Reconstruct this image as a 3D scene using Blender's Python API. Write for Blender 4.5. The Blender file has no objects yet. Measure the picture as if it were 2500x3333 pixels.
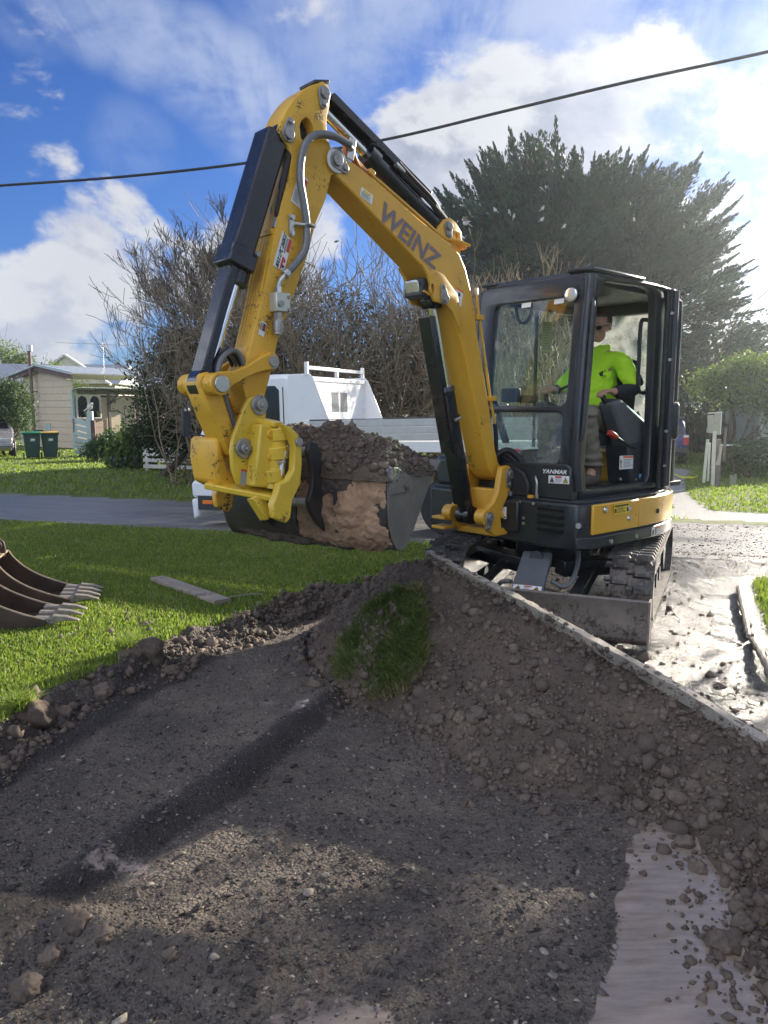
import bpy, bmesh, math, random
import numpy as np
from mathutils import Vector, Matrix, Euler
R=math.radians
SC=bpy.context.scene
COL=SC.collection
random.seed(7)
# ------------------------------------------------------------------ camera
cam_d=bpy.data.cameras.new('camera'); cam=bpy.data.objects.new('camera',cam_d); COL.objects.link(cam)
cam.location=(0,0,1.55); cam.rotation_euler=(R(90-7.9),0,0)
cam_d.sensor_fit='HORIZONTAL'; cam_d.sensor_width=36; cam_d.lens=36.0; cam_d.clip_start=.05; cam_d.clip_end=2000
SC.camera=cam
# ------------------------------------------------------------------ light
SUN_AZ,SUN_EL=R(44),R(17)
S=Vector((math.sin(SUN_AZ)*math.cos(SUN_EL),math.cos(SUN_AZ)*math.cos(SUN_EL),math.sin(SUN_EL)))
sd=bpy.data.lights.new('sun','SUN'); sun=bpy.data.objects.new('sun',sd); COL.objects.link(sun)
sd.energy=3.8; sd.angle=R(.6); sd.color=(1,.90,.76); sun.rotation_euler=S.to_track_quat('Z','Y').to_euler()
sun.location=(30,60,30)
SC.view_settings.view_transform='Standard'; SC.view_settings.look='None'; SC.view_settings.gamma=1
SC.view_settings.exposure=1.85; SC.view_settings.use_curve_mapping=False
SC.render.engine='CYCLES'
SC.cycles.max_bounces=8; SC.cycles.transparent_max_bounces=16; SC.cycles.caustics_reflective=False; SC.cycles.caustics_refractive=False
SC.cycles.use_denoising=True; SC.cycles.sample_clamp_indirect=6

class NT:
    """small helper that chains shader nodes"""
    def __init__(s,tree): s.t=tree; tree.nodes.clear()
    def n(s,typ,**kw):
        o=s.t.nodes.new(typ)
        for k,v in kw.items():
            if k.startswith('i_'): continue
            setattr(o,k,v)
        return o
    def put(s,sock,v):
        if v is None: return
        if isinstance(v,bpy.types.NodeSocket): s.t.links.new(v,sock)
        elif isinstance(v,bpy.types.Node): s.t.links.new(v.outputs[0],sock)
        else:
            if hasattr(sock.default_value,'__len__') and not hasattr(v,'__len__'): v=[v]*len(sock.default_value)
            if hasattr(sock.default_value,'__len__') and len(sock.default_value)==4 and len(v)==3: v=tuple(v)+(1,)
            sock.default_value=v
    def math(s,op,a,b=None,c=None,clamp=False):
        o=s.n('ShaderNodeMath',operation=op,use_clamp=clamp)
        for i,v in enumerate((a,b,c)):
            if v is not None: s.put(o.inputs[i],v)
        return o.outputs[0]
    def vm(s,op,a,b=None,scale=None):
        o=s.n('ShaderNodeVectorMath',operation=op)
        s.put(o.inputs[0],a)
        if b is not None: s.put(o.inputs[1],b)
        if scale is not None: s.put(o.inputs['Scale'],scale)
        return o.outputs['Value'] if op in('DOT_PRODUCT','LENGTH','DISTANCE') else o.outputs[0]
    def noise(s,vec,scale,detail=4,rough=.55,dist=0.0,out='Fac'):
        o=s.n('ShaderNodeTexNoise')
        if vec is not None: s.put(o.inputs['Vector'],vec)
        s.put(o.inputs['Scale'],scale); s.put(o.inputs['Detail'],detail); s.put(o.inputs['Roughness'],rough); s.put(o.inputs['Distortion'],dist)
        return o.outputs[out]
    def voro(s,vec,scale,feature='F1',out='Distance'):
        o=s.n('ShaderNodeTexVoronoi',feature=feature)
        if vec is not None: s.put(o.inputs['Vector'],vec)
        s.put(o.inputs['Scale'],scale); return o.outputs[out]
    def mr(s,v,a,b,c=0.0,d=1.0,smooth=False):
        o=s.n('ShaderNodeMapRange',interpolation_type='SMOOTHSTEP' if smooth else 'LINEAR'); 
        for i,x in enumerate((v,a,b,c,d)): s.put(o.inputs[i],x)
        return o.outputs[0]
    def mix(s,f,a,b,mode='MIX'):
        o=s.n('ShaderNodeMix',data_type='RGBA',blend_type=mode)
        s.put(o.inputs['Factor'],f); s.put(o.inputs[6],a); s.put(o.inputs[7],b); return o.outputs[2]
    def ramp(s,f,stops):
        o=s.n('ShaderNodeValToRGB'); s.put(o.inputs[0],f); e=o.color_ramp.elements
        while len(e)<len(stops): e.new(.5)
        for k,(p,c) in zip(e,stops): k.position=p; k.color=tuple(c)+(1,)
        return o.outputs[0]
    def bump(s,h,strength=.5,dist=.01,normal=None):
        o=s.n('ShaderNodeBump'); s.put(o.inputs['Strength'],strength); s.put(o.inputs['Distance'],dist); s.put(o.inputs['Height'],h)
        if normal is not None: s.put(o.inputs['Normal'],normal)
        return o.outputs[0]
    def bsdf(s,**kw):
        o=s.n('ShaderNodeBsdfPrincipled')
        for k,v in kw.items(): s.put(o.inputs[k.replace('_',' ')],v)
        return o.outputs[0]
    def out(s,sh,kind='ShaderNodeOutputMaterial'):
        o=s.n(kind); s.put(o.inputs['Surface'],sh)

# ------------------------------------------------------------------ sky
def dirpx(u,v):
    p=R(7.9); xc=(u-1250)/2500; yc=(1666.5-v)/2500
    return Vector((xc,math.cos(p)+yc*math.sin(p),-math.sin(p)+yc*math.cos(p))).normalized()
def make_world():
    w=bpy.data.worlds.new('World'); SC.world=w; w.use_nodes=True
    k=NT(w.node_tree)
    D=k.vm('NORMALIZE',k.n('ShaderNodeTexCoord').outputs['Generated'])
    sky=k.n('ShaderNodeTexSky',sky_type='NISHITA',sun_disc=False)
    sky.sun_elevation=SUN_EL; sky.sun_rotation=SUN_AZ; sky.air_density=1.0; sky.dust_density=.25; sky.ozone_density=3.2; sky.altitude=0
    sep=k.n('ShaderNodeSeparateXYZ'); k.put(sep.inputs[0],D); Z=sep.outputs[2]
    zz=k.math('MAXIMUM',Z,0.0)
    sdot=k.math('MAXIMUM',k.vm('DOT_PRODUCT',D,tuple(S)),0.0)
    # cumulus: noise over the direction, helped along by broad banks of cloud
    st=k.vm('MULTIPLY',D,(1,1,1.45))
    n1=k.noise(st,4.6,11,.58,.2)
    st2=k.vm('ADD',st,tuple(Vector((S.x*.04,S.y*.04,.060))))
    n2=k.noise(st2,4.6,11,.58,.2)
    L=None
    def lobe(d,r,wt):
        return k.mr(k.vm('DOT_PRODUCT',D,tuple(d)),math.cos(r*1.15),math.cos(r*.25),0,wt,True)
    def join(x): 
        nonlocal L
        L=x if L is None else k.math('MAXIMUM',L,x)
    for (u,v),r,wt in [((60,1030),.13,.95),((380,900),.12,1.0),((250,800),.08,.9),((30,500),.06,.72),((150,530),.045,.6),((-350,900),.2,.8),((640,960),.15,1.25),((860,800),.11,1.0),((450,800),.09,1.0),((400,1150),.16,.45),((1680,450),.095,1.0),((1880,500),.075,.95),((1400,540),.075,.85),((1560,620),.11,.85),((2330,500),.09,1.0),((2500,600),.14,1.0),((2650,800),.30,1.0),((2150,640),.11,.5),((1130,560),.06,.45),((2400,1000),.16,.7)]:
        join(lobe(dirpx(u,v),r,wt))
    # the same kind of scattered banks all round the rest of the sky
    rr=random.Random(3)
    for i in range(18):
        az=R(66+i*14+rr.uniform(-6,6)); el=R(rr.uniform(4,64))
        join(lobe(Vector((math.sin(az)*math.cos(el),math.cos(az)*math.cos(el),math.sin(el))),rr.uniform(.26,.42),rr.uniform(.75,1)))
    dens=k.math('ADD',k.math('MULTIPLY',n1,1.25),k.math('MULTIPLY',L,.25))
    cum=k.mr(dens,.755,.875,0,1,True)
    # cirrus streaks on a high plane, drawn out towards the upper left
    inv=k.math('DIVIDE',1.0,k.math('ADD',zz,.22))
    pl=k.vm('SCALE',D,scale=inv)
    rot=k.n('ShaderNodeMapping'); k.put(rot.inputs['Vector'],pl); rot.inputs['Rotation'].default_value=(0,0,R(-38)); rot.inputs['Scale'].default_value=(2.4,.7,1)
    c1=k.noise(rot.outputs[0],1.7,10,.62,.5); c3=k.noise(pl,6.5,8,.6,.3)
    c1=k.math('ADD',k.math('MULTIPLY',c1,.68),k.math('MULTIPLY',c3,.32))
    c2=k.noise(pl,.9,3,.5)
    veil=None
    for (u,v),r,wt in [((1050,40),.11,.6),((1350,60),.16,.85),((1700,130),.17,.95),((2000,100),.17,.95),((1500,260),.10,.7),((2150,280),.10,.6),((200,0),.05,.7),((330,60),.05,.8),((480,125),.055,.9),((640,205),.06,1.0),((790,290),.07,1.0),((880,390),.07,.8),((2400,150),.14,.7),((430,460),.05,.3),((120,20),.05,.5)]:
        x=lobe(dirpx(u,v),r,wt); veil=x if veil is None else k.math('MAXIMUM',veil,x)
    out=k.mr(k.vm('DOT_PRODUCT',D,tuple(dirpx(1250,1000))),.80,.72,0,1,True)     # beyond the frame the veil is left to chance
    veil=k.math('MAXIMUM',veil,k.math('MULTIPLY',out,k.mr(c2,.45,.7,0,.8,True)))
    cir=k.math('MULTIPLY',k.mr(c1,.34,.58,0,1,True),veil)
    cir=k.math('MULTIPLY',cir,k.mr(zz,.02,.2,0,.9))
    # light on the clouds
    lit=k.mr(k.math('SUBTRACT',n1,n2),-.05,.06,0,1,True)
    thick=k.mr(dens,.84,1.10,0,1)
    g1=k.math('POWER',sdot,14.0); g2=k.math('POWER',sdot,60.0); g3=k.math('POWER',sdot,7.0)
    body=k.mix(thick,(2.1,2.2,2.5),(.95,1.12,1.5))
    cc=k.mix(k.math('MULTIPLY',lit,.9),body,(2.55,2.6,2.7))
    glow=k.math('ADD',k.math('MULTIPLY',g1,.75),k.math('MULTIPLY',g2,1.4))
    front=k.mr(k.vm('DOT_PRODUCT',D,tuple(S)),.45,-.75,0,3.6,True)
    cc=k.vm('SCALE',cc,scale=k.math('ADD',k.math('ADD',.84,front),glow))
    skyc=k.mix(1.0,sky.outputs[0],(.135,.22,.40),'MULTIPLY')
    hz=k.math('ADD',k.math('MULTIPLY',g1,1.1),k.math('MULTIPLY',g2,2.6))
    hv=k.n('ShaderNodeCombineXYZ'); k.put(hv.inputs[0],hz); k.put(hv.inputs[1],k.math('MULTIPLY',hz,.97)); k.put(hv.inputs[2],k.math('MULTIPLY',hz,.92))
    col=k.mix(k.math('MULTIPLY',cir,.85),skyc,k.vm('SCALE',(1.65,1.9,2.45),scale=k.math('ADD',.95,k.math('MULTIPLY',glow,.6))))
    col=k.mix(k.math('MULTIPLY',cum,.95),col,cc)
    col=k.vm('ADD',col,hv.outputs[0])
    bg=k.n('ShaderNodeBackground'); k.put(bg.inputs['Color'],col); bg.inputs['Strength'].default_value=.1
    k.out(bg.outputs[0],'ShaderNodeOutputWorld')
make_world()

# ------------------------------------------------------------------ object helpers
def tag(o,label=None,cat=None,group=None,kind=None):
    if label: o['label']=label
    if cat: o['category']=cat
    if group: o['group']=group
    if kind: o['kind']=kind
    return o
def empty(name,loc=(0,0,0),rz=0.0,label=None,cat=None,group=None):
    o=bpy.data.objects.new(name,None); o.empty_display_size=.2; COL.objects.link(o); o.location=loc; o.rotation_euler=(0,0,rz)
    return tag(o,label,cat,group)
def meshobj(name,V,F,mat=None,parent=None,smooth=False,angle=35,bevel=0,rz=None):
    me=bpy.data.meshes.new(name)
    me.from_pydata([tuple(v) for v in V],[],F); me.validate(); me.update()
    return finish(name,me,mat,parent,smooth,angle,bevel,rz)
def finish(name,me,mat=None,parent=None,smooth=False,angle=35,bevel=0,rz=None):
    if mat is not None:
        for m in (mat if isinstance(mat,(list,tuple)) else [mat]): me.materials.append(m)
    if smooth:
        me.polygons.foreach_set('use_smooth',[True]*len(me.polygons))
        if angle<180: me.set_sharp_from_angle(angle=R(angle))
    o=bpy.data.objects.new(name,me); COL.objects.link(o)
    if parent is not None: o.parent=parent
    if rz is not None: o.rotation_euler=(0,0,rz)
    if bevel:
        b=o.modifiers.new('bevel','BEVEL'); b.width=bevel; b.segments=2; b.limit_method='ANGLE'; b.angle_limit=R(40); b.harden_normals=False
        if not smooth: me.polygons.foreach_set('use_smooth',[True]*len(me.polygons)); me.set_sharp_from_angle(angle=R(50))
    return o
def npmesh(name,V,F,mat=None,parent=None,smooth=False,attrs=None,mats=None):
    """V (n,3) and F (m,3 or 4) numpy arrays to a mesh object"""
    me=bpy.data.meshes.new(name); V=np.asarray(V,np.float32); F=np.asarray(F,np.int32); k=F.shape[1]
    me.vertices.add(len(V)); me.vertices.foreach_set('co',V.ravel())
    me.loops.add(F.size); me.loops.foreach_set('vertex_index',F.ravel())
    me.polygons.add(len(F)); me.polygons.foreach_set('loop_start',np.arange(0,F.size,k,dtype=np.int32))
    if smooth: me.polygons.foreach_set('use_smooth',np.ones(len(F),bool))
    me.update(calc_edges=True)
    if attrs:
        for a,v in attrs.items():
            at=me.attributes.new(a,'FLOAT','POINT'); at.data.foreach_set('value',np.asarray(v,np.float32))
    if mat is not None: me.materials.append(mat)
    o=bpy.data.objects.new(name,me); COL.objects.link(o)
    if parent is not None: o.parent=parent
    return o
class MB:
    def __init__(s): s.V=[]; s.F=[]
    def add(s,V,F):
        b=len(s.V); s.V+= [Vector(v) for v in V]; s.F+=[[b+i for i in f] for f in F]; return s
    def box(s,c,size,rot=None,taper=1.0):
        x,y,z=[a/2 for a in size]; c=Vector(c)
        P=[Vector((sx*x*(taper if sz>0 else 1),sy*y*(taper if sz>0 else 1),sz*z)) for sz in(-1,1) for sy in(-1,1) for sx in(-1,1)]
        if rot is not None:
            m=Euler(rot).to_matrix() if not isinstance(rot,Matrix) else rot
            P=[m@p for p in P]
        return s.add([c+p for p in P],[(0,2,3,1),(4,5,7,6),(0,1,5,4),(2,6,7,3),(0,4,6,2),(1,3,7,5)])
    def bar(s,a,b,w,h,up=(0,0,1)):
        a,b=Vector(a),Vector(b); d=(b-a); L=d.length; d.normalize(); up=Vector(up)
        x=d.cross(up)
        if x.length<1e-4: x=d.cross(Vector((1,0,0)))
        x.normalize(); y=x.cross(d)
        return s.box((a+b)/2,(w,L,h),Matrix((x,d,y)).transposed())
    def cyl(s,a,b,r0,r1=None,n=16,caps=True):
        r1=r0 if r1 is None else r1
        return s.tube([a,b],[r0,r1],n,caps)
    def tube(s,path,r,n=10,caps=True):
        P=[Vector(p) for p in path]; rs=r if isinstance(r,(list,tuple)) else [r]*len(P)
        t=[(P[min(i+1,len(P)-1)]-P[max(i-1,0)]).normalized() for i in range(len(P))]
        u=t[0].orthogonal().normalized(); V=[];F=[]
        for i,p in enumerate(P):
            u=(u-t[i]*u.dot(t[i])).normalized(); w=t[i].cross(u)
            for j in range(n):
                a=2*math.pi*j/n; V.append(p+(u*math.cos(a)+w*math.sin(a))*rs[i])
        for i in range(len(P)-1):
            for j in range(n): F.append((i*n+j,i*n+(j+1)%n,(i+1)*n+(j+1)%n,(i+1)*n+j))
        if caps: F.append(tuple(range(n))[::-1]); F.append(tuple((len(P)-1)*n+j for j in range(n)))
        return s.add(V,F)
    def prism(s,poly,a,b,axis=1):
        """2-D outline in the plane across `axis`, from a to b along it"""
        k=[i for i in range(3) if i!=axis]
        def mk(p,t):
            q=[0,0,0]; q[k[0]]=p[0]; q[k[1]]=p[1]; q[axis]=t; return Vector(q)
        n=len(poly); V=[mk(p,a) for p in poly]+[mk(p,b) for p in poly]
        ar=sum(poly[i][0]*poly[(i+1)%n][1]-poly[(i+1)%n][0]*poly[i][1] for i in range(n))
        flip=(ar>0)!=(axis==1)
        if b<a: flip=not flip
        lo=list(range(n)); hi=list(range(n,2*n))
        F=[lo[::-1] if flip else lo, hi if flip else hi[::-1]]
        for i in range(n):
            j=(i+1)%n; q=(i,j,n+j,n+i); F.append(q if flip else q[::-1])
        return s.add(V,F)
    def ball(s,c,r,sc=(1,1,1),n=12,m=8):
        c=Vector(c); V=[c+Vector((0,0,r*sc[2]))]
        for i in range(1,m):
            a=math.pi*i/m
            for j in range(n):
                b=2*math.pi*j/n; V.append(c+Vector((r*sc[0]*math.sin(a)*math.cos(b),r*sc[1]*math.sin(a)*math.sin(b),r*sc[2]*math.cos(a))))
        V.append(c-Vector((0,0,r*sc[2]))); F=[]
        for j in range(n): F.append((0,1+j,1+(j+1)%n))
        for i in range(m-2):
            for j in range(n): F.append((1+i*n+j,1+(i+1)*n+j,1+(i+1)*n+(j+1)%n,1+i*n+(j+1)%n))
        e=len(V)-1
        for j in range(n): F.append((e,1+(m-2)*n+(j+1)%n,1+(m-2)*n+j))
        return s.add(V,F)
    def build(s,name,mat,parent=None,smooth=False,angle=35,bevel=0,rz=None):
        return meshobj(name,s.V,s.F,mat,parent,smooth,angle,bevel,rz)
def pins(pos_axis,a,b,r,n=20):  # a round pin across the machine
    return MB().cyl((pos_axis[0],a,pos_axis[1]),(pos_axis[0],b,pos_axis[1]),r,None,n)
def curve_plate(name,outer,holes,half,bev,mapf,mat,parent=None,rz=None):
    """flat plate with holes and rounded edges; mapf takes (x,y,depth) to 3-D"""
    cu=bpy.data.curves.new(name,'CURVE'); cu.dimensions='2D'; cu.fill_mode='BOTH'; cu.extrude=max(half-bev,.0005); cu.bevel_depth=bev; cu.offset=-bev; cu.bevel_resolution=1
    for pts in [outer]+holes:
        sp=cu.splines.new('POLY'); sp.points.add(len(pts)-1); sp.use_cyclic_u=True
        for p,q in zip(sp.points,pts): p.co=(q[0],q[1],0,1)
    o=bpy.data.objects.new('tmp',cu); COL.objects.link(o)
    dg=bpy.context.evaluated_depsgraph_get(); me=bpy.data.meshes.new_from_object(o.evaluated_get(dg)); bpy.data.objects.remove(o)
    me.name=name
    for v in me.vertices: v.co=mapf(v.co.x,v.co.y,v.co.z)
    bm=bmesh.new(); bm.from_mesh(me); bmesh.ops.remove_doubles(bm,verts=bm.verts,dist=1e-5); bmesh.ops.recalc_face_normals(bm,faces=bm.faces); bm.to_mesh(me); bm.free()
    me.materials.clear()
    return finish(name,me,mat,parent,True,40,0,rz)
def text_obj(name,body,mat,parent,origin,xdir,ydir,width,height,extrude=.0008,bold=0.0,shear=0.0):
    """flat lettering: baseline at origin along xdir, width x height metres, raised a hair"""
    cu=bpy.data.curves.new(name,'FONT'); cu.body=body; cu.size=1; cu.offset=bold; cu.shear=shear; cu.resolution_u=2
    o=bpy.data.objects.new('tmp',cu); COL.objects.link(o)
    dg=bpy.context.evaluated_depsgraph_get(); me=bpy.data.meshes.new_from_object(o.evaluated_get(dg)); bpy.data.objects.remove(o)
    me.name=name; co=np.array([v.co[:] for v in me.vertices]); lo=co.min(0); hi=co.max(0)
    xd,yd=Vector(xdir).normalized(),Vector(ydir).normalized(); zd=xd.cross(yd).normalized(); og=Vector(origin)
    for v in me.vertices:
        a=(v.co.x-lo[0])/(hi[0]-lo[0])*width; b=(v.co.y-lo[1])/(hi[1]-lo[1])*height
        v.co=og+xd*a+yd*b+zd*extrude
    me.materials.clear()
    return finish(name,me,mat,parent)
def round_rect(x0,y0,x1,y1,r,n=5):
    P=[]
    for cx,cy,a0 in ((x1-r,y1-r,0),(x0+r,y1-r,90),(x0+r,y0+r,180),(x1-r,y0+r,270)):
        for i in range(n+1):
            a=R(a0+90*i/n); P.append((cx+r*math.cos(a),cy+r*math.sin(a)))
    return P
def dup_tree(o,parent=None):
    c=o.copy(); COL.objects.link(c)
    if parent is not None: c.parent=parent
    for ch in list(o.children): dup_tree(ch,c)
    return c
def smoothpath(P,k=6):
    """Catmull-Rom through the points"""
    P=[Vector(p) for p in P]; Q=[P[0]+(P[0]-P[1])]+P+[P[-1]+(P[-1]-P[-2])]; out=[]
    for i in range(1,len(Q)-2):
        for j in range(k):
            t=j/k; a,b,c,d=Q[i-1],Q[i],Q[i+1],Q[i+2]
            out.append(.5*((2*b)+(c-a)*t+(2*a-5*b+4*c-d)*t*t+(3*b-a-3*c+d)*t**3))
    return out+[P[-1]]
# ------------------------------------------------------------------ materials
MATS={}
def material(name,f):
    if name in MATS: return MATS[name]
    m=bpy.data.materials.new(name); m.use_nodes=True; f(NT(m.node_tree)); MATS[name]=m; return m
def paint(name,col,rough=.4,var=.12,scale=6,metal=0.0,dirt=None,dirt_amt=0.0,dscale=3.5,bump=.0,bscale=60,coat=0.0,spec=.5,low=None):
    def f(k):
        tc=k.n('ShaderNodeTexCoord').outputs['Object']
        n=k.noise(tc,scale,6,.6)
        c=k.mix(k.mr(n,.3,.7),tuple(x*(1-var) for x in col),tuple(min(1,x*(1+var)) for x in col))
        r=k.mr(k.noise(tc,scale*2.3,5),.3,.7,rough*.8,min(1,rough*1.25))
        if dirt is not None:
            d=k.noise(tc,dscale,9,.68); e=k.noise(tc,dscale*11,4,.6)
            m=k.mr(k.math('ADD',d,k.math('MULTIPLY',k.math('SUBTRACT',e,.5),.5)),.72-dirt_amt,.80-dirt_amt*.7,0,1,True)
            c=k.mix(m,c,dirt); r=k.math('MAXIMUM',r,k.math('MULTIPLY',m,.85))
        b=None
        if bump: b=k.bump(k.noise(tc,bscale,6,.65),bump,.004)
        s=k.bsdf(Base_Color=c,Roughness=r,Metallic=metal,Coat_Weight=coat,Normal=b,Specular_IOR_Level=spec)
        k.out(s)
    return material(name,f)
MUD=(.085,.066,.052)
YEL=paint('yellow_paint',(.68,.37,.035),.33,.06,4,dirt=(.14,.085,.036),dirt_amt=.09,dscale=5,coat=.15)
YELD=paint('worn_yellow_paint',(.68,.38,.03),.42,.10,5,dirt=(.060,.038,.026),dirt_amt=.135,dscale=7,bump=.1,bscale=35)
LIME=paint('hitch_yellow_paint',(.66,.45,.04),.36,.10,5,dirt=(.055,.04,.03),dirt_amt=.115,dscale=8,bump=.08,bscale=30,coat=.1)
BLK=paint('black_paint',(.020,.023,.026),.33,.2,5,dirt=(.075,.065,.055),dirt_amt=.02,dscale=3,coat=.15)
BLKM=paint('dark_grey_plastic',(.030,.034,.038),.5,.15,9,dirt=(.085,.075,.062),dirt_amt=.05,dscale=4)
CYLB=paint('cylinder_black',(.010,.012,.016),.24,.2,5,coat=.3,dirt=(.07,.06,.05),dirt_amt=.0)
CHROME=paint('chrome',(.72,.74,.76),.09,.03,5,metal=1.0)
STEEL=paint('zinc_steel',(.55,.55,.53),.32,.12,12,metal=.9,dirt=(.06,.045,.035),dirt_amt=.06,dscale=14)
STEELD=paint('worn_pin_steel',(.34,.33,.31),.45,.2,18,metal=.7,dirt=(.035,.025,.02),dirt_amt=.14,dscale=22)
RUB=paint('black_rubber',(.016,.016,.017),.6,.2,12,bump=.15,bscale=80)
HOSE=paint('grey_hose',(.17,.175,.18),.36,.12,30,metal=.25,bump=.25,bscale=150)
TRK=paint('muddy_rubber',(.040,.037,.034),.5,.3,9,dirt=(.155,.130,.105),dirt_amt=.27,dscale=4,bump=.5,bscale=45)
MUDM=paint('mud_smeared_steel',(.205,.178,.150),.6,.25,6,dirt=(.075,.060,.048),dirt_amt=.19,dscale=4,bump=.6,bscale=40)
RUST=paint('rusty_bucket_steel',(.066,.046,.036),.5,.3,7,metal=.35,dirt=(.115,.062,.035),dirt_amt=.11,dscale=5,bump=.35,bscale=50)
RUSTE=paint('bright_worn_edge',(.46,.36,.25),.4,.2,16,metal=.4)
BUCKD=paint('dark_bucket_steel',(.050,.046,.044),.48,.3,6,metal=.3,dirt=(.13,.092,.066),dirt_amt=.15,dscale=3.2,bump=.5,bscale=32)
BUCKS=paint('scratched_bucket_steel',(.19,.178,.165),.5,.22,5,metal=.35,dirt=(.060,.048,.040),dirt_amt=.13,dscale=5,bump=.3,bscale=40)
TEETH=paint('tooth_steel',(.24,.215,.18),.5,.25,20,metal=.3,dirt=(.05,.04,.032),dirt_amt=.15,dscale=16,bump=.4,bscale=50)
WHT=paint('white_paint',(.78,.79,.79),.32,.03,3,dirt=(.42,.40,.36),dirt_amt=.02,dscale=2.2,coat=.25)
WHTW=paint('white_timber_paint',(.66,.65,.58),.7,.12,6,dirt=(.30,.27,.22),dirt_amt=.1,dscale=6,bump=.2)
ALU=paint('aluminium_dropside',(.50,.50,.48),.48,.08,7,metal=.45,dirt=(.30,.28,.24),dirt_amt=.10,dscale=3)
DGL=paint('dark_window',(.012,.015,.018),.08,.1,3)
STW=paint('sticker_white',(.76,.76,.74),.4,.03,20)
STWG=paint('sticker_grey_print',(.30,.31,.33),.5,.1,30)
STR=paint('sticker_red',(.58,.045,.03),.4,.05,20)
STO=paint('sticker_orange',(.75,.16,.03),.4,.05,20)
STY=paint('sticker_yellow',(.82,.60,.03),.4,.05,20)
STK=paint('sticker_black',(.012,.012,.013),.5,.1,20)
STB=paint('sticker_blue',(.20,.42,.62),.4,.1,20)
LTR=paint('grey_lettering',(.165,.150,.160),.45,.06,20)
LTRO=paint('orange_letter_outline',(.55,.23,.05),.45,.06,20)
REDP=paint('red_enamel',(.50,.035,.028),.35,.08,8)
GREYP=paint('grey_plate_paint',(.105,.118,.130),.42,.1,8,dirt=(.09,.075,.06),dirt_amt=.06)
CONS=paint('console_grey_plastic',(.085,.09,.095),.55,.1,14)
SEATM=paint('seat_fabric',(.022,.022,.024),.85,.2,60)
def glass_mat(name,tint,dust=.06,gl=1.0,dcol=(.55,.58,.55)):
    def f(k):
        tc=k.n('ShaderNodeTexCoord').outputs['Object']
        gm=k.n('ShaderNodeNewGeometry'); cs=k.math('ABSOLUTE',k.vm('DOT_PRODUCT',gm.outputs['Normal'],gm.outputs['Incoming']))
        sch=k.math('ADD',.045,k.math('MULTIPLY',.955,k.math('POWER',k.math('SUBTRACT',1.0,cs,clamp=True),5.0)))
        t=k.n('ShaderNodeBsdfTransparent'); k.put(t.inputs[0],tint)
        g=k.n('ShaderNodeBsdfGlossy'); g.inputs['Roughness'].default_value=.015
        m=k.n('ShaderNodeMixShader'); k.put(m.inputs[0],k.math('MULTIPLY',sch,gl,clamp=True)); k.put(m.inputs[1],t.outputs[0]); k.put(m.inputs[2],g.outputs[0])
        d=k.n('ShaderNodeBsdfDiffuse'); k.put(d.inputs[0],dcol)
        tl=k.n('ShaderNodeBsdfTranslucent'); k.put(tl.inputs[0],dcol)
        md=k.n('ShaderNodeMixShader'); md.inputs[0].default_value=.5; k.put(md.inputs[1],d.outputs[0]); k.put(md.inputs[2],tl.outputs[0])
        n=k.noise(tc,5,8,.65)
        m2=k.n('ShaderNodeMixShader'); k.put(m2.inputs[0],k.mr(n,.35,.72,dust*.4,dust*2.0)); k.put(m2.inputs[1],m.outputs[0]); k.put(m2.inputs[2],md.outputs[0])
        k.out(m2.outputs[0])
    return material(name,f)
GLASS=glass_mat('cab_glass',(.82,.94,.89),.022,1.3)
GLASSD=glass_mat('dusty_cab_glass',(.70,.84,.79),.30,1.1)
GLASSC=glass_mat('car_glass',(.28,.32,.33),.03,1.5)
def lens_mat():
    def f(k):
        tc=k.n('ShaderNodeTexCoord').outputs['Object']
        w=k.n('ShaderNodeTexWave',wave_type='BANDS',bands_direction='Y'); k.put(w.inputs['Vector'],tc); w.inputs['Scale'].default_value=38
        b=k.bump(w.outputs[0],.5,.004)
        k.out(k.bsdf(Base_Color=(.72,.74,.74),Roughness=.12,Metallic=.75,Normal=b))
    return material('lamp_lens',f)
LENS=lens_mat()
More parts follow.
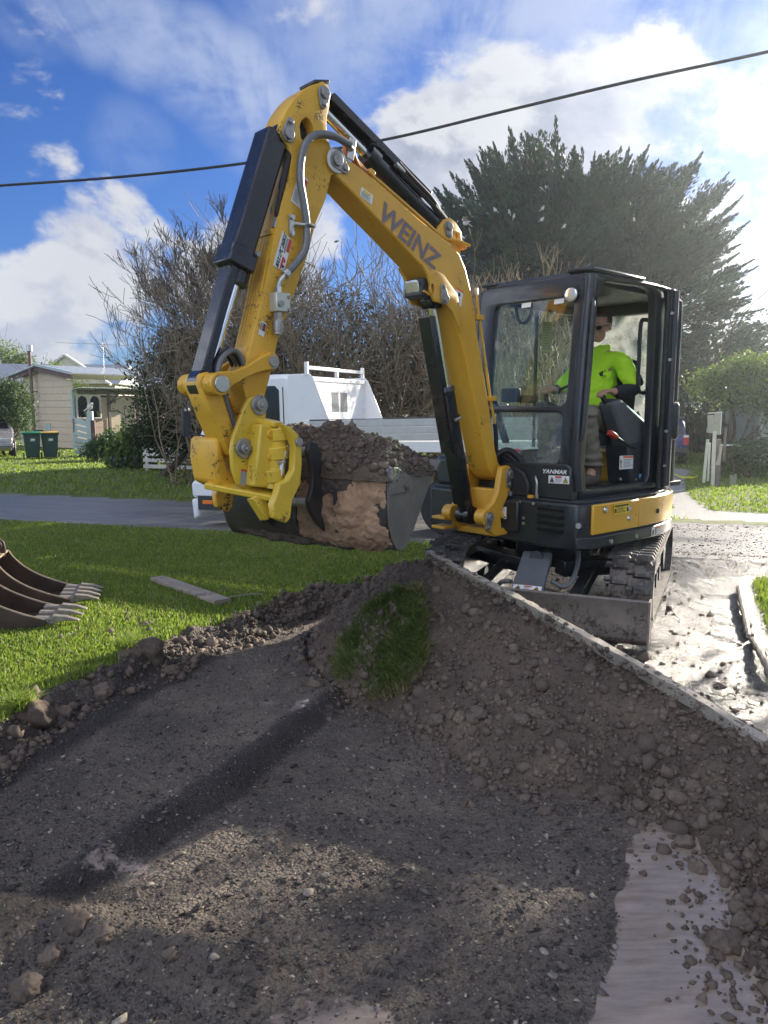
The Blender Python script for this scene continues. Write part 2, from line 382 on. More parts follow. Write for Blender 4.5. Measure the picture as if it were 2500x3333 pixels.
def ground_mats():
    def at(k,n): 
        a=k.n('ShaderNodeAttribute'); a.attribute_name=n; return a.outputs['Fac']
    def dark(k):   # crumbly dark shale and soil of the trench floor
        p=k.n('ShaderNodeNewGeometry').outputs['Position']
        n=k.noise(p,2.1,8,.62); e=k.noise(p,38,6,.7); v=k.voro(p,75,out='Color'); vd=k.voro(p,75)
        c=k.ramp(k.math('ADD',k.math('MULTIPLY',n,.6),k.math('MULTIPLY',e,.4)),[(.30,(.054,.046,.039)),(.50,(.125,.104,.085)),(.70,(.235,.19,.145))])
        sp=k.n('ShaderNodeSeparateColor'); k.put(sp.inputs[0],v)
        c=k.mix(k.mr(sp.outputs[0],.78,.98,0,.45),c,(.15,.135,.115))
        clay=at(k,'clay'); shade_wet=at(k,'shade_wet')
        c=k.mix(k.math('MULTIPLY',k.mr(k.math('ADD',shade_wet,k.math('MULTIPLY',k.math('SUBTRACT',k.noise(p,7,6,.7),.5),.7)),.35,.75,0,1,True),.72),c,(.026,.024,.024))  # soil darkened along the ruts, shade painted into the colour
        band=k.noise(k.vm('MULTIPLY',p,(5,26,6)),1.0,5,.6)
        cc=k.mix(k.mr(band,.35,.65),(.235,.182,.140),(.34,.272,.212))
        cl=k.mr(k.math('ADD',clay,k.math('MULTIPLY',k.math('SUBTRACT',k.noise(p,11,7,.7),.5),1.0)),.42,.58,0,1,True)
        c=k.mix(cl,c,cc)
        h=k.math('ADD',k.math('MULTIPLY',vd,.8),k.math('MULTIPLY',e,.9))
        b1=k.bump(h,.9,.012); b2=k.bump(k.math('ADD',k.math('MULTIPLY',band,.6),k.math('MULTIPLY',k.noise(p,14,6,.65),.8)),.45,.009)
        rg=k.mix(cl,(.75,.75,.75),(.30,.30,.30))
        s1=k.bsdf(Base_Color=c,Roughness=k.math('SUBTRACT',.85,k.math('MULTIPLY',shade_wet,.2)),Specular_IOR_Level=.25,Normal=b1)
        s2=k.bsdf(Base_Color=c,Roughness=.12,Normal=b2,Specular_IOR_Level=.6)
        m=k.n('ShaderNodeMixShader'); k.put(m.inputs[0],cl); k.put(m.inputs[1],s1); k.put(m.inputs[2],s2); k.out(m.outputs[0])
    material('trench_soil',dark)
    def soil(k):   # loose brown soil
        p=k.n('ShaderNodeNewGeometry').outputs['Position']
        n=k.noise(p,3.0,8,.62); e=k.noise(p,46,7,.7)
        c=k.ramp(k.math('ADD',k.math('MULTIPLY',n,.65),k.math('MULTIPLY',e,.35)),[(.32,(.060,.046,.036)),(.52,(.130,.098,.073)),(.72,(.225,.168,.120))])
        c=k.mix(k.mr(k.noise(p,1.3,4),.56,.70,0,.55),c,(.135,.094,.062))
        k.out(k.bsdf(Base_Color=c,Roughness=.85,Normal=k.bump(k.math('ADD',e,k.noise(p,150,4)),.9,.014)))
    material('loose_soil',soil)
    def clod(k):
        tc=k.n('ShaderNodeTexCoord').outputs['Object']; p=k.n('ShaderNodeNewGeometry').outputs['Position']
        rnd=at(k,'rnd')
        e=k.noise(p,60,6,.7); n=k.noise(p,3.0,6,.6)
        c=k.ramp(k.math('ADD',k.math('MULTIPLY',n,.5),k.math('ADD',k.math('MULTIPLY',e,.3),k.math('MULTIPLY',rnd,.2))),[(.25,(.060,.047,.037)),(.5,(.130,.100,.076)),(.75,(.230,.175,.128))])
        k.out(k.bsdf(Base_Color=c,Roughness=.85,Normal=k.bump(e,.8,.01)))
    material('clod_soil',clod)
    def chips(k):
        rnd=at(k,'rnd')
        c=k.ramp(rnd,[(.0,(.034,.032,.031)),(.5,(.095,.085,.075)),(.82,(.19,.165,.135)),(1.0,(.44,.39,.32))])
        p=k.n('ShaderNodeNewGeometry').outputs['Position']
        c=k.mix(k.mr(k.noise(p,90,3),.35,.7,0,.5),c,(.05,.04,.032))
        k.out(k.bsdf(Base_Color=c,Roughness=.85,Specular_IOR_Level=.2))
    material('shale_chips',chips)
    def lawn(k):
        p=k.n('ShaderNodeNewGeometry').outputs['Position']
        n=k.noise(p,1.4,6,.6); e=k.noise(k.vm('MULTIPLY',p,(1,1,.4)),55,6,.75)
        c=k.ramp(k.math('ADD',k.math('MULTIPLY',n,.45),k.math('MULTIPLY',e,.55)),[(.3,(.050,.066,.016)),(.52,(.125,.165,.036)),(.72,(.22,.25,.070))])
        k.out(k.bsdf(Base_Color=c,Roughness=.8,Normal=k.bump(e,.9,.03)))
    material('lawn_turf',lawn)
    def blade(k):
        rnd=at(k,'rnd'); p=k.n('ShaderNodeNewGeometry').outputs['Position']
        t=k.math('ADD',k.math('MULTIPLY',rnd,.55),k.math('MULTIPLY',k.noise(p,1.2,4),.45))
        c=k.ramp(t,[(.15,(.095,.135,.026)),(.5,(.185,.250,.050)),(.74,(.28,.31,.085)),(.9,(.40,.36,.17))])
        d=k.bsdf(Base_Color=c,Roughness=.5,Specular_IOR_Level=.35)
        t2=k.n('ShaderNodeBsdfTranslucent'); k.put(t2.inputs[0],k.mix(1.0,c,(1.3,1.5,.7),'MULTIPLY'))
        m=k.n('ShaderNodeMixShader'); m.inputs[0].default_value=.42; k.put(m.inputs[1],d); k.put(m.inputs[2],t2.outputs[0]); k.out(m.outputs[0])
    material('grass_blade',blade)
    def road(k):   # wet graded gravel
        p=k.n('ShaderNodeNewGeometry').outputs['Position']
        a=R(-17); q=k.n('ShaderNodeMapping'); k.put(q.inputs['Vector'],p); q.inputs['Rotation'].default_value=(0,0,-a)
        st=k.noise(k.vm('MULTIPLY',q.outputs[0],(.35,2.6,1)),1.5,6,.65)
        g=k.noise(p,48,7,.75); big=k.noise(p,1.1,4)
        c=k.ramp(k.math('ADD',k.math('MULTIPLY',st,.6),k.math('MULTIPLY',g,.4)),[(.3,(.095,.095,.096)),(.5,(.18,.178,.172)),(.7,(.29,.28,.26))])
        shade_wet=k.mr(st,.40,.62,.0,1)
        k.out(k.bsdf(Base_Color=c,Roughness=k.mr(shade_wet,0,1,.30,.62),Specular_IOR_Level=.35,Normal=k.bump(k.math('ADD',g,k.math('MULTIPLY',st,.8)),.55,.02)))
    material('wet_gravel_road',road)
    def drive(k):
        p=k.n('ShaderNodeNewGeometry').outputs['Position']
        a=R(22); q=k.n('ShaderNodeMapping'); k.put(q.inputs['Vector'],p); q.inputs['Rotation'].default_value=(0,0,-a)
        st=k.noise(k.vm('MULTIPLY',q.outputs[0],(4.5,1.4,1)),2.2,7,.65,.6); g=k.noise(p,40,7,.72); m=k.noise(p,9,6,.65)
        c=k.ramp(k.math('ADD',k.math('MULTIPLY',m,.5),k.math('MULTIPLY',g,.5)),[(.3,(.024,.022,.021)),(.5,(.052,.048,.044)),(.7,(.105,.096,.086))])
        fg=k.noise(p,150,5,.7); vg=k.voro(p,62)
        h=k.math('ADD',k.math('ADD',k.math('MULTIPLY',g,.55),k.math('ADD',k.math('MULTIPLY',fg,.35),k.math('MULTIPLY',vg,.25))),k.math('ADD',k.math('MULTIPLY',m,.30),k.math('MULTIPLY',st,.25)))
        k.out(k.bsdf(Base_Color=c,Roughness=k.mr(st,.35,.65,.10,.30),Specular_IOR_Level=.38,Normal=k.bump(h,.62,.022)))
    material('wet_muddy_gravel',drive)
    def path(k):
        p=k.n('ShaderNodeNewGeometry').outputs['Position']
        g=k.noise(p,35,7,.75)
        c=k.ramp(g,[(.3,(.14,.14,.135)),(.55,(.30,.30,.29)),(.75,(.46,.45,.43))])
        k.out(k.bsdf(Base_Color=c,Roughness=.6,Normal=k.bump(g,.6,.03)))
    material('pale_gravel',path)
ground_mats()
def leaf_mat(name,stops,trans=.3,rough=.5):
    def f(k):
        a=k.n('ShaderNodeAttribute'); a.attribute_name='rnd'
        c=k.ramp(a.outputs['Fac'],stops)
        d=k.bsdf(Base_Color=c,Roughness=rough,Specular_IOR_Level=.3)
        t=k.n('ShaderNodeBsdfTranslucent'); k.put(t.inputs[0],k.mix(1.0,c,(1.2,1.35,.7),'MULTIPLY'))
        m=k.n('ShaderNodeMixShader'); m.inputs[0].default_value=trans; k.put(m.inputs[1],d); k.put(m.inputs[2],t.outputs[0]); k.out(m.outputs[0])
    return material(name,f)
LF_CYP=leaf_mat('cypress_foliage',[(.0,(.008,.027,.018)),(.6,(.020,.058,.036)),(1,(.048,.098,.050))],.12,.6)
LF_DK=leaf_mat('dark_leaves',[(.0,(.014,.028,.014)),(.6,(.034,.060,.026)),(1,(.085,.12,.045))],.3)
LF_MD=leaf_mat('green_leaves',[(.0,(.025,.055,.018)),(.6,(.060,.105,.032)),(1,(.13,.17,.055))],.35)
LF_LT=leaf_mat('light_leaves',[(.0,(.06,.10,.025)),(.6,(.12,.18,.05)),(1,(.24,.26,.08))],.45)
LF_BR=leaf_mat('dry_leaves',[(.0,(.060,.046,.034)),(.5,(.115,.090,.060)),(.8,(.12,.12,.055)),(1,(.32,.26,.07))],.25)
LF_GY=leaf_mat('grey_leaves',[(.0,(.10,.14,.12)),(1,(.26,.31,.28))],.25)
BARK=paint('bark',(.075,.058,.045),.85,.3,9,bump=.6,bscale=30)
TWIG=paint('bare_twig',(.145,.112,.078),.8,.3,3)
TWIGD=paint('dry_stem',(.25,.195,.128),.8,.4,2.0)
TIMB=paint('weathered_timber',(.26,.225,.18),.75,.25,4,dirt=(.08,.06,.045),dirt_amt=.15,dscale=5,bump=.5,bscale=35)
GTIMB=paint('grey_timber',(.19,.165,.14),.8,.25,6,dirt=(.09,.075,.06),dirt_amt=.1,dscale=7,bump=.4,bscale=40)

TAN=paint('tan_clay',(.34,.215,.135),.85,.25,6,bump=.9,bscale=28,dirt=(.10,.07,.05),dirt_amt=.12,dscale=5)
SOILC=paint('dark_caked_soil',(.085,.066,.054),.9,.3,7,bump=.9,bscale=30)

def turf_blade(k):
    a=k.n('ShaderNodeAttribute'); a.attribute_name='rnd'
    c=k.ramp(a.outputs['Fac'],[(.1,(.065,.10,.024)),(.4,(.13,.175,.042)),(.62,(.20,.205,.075)),(.85,(.36,.29,.15))])
    d=k.bsdf(Base_Color=c,Roughness=.55,Specular_IOR_Level=.3); t2=k.n('ShaderNodeBsdfTranslucent'); k.put(t2.inputs[0],c)
    m=k.n('ShaderNodeMixShader'); m.inputs[0].default_value=.3; k.put(m.inputs[1],d); k.put(m.inputs[2],t2.outputs[0]); k.out(m.outputs[0])
material('turf_blade',turf_blade)
# ------------------------------------------------------------------ terrain
rng=np.random.default_rng(11)
def _hash(ix,iy,seed):
    h=(ix.astype(np.int64)*374761393+iy.astype(np.int64)*668265263+seed*974711)&0xffffffff
    h=((h^(h>>13))*1274126177)&0xffffffff
    return ((h^(h>>16))&0xffff)/65535.0
def vnoise(x,y,seed=0):
    ix=np.floor(x);iy=np.floor(y);fx=x-ix;fy=y-iy
    ux=fx*fx*(3-2*fx);uy=fy*fy*(3-2*fy)
    a=_hash(ix,iy,seed);b=_hash(ix+1,iy,seed);c=_hash(ix,iy+1,seed);d=_hash(ix+1,iy+1,seed)
    return (a*(1-ux)+b*ux)*(1-uy)+(c*(1-ux)+d*ux)*uy-.5
def fbm(x,y,f,octs=4,seed=0,gain=.5):
    s=0;a=1;t=0
    for i in range(octs):
        s=s+a*vnoise(x*f+i*17.3,y*f-i*9.1,seed+i); t+=a; a*=gain; f*=2.03
    return s/t
def sdist(x,y,P,vals=None):
    """signed distance to an open polyline, positive on its right; optional value carried along it"""
    best=np.full(x.shape,1e9);sg=np.zeros(x.shape);val=np.zeros(x.shape)
    for i in range(len(P)-1):
        (ax,ay),(bx,by)=P[i],P[i+1]; dx,dy=bx-ax,by-ay; L=dx*dx+dy*dy
        t=np.clip(((x-ax)*dx+(y-ay)*dy)/L,0,1); px,py=ax+t*dx-x,ay+t*dy-y; d=px*px+py*py
        m=d<best; best=np.where(m,d,best); cr=dx*(y-ay)-dy*(x-ax); sg=np.where(m,np.where(cr<0,1.,-1.),sg)
        if vals is not None: val=np.where(m,vals[i]*(1-t)+vals[i+1]*t,val)
    d=np.sqrt(best)*sg
    return (d,val) if vals is not None else d
def sstep(x,a,b):
    t=np.clip((x-a)/(b-a),0,1); return t*t*(3-2*t)
EDGE=[(-2.6,-3),(-2.15,1.0),(-1.98,2.4),(-1.90,3.3),(-1.84,3.75),(-1.69,4.27),(-1.49,4.68),(-1.37,5.08),(-1.10,5.42),(-.88,5.95),(-.50,6.42),(-.2,6.62),(.28,6.77),(.45,7.6),(.62,8.9)]
FOOT=[(1.25,-3),(1.02,1.0),(1.12,2.0),(1.26,2.6),(1.24,2.98),(1.02,3.2),(.52,3.38),(.09,4.17),(-.26,4.45),(-.55,5.0),(-.55,5.6),(-.35,6.2),(.1,6.75)]
RIDGE=[(1.75,-3),(1.62,1.0),(1.55,2.0),(1.58,2.6),(1.74,3.1),(1.60,3.42),(.92,4.32),(.32,5.15),(.02,5.65),(.02,6.1),(.3,6.6)]
RZ=[.0,.0,.0,.0,.03,.08,.32,.50,.36,.12,.02]
def along(x,y): return .29*x+.957*y
def height(x,y,detail=True):
    x=np.asarray(x,float);y=np.asarray(y,float)
    s=along(x,y)
    z=-.15*sstep(s,8.3,9.7)-.22*sstep(s,13,27)
    j=.10*fbm(x,y,2.2,4,3)
    dE=sdist(x,y,EDGE)+j*1.2; dF=sdist(x,y,FOOT)+j; dR,zr=sdist(x,y,RIDGE,RZ)
    near=(y<7.6)
    lawn=near&(dE<0); tr=near&(dE>=0)&(dF<0)&(y<7.2); mo=near&(dE>=0)&(dF>=0)&(y<6.9)
    # trench floor: worn steps left by the bucket run towards the lower left
    c1=sdist(x,y,[(-1.35,2.05),(-1.12,2.58),(-.72,3.3),(-.35,4.17),(-.1,4.8)])+.05*fbm(x,y,3,3,8)
    c2=sdist(x,y,[(-1.95,2.6),(-1.70,3.25),(-1.40,4.3),(-1.10,5.1),(-.8,5.6)])+.05*fbm(x,y,3,3,9)
    zf=-.205+.065*sstep(-c1,-.06,.06)+.055*sstep(-c2,-.07,.05)
    zf=zf+.03*fbm(x,y,1.6,3,5)
    zf=zf+.085*np.exp(-(sdist(x,y,[(-1.35,2.35),(-1.02,2.38),(-.75,2.25),(-.45,2.17)])/.09)**2)*(1+1.4*fbm(x,y,6,3,21))*(sstep(x,-2,-1.2)*0+1)
    wall=sstep(-dE,-.17,.0)   # 1 at the lawn edge
    edgez=zf*(1-wall**1.6)
    zt=np.where(dE<.17,edgez,zf)
    clay=np.clip(sstep(sdist(x,y,[(.38,1.4),(.56,1.97),(.82,2.45),(1.04,2.95),(1.14,3.2)])+.20*fbm(x,y,3.2,5,31,.62),-.04,.07)*sstep(3.10-y+.3*fbm(x,y,3,3,33),0,.30),0,1)
    clay=np.maximum(clay,.85*np.exp(-(((x+.12)/.26)**2+((y-1.92)/.20)**2)))
    clay=np.maximum(clay,.52*np.exp(-(((x+1.0)/.30)**2+((y-2.72)/.18)**2)))
    clay=np.maximum(clay,.47*np.exp(-(((x+.45)/.5)**2+((y-4.2)/.22)**2)))
    band=np.exp(-((c1+.02)/.11)**2)*sstep(y,2.2,2.7)+.8*np.exp(-((c2+.02)/.10)**2)+.5*sstep(-dE,-.30,-.05)  # painted shade of the rut steps, plus darker soil along the lawn edge
    zf=zf-.03*np.exp(-((c1-.05)/.09)**2)
    if detail:
        zt=zt+(1-clay)*(.022*fbm(x,y,9,4,1,.6)+.016*fbm(x,y,34,3,2,.6))+clay*.007*fbm(x*1.0,y*2.2,7,4,6)+(.20*fbm(x,y,5,5,44,.62)+.03)*sstep(wall,.02,.5)*(dE<.17)
    # mound and bank
    t=np.clip(dF/(dF+np.abs(dR)+1e-6),0,1); t=np.where(dR>0,1,t)
    base=-.2
    zm=base+(zr-base)*(t**.9)
    zm=np.where(dR>0,np.maximum(zr-.52*dR,np.minimum(zr,0)),zm)
    bank=sstep(2.9-y,-.1,.3)          # the steep cut bank beside the smooth strip
    zb=base+(zr-base)*sstep(t,.45,.80)
    zm=zm*(1-bank)+zb*bank
    if detail:
        am=np.where(dR>0,sstep(zm,.0,.08),1)
        zm=zm+am*(.10*fbm(x,y,4.5,4,12,.55)+.085*fbm(x,y,14,5,13,.64))
    # lawn and gravel
    zl=.016*fbm(x,y,1.3,3,15); lip=sstep(dE,-.22,-.02)*(dE<0)
    if detail: zl=zl+lip*(.06*np.maximum(fbm(x,y,5,4,16)+.10,0))
    zg=.0+(.020*fbm(x,y,1.3,3,17)+.007*fbm(x,y,11,4,18) if detail else 0)
    on=(~lawn)&(~tr)&(~mo)
    z=np.where(lawn,zl,z); z=np.where(tr,zt,z); z=np.where(mo,zm,z); z=np.where(near&on,zg,z)
    far=(y>=7.6)
    gx=.012*fbm(x,y,1.2,3,19)*(s<12.3)+.06*fbm(x,y,.25,3,20)*(s>=12.3)
    z=np.where(far,z+gx,z)
    hump=np.exp(-((x-.6)**2+(y-7.0)**2)/.25)*.0
    return z+hump,dict(lawn=lawn,trench=tr,mound=mo,dE=dE,dF=dF,dR=dR,clay=clay,s=s,wall=wall,band=band)
def H(x,y):
    return float(height(np.array([x]),np.array([y]),True)[0][0])
_TS=np.concatenate([np.arange(1.0,6,.006),np.arange(6,14,.03)])
def drop(u,v):
    """the ground point seen along one line of sight"""
    pr=R(7.9); xc=(u-1250)/2500; yc=(1666.5-v)/2500; d=(xc,math.cos(pr)+yc*math.sin(pr),-math.sin(pr)+yc*math.cos(pr))
    x,y,z=_TS*d[0],_TS*d[1],1.55+_TS*d[2]; i=int(np.argmax(z<=height(x,y)[0])); return Vector((x[i],y[i],z[i]))
def build_terrain():
    ys=[1.55]
    while ys[-1]<8.2: ys.append(ys[-1]*1.0050)
    st=ys[-1]*.0050
    while ys[-1]<420: st*=1.036; ys.append(ys[-1]+st)
    lo=[1.55]; st=.012
    while lo[-1]>-60: st*=1.12; lo.append(lo[-1]-st)
    ys=np.array(lo[1:][::-1]+ys)
    xs=list(np.arange(-1.85,1.86,.0132)); st=.0132
    a=[xs[-1]]
    while a[-1]<260: st=min(st*1.042,30); a.append(a[-1]+st)
    xs=np.array([-v for v in a[1:]][::-1]+xs+a[1:])
    X,Y=np.meshgrid(xs,ys); Z,info=height(X,Y)
    nx,ny=len(xs),len(ys); idx=np.arange(nx*ny).reshape(ny,nx)
    F=np.stack([idx[:-1,:-1],idx[:-1,1:],idx[1:,1:],idx[1:,:-1]],-1).reshape(-1,4)
    cx=((X[:-1,:-1]+X[1:,1:])/2).ravel(); cy=((Y[:-1,:-1]+Y[1:,1:])/2).ravel()
    _,f=height(cx,cy,False); s=f['s']
    wob=.22*fbm(cx,cy,.9,4,40)+.08*fbm(cx,cy,6,3,41)
    drive_edge=sdist(cx,cy,[(1.7,-3),(1.80,2.9),(2.22,4.27),(2.55,5.2),(3.01,6.36),(3.6,7.6)])+wob*.25
    cls=np.full(len(F),0)                                   # 0 driveway
    cls[(s>8.35+wob*.6)]=1                                  # road
    cls[(s>12.0+wob)]=2                                     # lawn beyond the road
    lw=((sdist(cx,cy,EDGE)+.08*fbm(cx,cy,5,3,42)<0)&(s<8.35+wob*.6)&(cx<1.5))
    cls[lw]=3
    cls[f['trench']&(cls!=3)]=4; cls[f['mound']&(cls!=3)&((f['dR']<0)|(height(cx,cy,False)[0]>.012))]=5
    cls[(cls==0)&(drive_edge>.12)&(cy>4.55+wob)&(s<7.45+wob)&(cx>1.9)]=6
    cls[(cls==0)&(cx>6)]=6
    cls[(cls==0)&((cx<-3)|(cy<1.0))&(s<8.3)]=3
    pth=np.abs(sdist(cx,cy,[(5.0,12.2),(5.75,15.2),(7.2,19),(8.9,22.8)]))
    pm=(s>11.6)&((pth<.28+wob*.6)|(((cx-5.0)/1.5)**2+((cy-12.05+.29*(cx-5))/.62)**2<1+wob*2))
    cls[pm&(s>12.0+wob)]=7
    P=np.stack([X.ravel(),Y.ravel(),Z.ravel()],-1)
    shade_wet=np.clip(info['band'],0,1).ravel(); clay=info['clay'].ravel()
    specs=[(0,'driveway','wet_muddy_gravel'),(1,'road','wet_gravel_road'),(2,'far_lawn','lawn_turf'),(3,'lawn','lawn_turf'),(4,'trench_floor','trench_soil'),(5,'soil_mound','loose_soil'),(6,'side_lawn','lawn_turf'),(7,'gravel_path','pale_gravel')]
    for c,nm,mt in specs:
        ff=F[cls==c]
        if not len(ff): continue
        u,inv=np.unique(ff,return_inverse=True)
        o=npmesh(nm,P[u],inv.reshape(-1,4),MATS[mt],smooth=True,attrs={'shade_wet':shade_wet[u],'clay':clay[u]})
        if nm=='soil_mound': tag(o,'long heap of loose brown soil along the right side of the trench','soil heap')
        else: tag(o,kind='structure')
build_terrain()

# ------------------------------------------------------------------ scattered stuff
def blades(name,x,y,z,h,w,parent=None,lean=.5,mat='grass_blade',rnd=None):
    n=len(x); a=rng.uniform(0,2*np.pi,n); b=rng.uniform(0,2*np.pi,n); L=lean*rng.uniform(.2,1.2,n)*h
    px,py=np.cos(a)*w/2,np.sin(a)*w/2; lx,ly=np.cos(b)*L,np.sin(b)*L
    V=np.empty((n,5,3))
    V[:,0]=np.stack([x-px,y-py,z-.006],-1); V[:,1]=np.stack([x+px,y+py,z-.006],-1)
    V[:,2]=np.stack([x-px*.75+lx*.35,y-py*.75+ly*.35,z+h*.6],-1); V[:,3]=np.stack([x+px*.75+lx*.35,y+py*.75+ly*.35,z+h*.6],-1)
    V[:,4]=np.stack([x+lx,y+ly,z+h*.98],-1)
    k=np.arange(n)[:,None]*5
    F=np.concatenate([k+np.array([[0,1,3]]),k+np.array([[0,3,2]]),k+np.array([[2,3,4]])],0)
    r=np.repeat(rng.uniform(0,1,n) if rnd is None else rnd,5)
    return npmesh(name,V.reshape(-1,3),F,MATS[mat],parent,attrs={'rnd':r})
def lawn_grass():
    n=420000
    y=2.2*(11.2/2.2)**rng.uniform(0,1,n); x=rng.uniform(-1,1,n)*(.58*y+.9)
    z,f=height(x,y)
    keep=(f['dE']+.08*fbm(x,y,5,3,42)<.015)&(f['s']<8.45+.2*fbm(x,y,3,3,60))&(x<1)
    x,y,z=x[keep],y[keep],z[keep]; x,y,z=x[:128000],y[:128000],z[:128000]
    d=sdist(x,y,EDGE)
    h=rng.uniform(.014,.033,len(x))*(1+.9*np.exp(-(d/.16)**2)*rng.uniform(0,1,len(x)))
    tag(blades('grass',x,y,z,h,.0032+.0011*y),kind='stuff')
    n=30000   # beside the driveway
    x=rng.uniform(2.0,5.5,n);y=rng.uniform(4.6,7.2,n);e=sdist(x,y,[(1.7,-3),(1.80,2.9),(2.22,4.27),(2.55,5.2),(3.01,6.36),(3.6,7.6)])
    k=(e>.12+.1*fbm(x,y,4,3,61))&(along(x,y)<7.4+.3*fbm(x,y,3,3,62)); x,y=x[k],y[k]
    tag(blades('verge_grass',x,y,height(x,y)[0],rng.uniform(.03,.06,len(x)),.009+0*x),kind='stuff')
    n=56000   # beyond the road
    y=11.5*(40/11.5)**rng.uniform(0,1,n); x=rng.uniform(-1,1,n)*(.56*y+1); k=along(x,y)>12.1+.4*fbm(x,y,.9,4,40); x,y=x[k],y[k]
    pth=np.abs(sdist(x,y,[(5.0,12.2),(5.75,15.2),(7.2,19),(8.9,22.8)])); ap=(((x-5.0)/1.5)**2+((y-12.05+.29*(x-5))/.62)**2)
    k=(pth>.25)&(ap>.9); x,y=x[k],y[k]
    tag(blades('far_grass',x,y,height(x,y)[0],rng.uniform(.03,.075,len(x)),.0021*y),kind='stuff')
lawn_grass()
def instances(name,tv,tf,x,y,z,s,mat,flat=1.0,tilt=.4,parent=None,yaw=None,attr=None):
    """many copies of small template shapes joined into one mesh"""
    n=len(x); T=len(tv); which=rng.integers(0,T,n); nv=tv[0].shape[0]
    V=np.empty((n,nv,3)); a=rng.uniform(0,2*np.pi,n) if yaw is None else yaw; tx=rng.normal(0,tilt,n); ty=rng.normal(0,tilt,n)
    for t in range(T):
        m=which==t; 
        if not m.any(): continue
        P=tv[t][None]*s[m][:,None,None]*np.array([1,1,flat])
        q=P.copy(); cx,sx=np.cos(tx[m])[:,None],np.sin(tx[m])[:,None]
        q[...,1]=P[...,1]*cx-P[...,2]*sx; q[...,2]=P[...,1]*sx+P[...,2]*cx
        P=q.copy(); cy,sy=np.cos(ty[m])[:,None],np.sin(ty[m])[:,None]
        P[...,0]=q[...,0]*cy+q[...,2]*sy; P[...,2]=-q[...,0]*sy+q[...,2]*cy
        q=P.copy(); ca,sa=np.cos(a[m])[:,None],np.sin(a[m])[:,None]
        q[...,0]=P[...,0]*ca-P[...,1]*sa; q[...,1]=P[...,0]*sa+P[...,1]*ca
        V[m]=q+np.stack([x[m],y[m],z[m]],-1)[:,None]
    F=(np.arange(n)[:,None,None]*nv+tf[0][None]).reshape(-1,tf[0].shape[1])
    r=np.repeat(rng.uniform(0,1,n) if attr is None else attr,nv)
    return npmesh(name,V.reshape(-1,3),F,MATS[mat],parent,attrs={'rnd':r})
def ico(sub,seed,amp=.25,fr=2.0):
    bm=bmesh.new(); bmesh.ops.create_icosphere(bm,subdivisions=sub,radius=1); r=random.Random(seed)
    off=[Vector((r.uniform(-9,9),)*3) for _ in range(2)]
    from mathutils import noise as mn
    for v in bm.verts:
        d=mn.noise(v.co*fr*9+off[0])*amp*.16+mn.noise(v.co*fr*.6+off[0])*amp*1.3+mn.noise(v.co*fr*1.7+off[1])*amp*.8+mn.noise(v.co*fr*4+off[1])*amp*.35
        v.co*=1+d
    V=np.array([v.co[:] for v in bm.verts]); F=np.array([[v.index for v in f.verts] for f in bm.faces]); bm.free(); return V,F
chip_t=[]
for i in range(10):
    r=np.random.default_rng(100+i); b=np.array([[.62,0,0],[0,.42,0],[-.58,.05,0],[-.05,-.40,0],[.06,.02,.20],[0,0,-.18]],float)+r.normal(0,.11,(6,3))*np.array([1,1,.6]); chip_t.append(b)
chip_f=[np.array([[0,1,4],[1,2,4],[2,3,4],[3,0,4],[1,0,5],[2,1,5],[3,2,5],[0,3,5]])]*10
def octa(i):
    r=np.random.default_rng(300+i); V=np.array([[1,0,0],[0,1,0],[-1,0,0],[0,-1,0],[.7,.7,.5],[-.7,.7,-.4],[-.6,-.7,.5],[.7,-.7,-.4],[0,0,1],[0,0,-1]],float)*r.uniform(.65,1.25,(10,1))+r.normal(0,.12,(10,3))
    ring=[0,4,1,5,2,6,3,7]; F=[[ring[k],ring[(k+1)%8],8] for k in range(8)]+[[ring[(k+1)%8],ring[k],9] for k in range(8)]
    return V,np.array(F)
